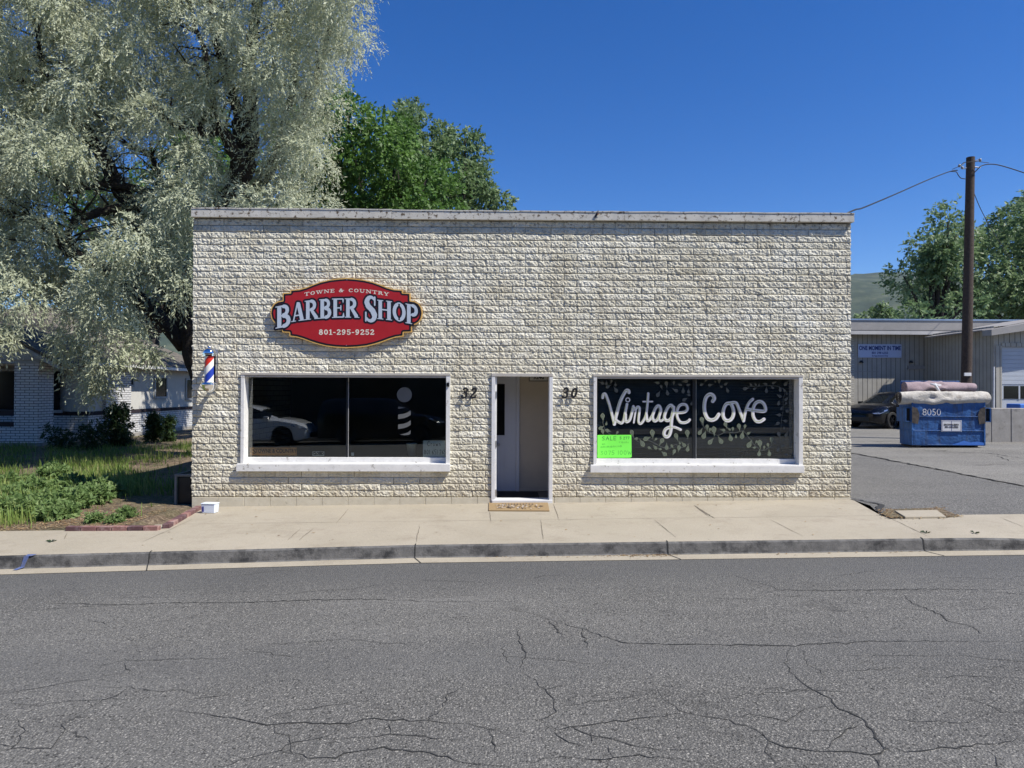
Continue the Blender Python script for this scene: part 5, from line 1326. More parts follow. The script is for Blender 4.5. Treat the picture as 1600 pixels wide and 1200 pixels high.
    for s in (-1, 1):
        mb = MB(); q = [(-.07, .58, hz_-.035), (-.20, .70, hz_-.015), (-.62, .845, hz_+.115), (-.60, .855, hz_+.06), (-.26, .78, hz_-.065), (-.10, .64, hz_-.07)]
        w_ = W/1.8
        mb.add([(x, s*y*w_*1.02, z) for x, y, z in q]+[(x-.05, s*(y-.06)*w_, z) for x, y, z in q], [tuple(range(6)), tuple(range(11, 5, -1))]+[(i, i+6, (i+1) % 6+6, (i+1) % 6) for i in range(6)])
        mb.build('headlight', 'lamp', t, local=True)
        mb = MB(); mb.box(-1.55, -1.37, s*.90*w_-.08 if s < 0 else .82*w_, -.82*w_ if s < 0 else .90*w_+.08, .93 if kind == 'sedan' else 1.08, 1.06 if kind == 'sedan' else 1.22); mb.build('mirror', paint_m, t, bevel=.03, local=True)
    mb = MB(); mb.box(-.02, .012, -.50*W/1.8, .50*W/1.8, .30, .46); mb.build('grille', 'carplastic', t, bevel=.01, local=True)
    return t
# car in the parking lot, three quarter view, nose to the left
c = U(1362, 668, 2, .13); hd_ = rad(180+27)
# near front wheel at pixel (1394, 661): place the car so that it falls there
tgt = UD(1394.5, 661, 27.8); fw = np.array([-.92, .86]); ca, sa = math.cos(hd_), math.sin(hd_)
off_ = np.array([fw[0]*ca-fw[1]*sa, fw[0]*sa+fw[1]*ca])
zc = lot_z(tgt[0], tgt[1])
car('parked_car', 'black hatchback parked beyond the blue dumpster with its nose to the left', 'carblack', (tgt[0]-off_[0], tgt[1]-off_[1], lot_z(15, 16)+.0), hd_)
# cars parked across the street, seen mirrored in the shop windows
car('parked_car', 'silver car parked across the street and mirrored in the left shop window', 'carsilver', (-7.2, -14.9, road_z(-9, 0)), 0)
car('parked_car', 'black car with a tall roof mirrored in the left shop window', 'carblack', (-2.3, -15.3, road_z(-4, 0)), 0, L=4.75, W=1.86, roof=1.66, kind='suv')
car('parked_car', 'black car across the street, faintly mirrored in the painted right window', 'carblack', (3.4, -15.3, road_z(1, 0)), 0, L=4.7, roof=1.47)
# unseen building across the street, added to keep sky out of the window reflections
bx_ = thing('added_opposite_building', (0, -23, 0), 'unseen long dark building added across the street to block sky in window reflections', 'building')
mb = MB(); mb.box(-45, 45, -34, -23, -.4, 6.2); mb.build('wall', 'backbrick', bx_)
mb = MB(); mb.box(-45.3, 45.3, -34.3, -22.7, 6.2, 6.6); mb.build('roof', 'roofing', bx_)
for k in range(-6, 7):
    mb = MB(); mb.box(k*6.5-1.4, k*6.5+1.4, -23.05, -22.98, .9, 2.6); w_ = mb.build('window', 'winglass', bx_)
    mb = MB(); mb.box(k*6.5-1.5, k*6.5+1.5, -22.98, -22.9, .78, .89); mb.build('window_sill', 'conc', w_)

# ================================================================== DUMPSTER AND CARPETS
DD = 19.6
b0 = UD(1427, 696, DD); b1 = UD(1535, 698, DD+.0); gzv = lot_z(b0[0], b0[1])
wD = np.hypot(*(b1-b0)[:2]); angD = math.atan2(b1[1]-b0[1], b1[0]-b0[0])
dp = thing('dumpster', ((b0[0]+b1[0])/2, (b0[1]+b1[1])/2, gzv), 'blue steel dumpster numbered 8050 with open lid, standing in the parking lot', 'dumpster', rz=angD+rad(-5))
hW = wD/2; mpx = DD/FPX
zT = (696-621)*mpx+.0
zT = .0+UD(1432, 621, DD)[2]-gzv
mb = MB(); dpt = .72; t_w = .03
# shell: front, back, sides, floor as a slightly tapered tub
Vt = []
for (x, y, z) in ((-hW, 0, .08), (hW, 0, .08), (hW, dpt, .08), (-hW, dpt, .08), (-hW, -.03, zT), (hW, -.03, zT), (hW, dpt+.05, zT+.18), (-hW, dpt+.05, zT+.18)): Vt.append((x, y, z))
Vi = [(x*.965, (y-dpt/2)*.94+dpt/2, z+(.03 if z < .2 else .0)) for x, y, z in Vt]
mb.add(Vt+Vi, [(0, 3, 2, 1), (0, 1, 5, 4), (1, 2, 6, 5), (2, 3, 7, 6), (3, 0, 4, 7), (4, 5, 13, 12), (5, 6, 14, 13), (6, 7, 15, 14), (7, 4, 12, 15), (8, 9, 10, 11), (8, 12, 13, 9), (9, 13, 14, 10), (10, 14, 15, 11), (11, 15, 12, 8)])
tub = mb.build('tub', 'dblue', dp, local=True)
mb = MB()   # pressed ribs and rim
for z, hgt_ in ((zT-.055, .05), (zT*.62, .022), (zT*.34, .022), (.085, .03)): mb.box(-hW-.012, hW+.012, -.035-.01*(z > .5), -.004, z, z+hgt_)
for z, hgt_ in ((zT*.62, .022), (zT*.34, .022)): mb.box(-hW-.02, -hW-.001, 0, dpt, z, z+hgt_)
mb.box(-hW-.015, -hW+.03, -.04, -.001, .1, zT-.06); mb.box(hW-.03, hW+.015, -.04, -.001, .1, zT-.06)
mb.build('rib', 'dblue', tub, bevel=.006, local=True)
for s in (-1, 1):
    mb = MB(); x = s*(hW+.02); x0, x1 = (x-.20, x+.06) if s < 0 else (x-.04, x+.16)
    if s < 0: x0, x1 = -hW-.17, -hW-.012
    else: x0, x1 = hW+.012, hW+.17
    z0_, z1_ = zT*.52, zT*.80
    for (u0, u1, v0, v1) in ((x0, x1, z0_, z0_+.02), (x0, x1, z1_-.02, z1_), (x0, x0+.02, z0_+.02, z1_-.02), (x1-.02, x1, z0_+.02, z1_-.02)): mb.box(u0, u1, -.02, dpt*.75, v0, v1)
    pk = mb.build('fork_pocket', 'dblue', dp, bevel=.004, local=True)
    mb = MB(); mb.box(x0+.02, x1-.02, .05, .08, z0_+.02, z1_-.02); mb.build('pocket_back', 'rubber', pk, local=True)
    mb = MB(); mb.add([(s*(hW-.15), -.046, z0_-.06), (s*(hW+.01), -.046, z0_-.03), (s*(hW+.01), -.046, z1_+.03), (s*(hW-.13), -.046, z1_-.02), (s*(hW-.19), -.046, (z0_+z1_)/2)], [(0, 1, 2, 3, 4) if s > 0 else (4, 3, 2, 1, 0)]); mb.build('rust_patch', 'rust', pk, local=True)
mb = MB(); P = [(.10, .10), (hW-.02, .10), (hW-.04, .17), (hW-.2, .2), (hW-.38, .17), (hW-.55, .22), (hW-.7, .16), (.16, .13)]
mb.add([(x, -.0372+z*0, z) for x, z in P], [tuple(range(len(P)))]); mb.build('scuff', 'dscuff', tub, local=True)
mb = MB(); x0 = -hW+.04; mb.box(x0, x0+.36, -.040, -.034, .12, zT*.33); mb.build('patch_plate', 'dblue', tub, bevel=.003, local=True)
mb = MB()
for s in (-1, 1): 
    mb.box(s*hW*.8-.05, s*hW*.8+.05, .05, .95, 0, .08)
mb.build('skid', 'rust', dp, local=True)
# lid folded up behind the load
mb = MB(); zl = UD(1500, 597, DD+dpt)[2]-gzv
mb.box(-hW+.03, hW-.28, dpt+.02, dpt+.05, zT+.1, zl); mb.box(-hW+.03, hW-.28, dpt-.01, dpt+.06, zl-.0, zl+.035); mb.build('lid', 'dblue', dp, bevel=.008, local=True)
def loc_text(name, body, size, px, py, mat, parent, yl, bold=0, sx=1):
    q = UD(px, py, DD); x = (q[0]-dp.location.x)*math.cos(angD)+(q[1]-dp.location.y)*math.sin(angD); z = q[2]-gzv
    c = bpy.data.curves.new(name, 'FONT'); c.body = body; c.size = size; c.align_x = 'CENTER'; c.align_y = 'CENTER'; c.offset = bold; c.extrude = .0008
    tmp = bpy.data.objects.new('tmp', c); COL.objects.link(tmp); me = bpy.data.meshes.new_from_object(tmp.evaluated_get(bpy.context.evaluated_depsgraph_get())); bpy.data.objects.remove(tmp)
    n = len(me.vertices); co = np.zeros(n*3, np.float32); me.vertices.foreach_get('co', co); co = co.reshape(-1, 3)
    me.vertices.foreach_set('co', np.stack([co[:, 0]*sx+x, yl-co[:, 2], co[:, 1]+z], 1).astype(np.float32).ravel()); me.materials.clear(); me.update()
    return link(name, me, mat, parent), x, z
loc_text('number', '8050', .27, 1456, 644.5, 'paper', dp, -.0445, -.004, .93)
_, lx, lz = loc_text('label_text', 'BROWN-SERV.\n801-322-3025', .065, 1485.5, 665.5, 'black', dp, -.0465, .002, .95)
mb = MB(); mb.box(lx-.265, lx+.265, -.042, -.037, lz-.155, lz+.155); lb_ = mb.build('label_plate', 'paper', dp, bevel=.002, local=True)
mb = MB()
for (a0, a1, c0, c1) in ((-.25, .25, .135, .143), (-.25, .25, -.143, -.135), (-.25, -.242, -.135, .135), (.242, .25, -.135, .135), (-.004, .006, -.135, .135)): mb.box(lx+a0, lx+a1, -.0445, -.0425, lz+c0, lz+c1)
mb.build('label_border', 'signtext', dp, local=True)
# carpets
def roll(name, label, mat, x0, x1, y, z, rz_, ry, seed, dark_end='rust', sag=.0):
    r_ = np.random.default_rng(seed); t = thing(name, (dp.location.x, dp.location.y, gzv+z-rz_), label, 'carpet roll', rz=dp.rotation_euler.z)
    mb = MB(); n = 28; xs_ = np.linspace(x0, x1, 60); ph = r_.uniform(0, 6, 8)
    for i, x in enumerate(xs_):
        u = (x-x0)/(x1-x0)
        for k in range(n):
            a = 2*math.pi*k/n; cr = 1+.07*math.sin(3*a+ph[0]+u*4)+.05*math.sin(9*u+2*a+ph[1])+.03*math.sin(23*u+3*a+ph[4])+.22*math.exp(-((u-.36)/.05)**2)*math.sin(4*a+ph[2])+.20*math.exp(-((u-.52)/.035)**2)*math.sin(5*a+ph[3])+.10*math.exp(-((u-.2)/.06)**2)*math.sin(3*a+ph[5])-.05*math.exp(-((u-.85)/.012)**2)
            cr *= (1-.10*max(0, u-.93)/.07)
            mb.v.append((x, y+ry*cr*math.cos(a), rz_+(rz_*cr*math.sin(a) if math.sin(a) > 0 else rz_*cr*math.sin(a)*.95)-sag*math.sin(math.pi*u)))
    for i in range(59):
        for k in range(n): k2 = (k+1) % n; mb.f.append([i*n+k, (i+1)*n+k, (i+1)*n+k2, i*n+k2]); mb.m.append(0)
    mb.f.append(list(range(n))); mb.m.append(0); mb.f.append([59*n+k for k in range(n)][::-1]); mb.m.append(0)
    o = mb.build('roll', mat, t, smooth=True, local=True); shade_auto(o, 60)
    e = MB(); xs2 = x0-.004; P = []
    for k in range(60):
        a = k*.42; rr = 1-k/66; P.append((xs2, y+ry*.95*rr*math.cos(a), rz_+rz_*.95*rr*math.sin(a)))
    e.tube(P, .012, 5); e.build('spiral_end', dark_end, t, local=True)
    return t
zc1 = zT+.0
roll('carpet_roll', 'long cream rolled carpet lying across the front rim of the blue dumpster', 'carpet1', -hW-.30, hW+.14, .10, zT-.02+.0, .185, .2, 3)
roll('carpet_roll', 'dull pink rolled carpet lying on the dumpster behind the cream roll', 'carpet2', -hW+.06, hW+.02, .58, zT+.26, .17, .22, 8, 'carpet2')
mb = MB(); q = UD(1461, 607, DD+.3); mb.tube([(q[0]-.14, q[1], q[2]+.13), (q[0]-.03, q[1]-.05, q[2]+.10), (q[0]+.04, q[1]-.06, q[2]-.02), (q[0]+.10, q[1]-.05, q[2]-.10)], [.02, .04, .035, .03], 8); mb.tube([(q[0]-.02, q[1]-.03, q[2]+.13), (q[0]+.09, q[1], q[2]+.08), (q[0]+.18, q[1], q[2]+.10)], [.03, .028, .008], 8)
o = mb.build('cloth_scrap', 'paper', smooth=True); tag(o, 'white scrap of cloth draped over the pink carpet roll on the dumpster', 'cloth')

# ================================================================== CONCRETE BARRIER, POST, GARAGE BUILDING
BD = 21.3
q0 = UD(1543, 690, BD); q1 = UD(1615, 690, BD); zt = UD(1570, 638, BD)[2]; gz3 = lot_z(q0[0], q0[1])
segs = [(1536, 1549, 'narrow'), (1549.4, 1580, 'middle'), (1580.4, 1622, 'right hand')]
for a, b, wn in segs:
    A_, B_ = UD(a, 690, BD), UD(b, 690, BD); mb = MB()
    mb.box(A_[0], B_[0], A_[1], A_[1]+.55, gz3-.02, zt-.003*(a > 1560)); o = mb.build('concrete_block', 'conc', bevel=.015)
    tag(o, '%s block of the stained concrete barrier right of the blue dumpster' % wn, 'barrier', 'concrete barrier blocks')
p = UD(1552.5, 638, BD+.3); pt_ = UD(1553, 573, BD+.3)
mb = MB(); mb.tube([(p[0], p[1], p[2]-.05), (pt_[0], pt_[1], pt_[2])], .024, 10); o = mb.build('thin_post', 'paper', smooth=False); tag(o, 'thin white post rising behind the concrete barrier', 'post')
p = UD(1594, 634.5, BD+.8); mb = MB(); mb.box(p[0]-.16, p[0]+.6, p[1]-.2, p[1]+.4, zt+.002-.5, p[2]+.07); o = mb.build('blue_bin', 'dscuff', bevel=.03); tag(o, 'bright blue lidded bin showing just above the concrete barrier at the right edge', 'bin')
GD = 30.6; gy = UD(1400, 600, GD)[1]
def gxx(px, y=None): return U(px, 600, 1, y or gy)[0]
def gzz(py, px=1450, y=None): return U(px, py, 1, y or gy)[2]
gb_ = thing('garage_building', (gxx(1450), gy, .1), 'low taupe workshop with grooved siding and a flat roof beyond the parking lot', 'building')
gx0_, gx1_ = gxx(1300), gxx(1556)
OH = .62
mb = MB(); mb.box(gx0_, gx1_, gy, gy+9, -.2, gzz(520)); mb.build('siding_wall', 'siding', gb_)
zf0, zf1, zf2, zf3 = gzz(500, y=gy-OH), gzz(516, y=gy-OH), gzz(517, y=gy-OH), gzz(523, y=gy-OH)
mb = MB(); mb.box(gx0_-.3, gx1_+6, gy-OH, gy+9.3, zf1, zf0-.03); mb.build('roof_fascia', 'fascia', gb_)
mb = MB(); mb.box(gx0_-.32, gx1_+6, gy-OH-.03, gy+9.35, zf0-.028, zf0+.04); mb.build('roof_flashing', 'flash', gb_)
mb = MB(); mb.box(gx0_-.3, gx1_-.02, gy-OH+.02, gy-.002, zf2-.06, zf1-.003); mb.build('fascia_board', 'fascia', gb_)
mb = MB(); mb.box(gx0_-.28, gx1_-.05, gy-OH-.02, gy-OH+.015, zf3, zf2-.02); mb.build('trim_board', 'fascial', gb_, bevel=.004)
mb = MB()
for a, b in ((1330, 1373), (1508, 1556)): mb.box(gxx(a), gxx(b), gy-.012, gy-.001, gzz(581.5), gzz(580.6))
mb.box(gxx(1417), gxx(1499), gy-.06, gy-.001, gzz(577), gzz(571.5)); mb.build('ledger_board', 'fascia', gb_)
for px in (1346, 1423.5, 1518): 
    q = U(px, 567 if px < 1500 else 566, 1, gy-.05); mb = MB(); mb.lathe([(.001, .11), (.06, .09), (.085, .02), (.08, 0), (.07, .01)], q, 14); mb.box(q[0]-.03, q[0]+.03, q[1]+.02, gy-.001, q[2]+.03, q[2]+.07)
    mb.build('wall_light', 'dark', gb_, smooth=False)
# vertical blocks strip at left edge
mb = MB(); mb.box(gxx(1300), gxx(1334), gy-.03, gy-.002, -.1, gzz(525)); mb.build('corner_blocks', 'sidebrick', gb_)
# projecting wing with garage door
WY = gy-4.3
wx0 = U(1553, 600, 1, WY)[0]; zw1 = gzz(522, 1570, WY); 
mb = MB(); gdx0, gdx1 = U(1566, 600, 1, WY)[0], U(1566, 600, 1, WY)[0]+3.6; gzt = gzz(541, 1580, WY)
mb.box(wx0, gdx0-.25, WY, WY+.2, -.1, gzt+.0); mb.box(wx0, gdx1+4, WY, WY+.2, gzt+.001, zw1+.3); mb.box(gdx1+.25, gdx1+4, WY, WY+.2, -.1, gzt); mb.box(wx0, wx0+.2, WY+.2, gy, -.1, zw1+.3)
mb.build('wing_wall', 'siding', gb_)
mb = MB(); zA, zB = gzz(519, 1555, WY-.5), gzz(508, 1600, WY-.5); xA, xB = U(1556, 600, 1, WY-.5)[0], U(1600, 600, 1, WY-.5)[0]
sl2 = (zB-zA)/(xB-xA); xE = xB+2.2
mb.prism_y([(xA-.15, zA-.12), (xE, zA-.12+sl2*(xE-xA)*.6), (xE, zA+.08+sl2*(xE-xA)*.6+.15), (xA-.15, zA+.10)], WY-.5, WY-.003)
mb.prism_y([(xA-.15, zA+.09), (xE, zA+.24+sl2*(xE-xA)*.6), (xE, zA+.28+sl2*(xE-xA)*.6), (xA-.15, zA+.13)], WY+.0, gy-.7)
mb.build('gable_fascia', 'fascia', gb_)
mb = MB(); mb.box(gdx0-.25, gdx0-.03, WY-.03, WY+.1, -.1, gzt+.02); mb.box(gdx0-.03, gdx1, WY-.03, WY-.002, gzt-.02, gzt+.12); mb.build('door_trim', 'siding', gb_)
gdr = MB(); nS = 9; zgs = gzz(601, 1580, WY); 
for k in range(nS): a = zgs+(gzt-.03-zgs)*k/nS; b = zgs+(gzt-.03-zgs)*(k+1)/nS; gdr.box(gdx0, gdx1, WY+.06, WY+.10, a+.012, b)
gdr.box(gdx0, gdx1, WY+.075, WY+.10, -.1, gzt); gd = gdr.build('garage_door', 'garage', gb_, bevel=.004)
mb = MB(); mb.box(gdx0+.05, gdx1-.05, WY+.055, WY+.074, gzz(623, 1580, WY), gzz(603, 1580, WY)); mb.build('door_window', 'winglass', gd)
mb = MB()
for x in (gdx0+.05, gdx0+.68, gdx0+1.35, gdx0+2.0): mb.box(x-.03, x+.03, WY+.048, WY+.054, gzz(624, 1580, WY), gzz(602, 1580, WY))
mb.build('door_muntin', 'garage', gd)
# hanging sign
gs = thing('business_sign', (gxx(1373.5), gy-.05, gzz(559.5)), 'pale blue ONE MOMENT IN TIME sign on the taupe workshop wall', 'sign')
x0, x1, z0, z1 = gxx(1340), gxx(1407.5), gzz(559, 1373), gzz(538, 1373)
mb = MB(); mb.box(x0, x1, gy-.06, gy-.03, z0, z1); mb.build('panel', 'signblue', gs, bevel=.006)
mb = MB()
for x in (x0+.05, x1-.05):
    for z in (z0+.05, z1-.05): mb.tube([(x, gy-.06, z), (x, gy-.07, z)], .02, 8)
mb.build('fixing', 'steel', gs)
mxs, mzs = (x0+x1)/2, (z0+z1)/2; hh = z1-z0
def caps(words, size, x, z, bold, parent, mat, sx):
    tot = []; X_ = 0
    for wd in words: tot.append((wd[0], size, X_)); X_ += .62*size*sx*1.08; tot.append((wd[1:], size*.76, X_)); X_ += len(wd[1:])*.76*size*sx*.60+.22*size
    off2 = X_/2-.1*size
    for tx, sz, xx_ in tot: strip_text('lettering', '', tx, sz, mat, parent, (x-off2+xx_, z-(size-sz)*.33), gy-.063, bold, sx, align='LEFT')
strip_text('lettering', '', 'ONE MOMENT IN TIME', .25, 'signtext', gs, (mxs, mzs+hh*.20), gy-.063, .009, .70)
strip_text('lettering', '', '801 298 6355', .135, 'signtext', gs, (mxs, mzs-hh*.15), gy-.063, .003, .95)
strip_text('lettering', '', 'By Appointment Only', .082, 'signtext', gs, (mxs, mzs-hh*.36), gy-.063, .002, .95)

# ================================================================== UTILITY POLE
PD = 22.3
pb = UD(1509, 640, PD); ptp = UD(1516.5, 246, PD); gzp = lot_z(pb[0], pb[1])
up = thing('utility_pole', (pb[0], pb[1], gzp), 'tall dark wooden utility pole behind the dumpster with cables at its top', 'utility pole')
mb = MB(); dirv = (ptp-pb)/(ptp[2]-pb[2]); base_ = pb+dirv*(gzp-pb[2]-.3)
n = 14; mb.tube([tuple(base_+(ptp-base_)*k/n) for k in range(n+1)], [.165-.045*k/n for k in range(n+1)], 20); sh = mb.build('shaft', 'pole', up, smooth=True); shade_auto(sh, 50)
mb = MB(); q = UD(1512.5, 585, PD-.17); mb.box(q[0]-.12, q[0]+.10, q[1]-.015, q[1]+.02, q[2]-.05, q[2]+.05); mb.build('tag_plate', 'paper', up, bevel=.004)
def pw(px, py, d=0): return tuple(UD(px, py, PD+d))
mb = MB()
for a, b in (((1524, 251.5), (1531, 248.5)), ((1531, 248.5), (1532, 253)), ((1500, 260), (1508, 253.5)), ((1506, 264), (1510, 262)), ((1523, 261), (1532, 262))): mb.tube([pw(*a, -.1), pw(*b, -.1)], .018, 6)
mb.build('hook', 'steel', up)
mb = MB()
for px, py in ((1503.5, 262), (1499, 259), (1531.5, 250)): q = pw(px, py, -.12); mb.lathe([(.001, .05), (.03, .04), (.04, 0), (.03, -.04), (.001, -.05)], q, 10)
mb.build('insulator', 'porcelain', up, smooth=True)
def wire(name, label, P, r=.014, n=18):
    mb = MB(); mb.tube(smooth([(1, [p[:2] for p in P])])[0][1] and spl(P), r, 6); o = mb.build(name, 'wire', smooth=True); return tag(o, label, 'cable')
def spl(P, n=8):
    P = [np.array(p, float) for p in P]; E = [P[0]]+P+[P[-1]]; Q = []
    for i in range(len(P)-1):
        p0, p1, p2, p3 = E[i:i+4]
        for k in range(n): t = k/n; Q.append(tuple(.5*((2*p1)+(-p0+p2)*t+(2*p0-5*p1+4*p2-p3)*t*t+(-p0+3*p1-3*p2+p3)*t**3)))
    Q.append(tuple(P[-1])); return Q
def wp(px, py, d): return tuple(UD(px, py, d))
anchor = np.array([5.0, .9, CZ+.1])
wire('service_cable', 'black service cable sagging from the pole to the shop roof corner', [wp(1496, 266, PD), wp(1484, 268, 21.8), wp(1450, 281, 20.5), wp(1400, 303, 18.2), wp(1350, 324, 15.2), wp(1326, 332, 13.6), (5.05, 2.2, CZ+.15)], .016)
wire('cable_loop', 'short cable loop hanging off the left side of the pole top', [wp(1484, 268, 21.9), wp(1494, 268.5, PD-.2), wp(1497, 273, PD-.25), wp(1501, 278, PD-.25), wp(1508, 279.5, PD-.2)], .013)
wire('cable_jumper', 'short slanting jumper cable above the loop on the left of the pole', [wp(1488, 264.5, PD-.2), wp(1500, 259, PD-.2), wp(1506, 254, PD-.2), wp(1512, 253.5, PD-.22), wp(1527, 252.5, PD-.2), wp(1545, 254.5, PD-.2)], .009)
wire('street_cable', 'black cable running from the pole top out past the right edge', [wp(1518, 274, PD-.18), wp(1526, 266, PD-.2), wp(1534, 259, PD-.2), wp(1548, 256.5, PD-.1), wp(1565, 259, PD), wp(1600, 270, PD), wp(1660, 292, PD+.2), wp(1760, 320, PD+1)], .016)
wire('guy_wire', 'thin guy wire slanting down to the right behind the pole into the trees', [wp(1520, 297, PD), wp(1534, 330, PD+2), wp(1556, 369, PD+5), wp(1585, 412, PD+9), wp(1610, 445, PD+11)], .012)

# ================================================================== HOUSE ON THE LEFT
hs = thing('left_house', (-17, 16, -.3), 'white painted brick house with a porch, half hidden under the silver tree', 'house')
HX = -15.35; HY = 12.9
def hz2(px, py, axis, val): return U(px, py, axis, val)
zg = -.36; zband0, zband1 = U(200, 645.5, 0, HX)[2], U(200, 640, 0, HX)[2]
zev = 2.62
y_end = 25.5
mb = MB(); mb.box(HX-9, HX, HY+2.2, y_end, -.6, zband0); mb.build('brick_base', 'whitebrick', hs)
mb = MB(); mb.box(HX-9.02, HX+.03, HY+2.17, y_end+.03, zband0, zband1); mb.build('dark_band', 'band', hs)
mb = MB(); mb.box(HX-8.97, HX-.03, HY+2.23, y_end-.03, zband1, zev+.1); mb.build('upper_wall', 'stucco', hs)
mb = MB(); mb.box(HX-8.9, HX+.01, HY+2.19, y_end+.02, -.62, -.12); mb.build('foundation', 'conc', hs)
# pilaster brick column half way along
ya = U(163, 640, 0, HX)[1]; yb2 = U(200, 640, 0, HX)[1]
mb = MB(); mb.box(HX-.2, HX+.12, ya, yb2, -.3, zev); mb.build('chimney_breast', 'whitebrick', hs)
def hwin(y0px, y1px, z0, z1):
    y0, y1 = U(y0px, 600, 0, HX)[1], U(y1px, 600, 0, HX)[1]
    mb = MB(); mb.box(HX-.10, HX+.035, y0, y0+.09, z0, z1); mb.box(HX-.10, HX+.035, y1-.09, y1, z0, z1); mb.box(HX-.1, HX+.035, y0+.091, y1-.091, z1-.09, z1); mb.box(HX-.1, HX+.06, y0+.091, y1-.091, z0, z0+.09)
    w_ = mb.build('window', 'trimgrey', hs); mb = MB(); mb.box(HX-.08, HX+.005, y0+.09, y1-.09, z0+.09, z1-.09); mb.build('pane', 'winglass', w_)
hwin(241, 261, 1.25, 2.25); hwin(201, 209, 1.75, 2.2); hwin(290, 301, 1.15, 2.2)
# main hip roof
rf = MB(); e = .55; x0, x1, y0, y1 = HX-9-e, HX+e, HY+1.6, y_end+e; zr = 5.2; xm = (x0+x1)/2
rf.add([(x0, y0, zev), (x1, y0, zev), (x1, y1, zev), (x0, y1, zev), (xm, y0+4.2, zr), (xm, y1-4.2, zr)], [(0, 1, 4), (1, 2, 5, 4), (2, 3, 5), (3, 0, 4, 5)])
rf.build('roof', 'shingle', hs)
mb = MB(); mb.box(x1-.05, x1+.06, y0, y1, zev-.12, zev-.002); mb.box(x0, x1-.051, y0-.06, y0+.04, zev-.12, zev-.002); mb.build('gutter', 'white', hs)
mb = MB(); mb.box(x0+.02, x1-.06, y0+.05, y1-.02, zev-.10, zev-.05); mb.build('soffit', 'brown', hs)
# porch: brick column, low wall, gabled front
cx0, cx1 = U(22, 640, 1, HY)[0], U(60, 640, 1, HY)[0]; zcol = U(40, 566, 1, HY)[2]
mb = MB(); mb.box(cx0, cx1, HY, HY+.8, -.14, zcol); mb.build('porch_column', 'whitebrick', hs)
zlow = U(20, 667, 1, HY)[2]
mb = MB(); mb.box(cx0-7, cx0-.002, HY+.01, HY+.3, -.14, zlow); mb.build('porch_wall', 'whitebrick', hs)
mb = MB(); mb.box(cx0-7, cx1+.1, HY+.02, HY+4, -.7, -.141); mb.build('porch_floor', 'conc', hs)
mb = MB(); zc0, zc1 = U(20, 650, 1, HY)[2], U(20, 641, 1, HY)[2]; mb.box(cx0-7, cx0-.003, HY+.05, HY+.25, zlow+.002, zlow+.16); mb.box(cx0-7, cx0-.003, HY+.10, HY+.2, zc0, zc1); mb.build('porch_rail', 'band', hs)
# porch picture window behind
mb = MB(); mb.box(cx0-3.4, cx0+.2, HY+2.05, HY+2.16, .9, 2.3); w_ = mb.build('porch_window', 'winglass', hs)
mb = MB(); mb.box(cx0-3.5, cx0+.3, HY+2.0, HY+2.15, .8, .899); mb.box(cx0-3.5, cx0+.3, HY+2.0, HY+2.15, 2.301, 2.4); mb.build('window_frame', 'trimgrey', w_)
pk = U(-22, 508, 1, HY-.3); ev = U(82, 563, 1, HY-.3); zfb = U(40, 562, 1, HY-.3)[2]; zfb2 = U(40, 567.5, 1, HY-.3)[2]
gl = MB(); gl.prism_y([(2*pk[0]-ev[0], ev[2]), (ev[0], ev[2]), (pk[0], pk[2])], HY-.1, HY+2.5); gl.build('porch_gable', 'trimgrey', hs)
mb = MB(); mb.box(2*pk[0]-cx1-.1, cx1+.06, HY-.06, HY+.3, zfb2, ev[2]-.003); mb.box(2*pk[0]-cx1-.1, cx1+.12, HY-.16, HY-.061, zfb2+.12, zfb2+.2); mb.build('porch_beam', 'trimgrey', hs)
mb = MB()
for s in (1, -1):
    a = np.array([pk[0], pk[2]]); b = np.array([pk[0]+s*(ev[0]-pk[0]+.35), ev[2]-.19]); nn = np.array([-(b-a)[1], (b-a)[0]])*s; nn = nn/np.hypot(*nn)*.09
    P = [a, b, b+nn, a+nn+np.array([0, .02])]
    if s < 0: P = P[::-1]
    mb.prism_y([tuple(p_) for p_ in P], HY-.42, HY+4.6)
mb.build('porch_roof', 'shingle', hs)
mb = MB()
for s in (1, -1):
    a = np.array([pk[0], pk[2]-.13]); b = np.array([pk[0]+s*(ev[0]-pk[0]+.30), ev[2]-.19-.11]); nn = np.array([0, .12])
    P = [a, b, b+nn, a+nn] if s > 0 else [a+nn, b+nn, b, a]
    mb.prism_y([tuple(p_) for p_ in P], HY-.46, HY-.425)
mb.build('rake_board', 'trimgrey', hs)
dn = U(160, 640, 0, HX+.1)
mb = MB(); mb.tube([(HX+.14, ya-.1, -.1), (HX+.14, ya-.1, zev-.1)], .035, 8); mb.build('downpipe', 'white', hs)
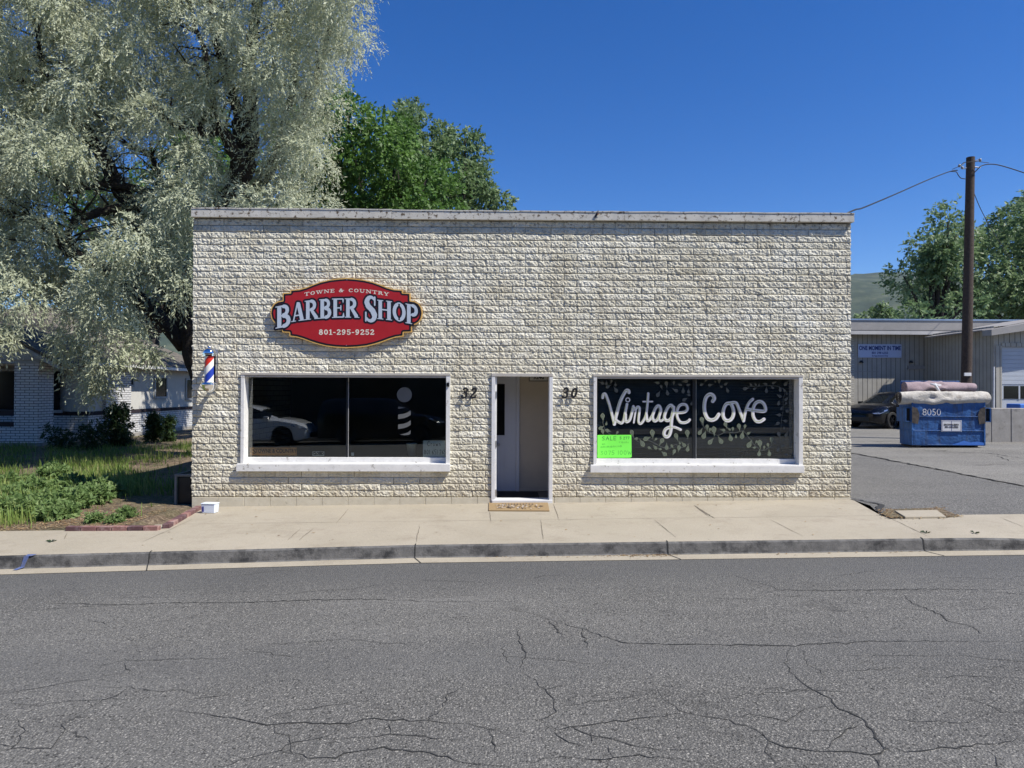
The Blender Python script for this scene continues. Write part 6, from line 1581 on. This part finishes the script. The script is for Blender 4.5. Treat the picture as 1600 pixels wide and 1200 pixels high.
# ================================================================== VEGETATION
def inpoly(x, y, P):
    c = False; n = len(P)
    for i in range(n):
        a, b = P[i], P[(i+1) % n]
        if (a[1] > y) != (b[1] > y) and x < (b[0]-a[0])*(y-a[1])/(b[1]-a[1])+a[0]: c = not c
    return c
def foliage(name, clumps, per, leaf, sprig, droop, mat, parent, seed, wind=(0, 0, 0), reject=None, wid=.3, shell=.55, curl=.35, nl=9, bias=1.0):
    """clumps: (x,y,z,r). Every clump is a tuft of sprigs; each sprig carries pairs of narrow leaves."""
    r = np.random.default_rng(seed); C = np.array(clumps); ns = per
    c = np.repeat(C, ns, 0); m = len(c)
    d = r.normal(size=(m, 3)); d /= np.linalg.norm(d, axis=1)[:, None]; rr = (shell+(1-shell)*r.random(m))
    P0 = c[:, :3]+d*(c[:, 3]*rr)[:, None]*np.array([1, 1, .85])
    D = d*.75+r.normal(size=(m, 3))*.45+np.array(droop)+np.array(wind); D /= np.linalg.norm(D, axis=1)[:, None]
    L = sprig*(.6+.8*r.random(m))
    clr = np.repeat(r.random(len(C)), ns)
    t = (np.arange(nl)+.5)/nl
    base = P0[:, None, :]+D[:, None, :]*(L[:, None]*t[None, :])[..., None]+np.array([0, 0, -1])[None, None, :]*((t**2)[None, :]*L[:, None]*curl)[..., None]
    base = base.reshape(-1, 3); Dr = np.repeat(D, nl, 0); k = len(base)
    side = np.cross(Dr, r.normal(size=(k, 3))); side /= np.linalg.norm(side, axis=1)[:, None]+1e-9
    ld = Dr*.75+side*.75+np.array([0, 0, -.25])+r.normal(size=(k, 3))*.25; ld /= np.linalg.norm(ld, axis=1)[:, None]
    wd = np.cross(ld, r.normal(size=(k, 3))+np.array([.6, -.7, 1.1])*bias); wd /= np.linalg.norm(wd, axis=1)[:, None]+1e-9
    ll = leaf*(.6+.8*r.random(k))
    rnd = np.clip(.30*r.random(k)+.35*np.repeat(clr, nl)+.35*np.repeat(r.random(m), nl), 0, 1)
    if reject is not None:
        keep = ~reject(base); base, ld, wd, ll, rnd = base[keep], ld[keep], wd[keep], ll[keep], rnd[keep]; k = len(base)
    a = base; b = base+ld*(ll*.45)[:, None]+wd*(ll*wid/2)[:, None]; cc = base+ld*ll[:, None]; e = base+ld*(ll*.45)[:, None]-wd*(ll*wid/2)[:, None]
    V = np.stack([a, b, cc, e], 1).reshape(-1, 3)
    return mesh_np(name, V, np.arange(4*k).reshape(-1, 4), mat, parent, attr=('rnd', np.repeat(rnd, 4)))
def clumps_from(poly, layers, spacing, rmin, rmax, gaps=(), seed=0, jit=.45, dj=.8):
    r = np.random.default_rng(seed); out = []
    xs = [p[0] for p in poly]; ys = [p[1] for p in poly]
    for li, dpth in enumerate(layers):
        s = spacing*FPX/dpth; x = min(xs)+r.random()*s
        while x < max(xs):
            y = min(ys)+r.random()*s
            while y < max(ys):
                px, py = x+r.normal()*s*jit, y+r.normal()*s*jit
                if inpoly(px, py, poly) and not any(((px-g[0])/g[2])**2+((py-g[1])/g[3])**2 < 1 and (len(g) < 5 or li in g[4]) for g in gaps):
                    rd = r.uniform(rmin, rmax); p = UD(px, py, dpth+r.normal()*dj); out.append((p[0], p[1], p[2], rd))
                y += s
            x += s
    return out
def inside_shop(P): return (P[:, 0] > XL-.25) & (P[:, 0] < XRr+.3) & (P[:, 2] < CZ+.35) & (P[:, 1] > -.4) & (P[:, 1] < 12.2)
def limb(mb, pts, r0, r1, n=9, seed=0, dep=None):
    P = [tuple(UD(*p)) for p in pts]; Q = spl(P, 5); rr = np.random.default_rng(seed); m = len(Q)
    Q = [tuple(np.array(q)+rr.normal(size=3)*.02) for q in Q]
    mb.tube(Q, [r0+(r1-r0)*i/(m-1) for i in range(m)], n); return Q
def twigs(mb, Q, count, L, r, seed, up=.4):
    rr = np.random.default_rng(seed)
    for k in range(count):
        p = np.array(Q[rr.integers(len(Q)//4, len(Q))]); d = rr.normal(size=3); d[2] = abs(d[2])*up+.2; d /= np.linalg.norm(d)
        l = L*rr.uniform(.5, 1.2); q = p+d*l*.5+rr.normal(size=3)*.1; e = q+(d+np.array([0, 0, -.3])+rr.normal(size=3)*.3)*l*.5
        mb.tube([tuple(p), tuple(q), tuple(e)], [r, r*.6, r*.2], 5)

# --- the big silver tree behind and left of the shop
g0 = yz(-9.5, 9)
base = UD(292, 672, 20.0)
st = thing('silver_leaved_tree', (base[0], base[1], -.25), 'huge silvery grey leaved tree with dark crooked limbs left of and behind the shop', 'tree')
tb = MB(); Qs = []
def L_(pts, r0, r1, n=9): Qs.append(limb(tb, pts, r0, r1, n, len(Qs)))
L_([(352, 690, 20), (330, 610, 20), (311, 550, 20), (298, 490, 20), (305, 430, 20)], .50, .36, 14)
L_([(305, 430, 20), (335, 360, 20), (365, 300, 19.8), (388, 250, 19.5), (392, 180, 19.4), (388, 120, 19.2), (395, 40, 19), (420, -60, 19)], .36, .10, 12)
L_([(365, 300, 19.8), (372, 240, 19.5), (372, 180, 19.3), (360, 140, 19.2), (345, 90, 19), (330, 20, 18.8), (320, -60, 18.8)], .20, .06)
L_([(385, 260, 19.5), (362, 232, 19), (345, 205, 18.8), (310, 206, 18.5), (280, 195, 18.3), (250, 183, 18.2), (215, 150, 18)], .20, .06)
L_([(345, 205, 18.8), (330, 150, 18.4), (322, 90, 18.4), (302, 30, 18.3), (290, -30, 18)], .10, .03)
L_([(290, 520, 20), (250, 420, 19.6), (215, 340, 19.2), (185, 290, 19), (160, 245, 18.8), (120, 190, 18.6), (60, 140, 18.5), (-20, 100, 18)], .30, .07, 12)
L_([(290, 500, 20), (270, 400, 20), (255, 300, 20), (235, 245, 19.6), (200, 230, 19.3)], .16, .05)
L_([(215, 340, 19.2), (185, 325, 18.6), (150, 333, 18.3), (120, 345, 18), (100, 380, 17.8), (105, 400, 17.8)], .14, .06)
L_([(290, 540, 20), (220, 470, 19), (160, 420, 18.4), (110, 390, 18), (60, 350, 17.8), (0, 330, 17.6), (-80, 320, 17.5)], .22, .06)
L_([(240, 300, 19.5), (175, 290, 18.6), (140, 292, 18.3), (95, 300, 18.2)], .11, .04)
L_([(305, 430, 20), (380, 330, 20.5), (430, 250, 20.5), (470, 180, 20.5), (500, 100, 20.5), (520, 20, 20.5)], .22, .05)
L_([(430, 250, 20.5), (460, 120, 19.8), (450, 40, 19.5), (440, -50, 19.2)], .12, .04)
L_([(70, 140, 18.5), (60, 60, 18.5), (30, -20, 18.5)], .09, .03)
for k, Q in enumerate(Qs[1:]): twigs(tb, Q, 16, 1.6, .035, k)
# trunk surface stays one part with its limbs
tr = tb.build('trunk', 'bark', st, smooth=True)
SILV = [(-230, -260), (580, -260), (570, 10), (560, 60), (540, 80), (530, 130), (505, 175), (505, 230), (515, 262), (498, 300), (500, 350), (300, 350), (302, 395), (268, 425), (215, 435), (185, 480), (150, 520), (125, 490), (92, 452), (50, 468), (0, 472), (-230, 500)]
gaps = [(40, 565, 60, 52), (255, 560, 52, 68), (25, 35, 26, 18), (205, 262, 42, 30, (0, 1, 2)), (235, 300, 26, 16, (0, 1, 2)), (318, 45, 24, 40, (0, 1, 2)), (330, 215, 45, 22, (0, 1)), (350, 160, 20, 26), (150, 275, 24, 22, (0, 1, 2)), (240, 245, 16, 20), (385, 200, 22, 85, (0, 1)), (388, 300, 26, 40, (0,)),
        (120, 335, 40, 26, (0, 1)), (40, 140, 26, 14, (0, 1)), (300, 70, 18, 26, (0, 1)), (130, 180, 40, 14, (0,)), (180, 355, 14, 20, (0, 1, 2)), (290, 530, 26, 90), (135, 205, 36, 16, (0,)), (95, 400, 32, 22, (0,)), (60, 500, 40, 18, (0, 1)), (235, 490, 22, 40, (0, 1, 2)), (150, 440, 30, 12, (0,))]
gaps = [(g[0], g[1], g[2]*1.05, g[3]*1.05) if len(g) == 5 and len(g[4]) > 1 else g for g in gaps]
cl = clumps_from(SILV, (16.6, 18.4, 20.2, 22.2), .98, .38, .72, gaps, 3, dj=.6)
foliage('crown', cl, 104, .092, .46, (-.10, 0, -.30), 'silverleaf', st, 11, wind=(-.12, 0, 0), nl=15, bias=1.5, reject=lambda P: inside_shop(P) | ((P[:, 2] < 1.2)), wid=.27, shell=.35, curl=.5)
hang = []
for (x, y, r_) in ((150, 580, .36), (148, 598, .22), (120, 545, .45), (172, 552, .42), (200, 535, .35), (98, 535, .35), (215, 505, .35), (235, 548, .16), (140, 520, .6), (190, 505, .45), (110, 515, .4), (284, 455, .4), (275, 415, .5), (5, 522, .2), (8, 500, .3)): q = UD(x, y, 17.2+rng.normal()*.3); hang.append((q[0], q[1], q[2], r_))
foliage('hanging_sprays', hang, 60, .12, .42, (-.1, 0, -.6), 'silverleaf', st, 12, wid=.27, shell=.3, curl=.5, reject=lambda P: inside_shop(P))

def tree(name, label, poly, layers, spacing, rmin, rmax, per, leaf, sprig, mat, seed, trunk_px, group=None, gaps=(), wid=.55, droop=(0, 0, -.1), wind=(0, 0, 0), rej=None, tr_r=.35):
    px, dp_ = trunk_px; b = UD(px, 614, dp_); t = thing(name, (b[0], b[1], -.1), label, 'tree', group)
    cl = clumps_from(poly, layers, spacing, rmin, rmax, gaps, seed)
    mb = MB(); C = np.array([c[:3] for c in cl]); cen = C.mean(0); z0 = max(1.5, C[:, 2].min()*.6)
    fk = np.array([b[0], b[1], z0+.8]); mb.tube([(b[0], b[1], -.4), (b[0]+.05, b[1], z0*.5), tuple(fk)], [tr_r*1.25, tr_r, tr_r*.85], 12)
    r_ = np.random.default_rng(seed)
    for k in r_.choice(len(C), min(16, len(C)), replace=False):
        e = C[k]; m1 = fk+(e-fk)*.45+np.array([0, 0, .5])+r_.normal(size=3)*.25; mb.tube(spl([tuple(fk-np.array([0, 0, .3])), tuple(m1), tuple(e)], 4), [tr_r*.5*(1-i/9)+.02 for i in range(9)], 6)
    mb.build('trunk', 'bark', t, smooth=True)
    foliage('crown', cl, per, leaf, sprig, droop, mat, t, seed+50, wind=wind, wid=wid, shell=.45, curl=.2, reject=rej)
    return t
tree('green_tree', 'bright green broad leaved tree rising behind the shop roof beside the silver tree', [(440, 170), (520, 150), (552, 148), (570, 168), (596, 180), (612, 198), (632, 205), (655, 225), (680, 250), (705, 280), (718, 315), (715, 360), (430, 360)],
     (25.5, 27.5, 29.5), 1.15, .42, .78, 62, .16, .42, 'greenleaf', 21, (600, 27.5), rej=inside_shop)
tree('grey_green_tree', 'taller grey green tree behind the right part of the bright green tree above the roof', [(600, 215), (626, 178), (640, 163), (660, 170), (668, 198), (674, 228), (692, 204), (708, 206), (722, 218), (742, 212), (750, 246), (756, 276), (774, 286), (786, 304), (800, 318), (794, 345), (775, 370), (600, 370)],
     (31.5, 33, 34.5), .95, .32, .55, 44, .17, .42, 'greyleaf', 22, (700, 32.5), gaps=[(772, 262, 16, 10), (735, 330, 5, 8)], rej=inside_shop)
tree('distant_green_tree', 'green tree seen low through the limbs of the silver tree', [(60, 230), (180, 250), (330, 150), (400, 190), (430, 330), (300, 470), (60, 470)], (44, 47), 2.6, 1.3, 2.0, 62, .3, .7, 'greenleaf', 23, (240, 45), gaps=[(205, 265, 40, 30), (150, 280, 20, 18), (250, 255, 14, 20), (240, 310, 18, 12)])
tree('grey_green_tree', 'left dense tree behind the workshop roof, standing left of the utility pole', [(1412, 520), (1404, 470), (1410, 440), (1404, 425), (1414, 405), (1408, 388), (1428, 358), (1450, 346), (1468, 350), (1490, 338), (1510, 345), (1530, 400), (1530, 520)],
     (40, 42.5, 45), 1.7, .7, 1.25, 72, .22, .55, 'greyleaf', 31, (1460, 42.5), 'trees behind the workshop', wind=(-.4, 0, .1))
tree('grey_green_tree', 'tall rounded tree behind the workshop at the right edge, right of the utility pole', [(1505, 520), (1512, 420), (1528, 372), (1534, 345), (1556, 318), (1580, 305), (1592, 299), (1612, 304), (1640, 296), (1690, 310), (1740, 350), (1760, 520)],
     (43, 46, 49), 1.8, .8, 1.35, 76, .23, .55, 'greyleaf', 32, (1610, 46), 'trees behind the workshop', wind=(-.4, 0, .1))
tree('low_tree', 'low pale scrubby tree showing above the workshop roof next to the shop wall', [(1336, 510), (1338, 496), (1355, 490), (1375, 486), (1396, 482), (1404, 510)], (60, 62), 1.2, .4, .6, 44, .3, .6, 'greyleaf', 33, (1360, 61))

# --- grass, weeds and shrubs on the left
def blades(name, label, n, area, h0, h1, w_, mat, seed, lean=.5, dens=None, cat='grass', clump=0):
    r = np.random.default_rng(seed); P = []
    while len(P) < n:
        x, y = r.uniform(area[0], area[1]), r.uniform(area[2], area[3])
        if dens is None or r.random() < dens(x, y): P.append((x, y))
    P = np.array(P); m = len(P); z = np.array([yz(x, y) for x, y in P])-.01
    pn = .5+.5*np.sin(P[:, 0]*2.3+1)*np.sin(P[:, 1]*1.9+2); h = (h0+(h1-h0)*r.random(m)**1.5)*(.55+.7*pn)
    a = r.uniform(0, 2*np.pi, m); d = np.stack([np.cos(a), np.sin(a)], 1)*(h*lean*r.random(m))[:, None]+np.array([-.10, 0])*h[:, None]
    wv = np.stack([-np.sin(a+.7), np.cos(a+.7)], 1)*w_/2*(.6+.8*r.random(m))[:, None]
    V = np.zeros((m, 5, 3)); V[:, 0, :2] = P-wv; V[:, 1, :2] = P+wv; V[:, 2, :2] = P+d*.4+wv*.9; V[:, 3, :2] = P+d; V[:, 4, :2] = P+d*.4-wv*.9
    V[:, 0, 2] = V[:, 1, 2] = z; V[:, 2, 2] = V[:, 4, 2] = z+h*.6; V[:, 3, 2] = z+h
    rn = np.clip(.55*r.random(m)+.45*r.random(m)*pn, 0, 1)
    idx = np.arange(m)*5; F = np.concatenate([np.stack([idx, idx+1, idx+2, idx+4], 1)]); F3 = np.stack([idx+4, idx+2, idx+3, idx+3], 1)
    Fl = [list(f) for f in F]+[list(f[:3]) for f in F3]
    o = mesh_np(name, V.reshape(-1, 3), Fl, mat, attr=('rnd', np.repeat(rn, 5))); return tag(o, label, cat, kind='stuff')
def bare(x, y):   # bare dirt patch near the shop corner
    e = ((x+6.0)/1.9)**2+((y+.6)/1.7)**2
    return 0.02 if e < 1 else 1
blades('grass', 'tall uncut grass and seed heads across the yard left of the shop', 24000, (-17, -5.3, -1.2, 13), .06, .27, .014, 'grassblade', 41, dens=lambda x, y: bare(x, y)*(1 if y < 7 else .7)*(.1 if (x > -8.6 and 4.6 < y < 7.5) else 1)*(1 if math.sin(x*1.9+2)*math.sin(y*1.1+.5)+.3*math.sin(x*5+y*3) > -.25 else .12))
blades('low_grass', 'short dry and green grass along the front edge of the yard', 9000, (-13, -6.4, -1.65, 1.5), .04, .20, .012, 'grassblade', 42, dens=lambda x, y: bare(x, y)*.9+.05)
blades('seeding_grass', 'pale yellow green seeding grass in the sunny front left of the yard', 11000, (-12.5, -6.75, -1.35, 3.2), .10, .38, .012, 'seedblade', 43, lean=.35, dens=lambda x, y: 1 if x < -7.6 or y < .4 else .25)
# leafy weeds: individual plants along the front of the yard
def weed(name, label, x, y, h, rad_, n, mat, seed, leaf=.07, group=None, cat='weed', wid=.4, spr=.08):
    r = np.random.default_rng(seed); z = yz(x, y)
    t = thing(name, (x, y, z), label, cat, group); mb = MB(); cl = []
    for k in range(n):
        a = r.uniform(0, 6.28); q = rad_*math.sqrt(r.random()); hh = h*(1-.5*(q/rad_)**2)*r.uniform(.7, 1.1); e = (x+q*math.cos(a), y+q*math.sin(a), z+hh)
        mb.tube([(x+.3*q*math.cos(a), y+.3*q*math.sin(a), z-.02), (x+.8*q*math.cos(a), y+.8*q*math.sin(a), z+hh*.5), e], [.006, .005, .002], 4)
        for s in (.35, .6, .85, 1): cl.append((x+q*s*math.cos(a), y+q*s*math.sin(a), z+hh*s, .06+.03*r.random()))
    mb.build('stem', 'shrubleaf', t)
    foliage('foliage', cl, 5, leaf, spr, (0, 0, .3), mat, t, seed, wid=wid, shell=.2, curl=.1)
    return t
spots = [(30, 797, .22, .30), (70, 792, .24, .30), (105, 788, .25, .28), (8, 782, .26, .30), (140, 780, .24, .26), (55, 770, .28, .28), (-30, 790, .26, .34), (88, 800, .16, .2), (20, 756, .28, .30), (120, 762, .28, .28), (162, 771, .22, .22), (85, 745, .3, .3)]
ordn = ['front row left', 'front row centre', 'tall front row', 'left edge', 'rightmost tall', 'middle', 'outermost left', 'low front', 'rear left', 'rear centre', 'right hand low', 'rear']
for k, (px, py, h, rd) in enumerate(spots):
    p = U(px, py+12, 2, -.2); weed('leafy_weed', 'blue green leafy weed clump, the %s one in the patch by the pavement' % ordn[k], p[0], p[1], h, rd, 26, 'weedleaf', 60+k, group='leafy weeds by the pavement')
for k, (px, py, h, rd, lab) in enumerate(((147, 818, .08, .09, 'small low green weed behind the left end of the edging brick row'), (196, 812, .10, .11, 'small spreading green weed near the right end of the edging brick row'), (178, 820, .05, .06, 'tiny sprout between the two small weeds behind the edging bricks'))):
    p = U(px, py+2, 2, -.17); weed('small_weed', lab, p[0], max(p[1], -1.62), h, rd, 12, 'weedleaf', 80+k, leaf=.035, spr=.04)
def shrub(px, py, D_p, h, wd, lab, seed, mat='shrubleaf', n=26):
    q = UD(px, py, D_p); r = np.random.default_rng(seed); t = thing('shrub', (q[0], q[1], -.3), lab, 'shrub'); cl = []; mb = MB()
    for k in range(n):
        a = r.uniform(0, 6.28); s = r.random(); rr_ = wd*math.sqrt(r.random())*(.5+.5*math.sin(math.pi*min(1, s+.15))); c_ = (q[0]+rr_*math.cos(a), q[1]+rr_*math.sin(a), -.25+h*s, min(.2, wd*.55)); cl.append(c_)
        if k % 3 == 0: mb.tube([(q[0], q[1], -.35), c_[:3]], [.02, .005], 5)
    mb.build('stem', 'bark', t); foliage('foliage', cl, 26, .09, .22, (0, 0, .2), mat, t, seed, wid=.45)
shrub(184, 690, 23.5, 1.3, .34, 'dark bushy shrub against the white brick side wall of the house', 90)
shrub(240, 688, 25, .95, .12, 'tall thin weedy shrub near the sunlit end of the house wall', 91, 'shrubleaf', 18)
shrub(262, 686, 26, .8, .10, 'smaller weedy shrub at the far end of the house wall', 92, 'shrubleaf', 14)
shrub(133, 695, 22.5, .7, .4, 'low spiky plant at the foot of the house wall', 93, 'shrubleaf', 6)
shrub(85, 700, 22.5, .6, .5, 'low dark shrub beside the porch column', 94, 'shrubleaf', 5)
# tiny plants in the pavement joints
for k, (px, py, lab) in enumerate(((82, 845, 'sprig of weed in the pavement joint at the far left'), (1448, 835, 'dry sprig in the pavement crack beside the driveway curb'), (1523, 836, 'small green tuft at the curb near the right edge'))):
    p = U(px, py, 2, -.05 if px > 800 else -.15); z = Gz(p[0]); t = thing('pavement_weed', (p[0], p[1], z), lab, 'weed'); mb = MB()
    for j in range(14):
        a = rng.uniform(0, 6.28); l = rng.uniform(.02, .06); mb.add([(p[0], p[1], z), (p[0]+l*math.cos(a), p[1]+l*math.sin(a), z+.02), (p[0]+l*1.3*math.cos(a+.3), p[1]+l*1.3*math.sin(a+.3), z+.012)], [(0, 1, 2)])
    mb.build('leaves', 'shrubleaf', t)
# ================================================================== HAZE
hm = bpy.data.materials.new('air'); hm.use_nodes = True; nt = hm.node_tree; nt.nodes.clear()
out = nt.nodes.new('ShaderNodeOutputMaterial'); pv = nt.nodes.new('ShaderNodeVolumePrincipled')
pv.inputs['Color'].default_value = (.80, .88, 1, 1); pv.inputs['Density'].default_value = .00004; pv.inputs['Anisotropy'].default_value = .2
nt.links.new(pv.outputs[0], out.inputs['Volume']); M['air'] = hm
mb = MB(); mb.box(-2510, 2510, -2510, 3010, -2.0, 470); o = mb.build('haze', 'air'); tag(o, 'thin pale air between the street and the far hills', 'haze', kind='stuff')
bpy.context.view_layer.update()
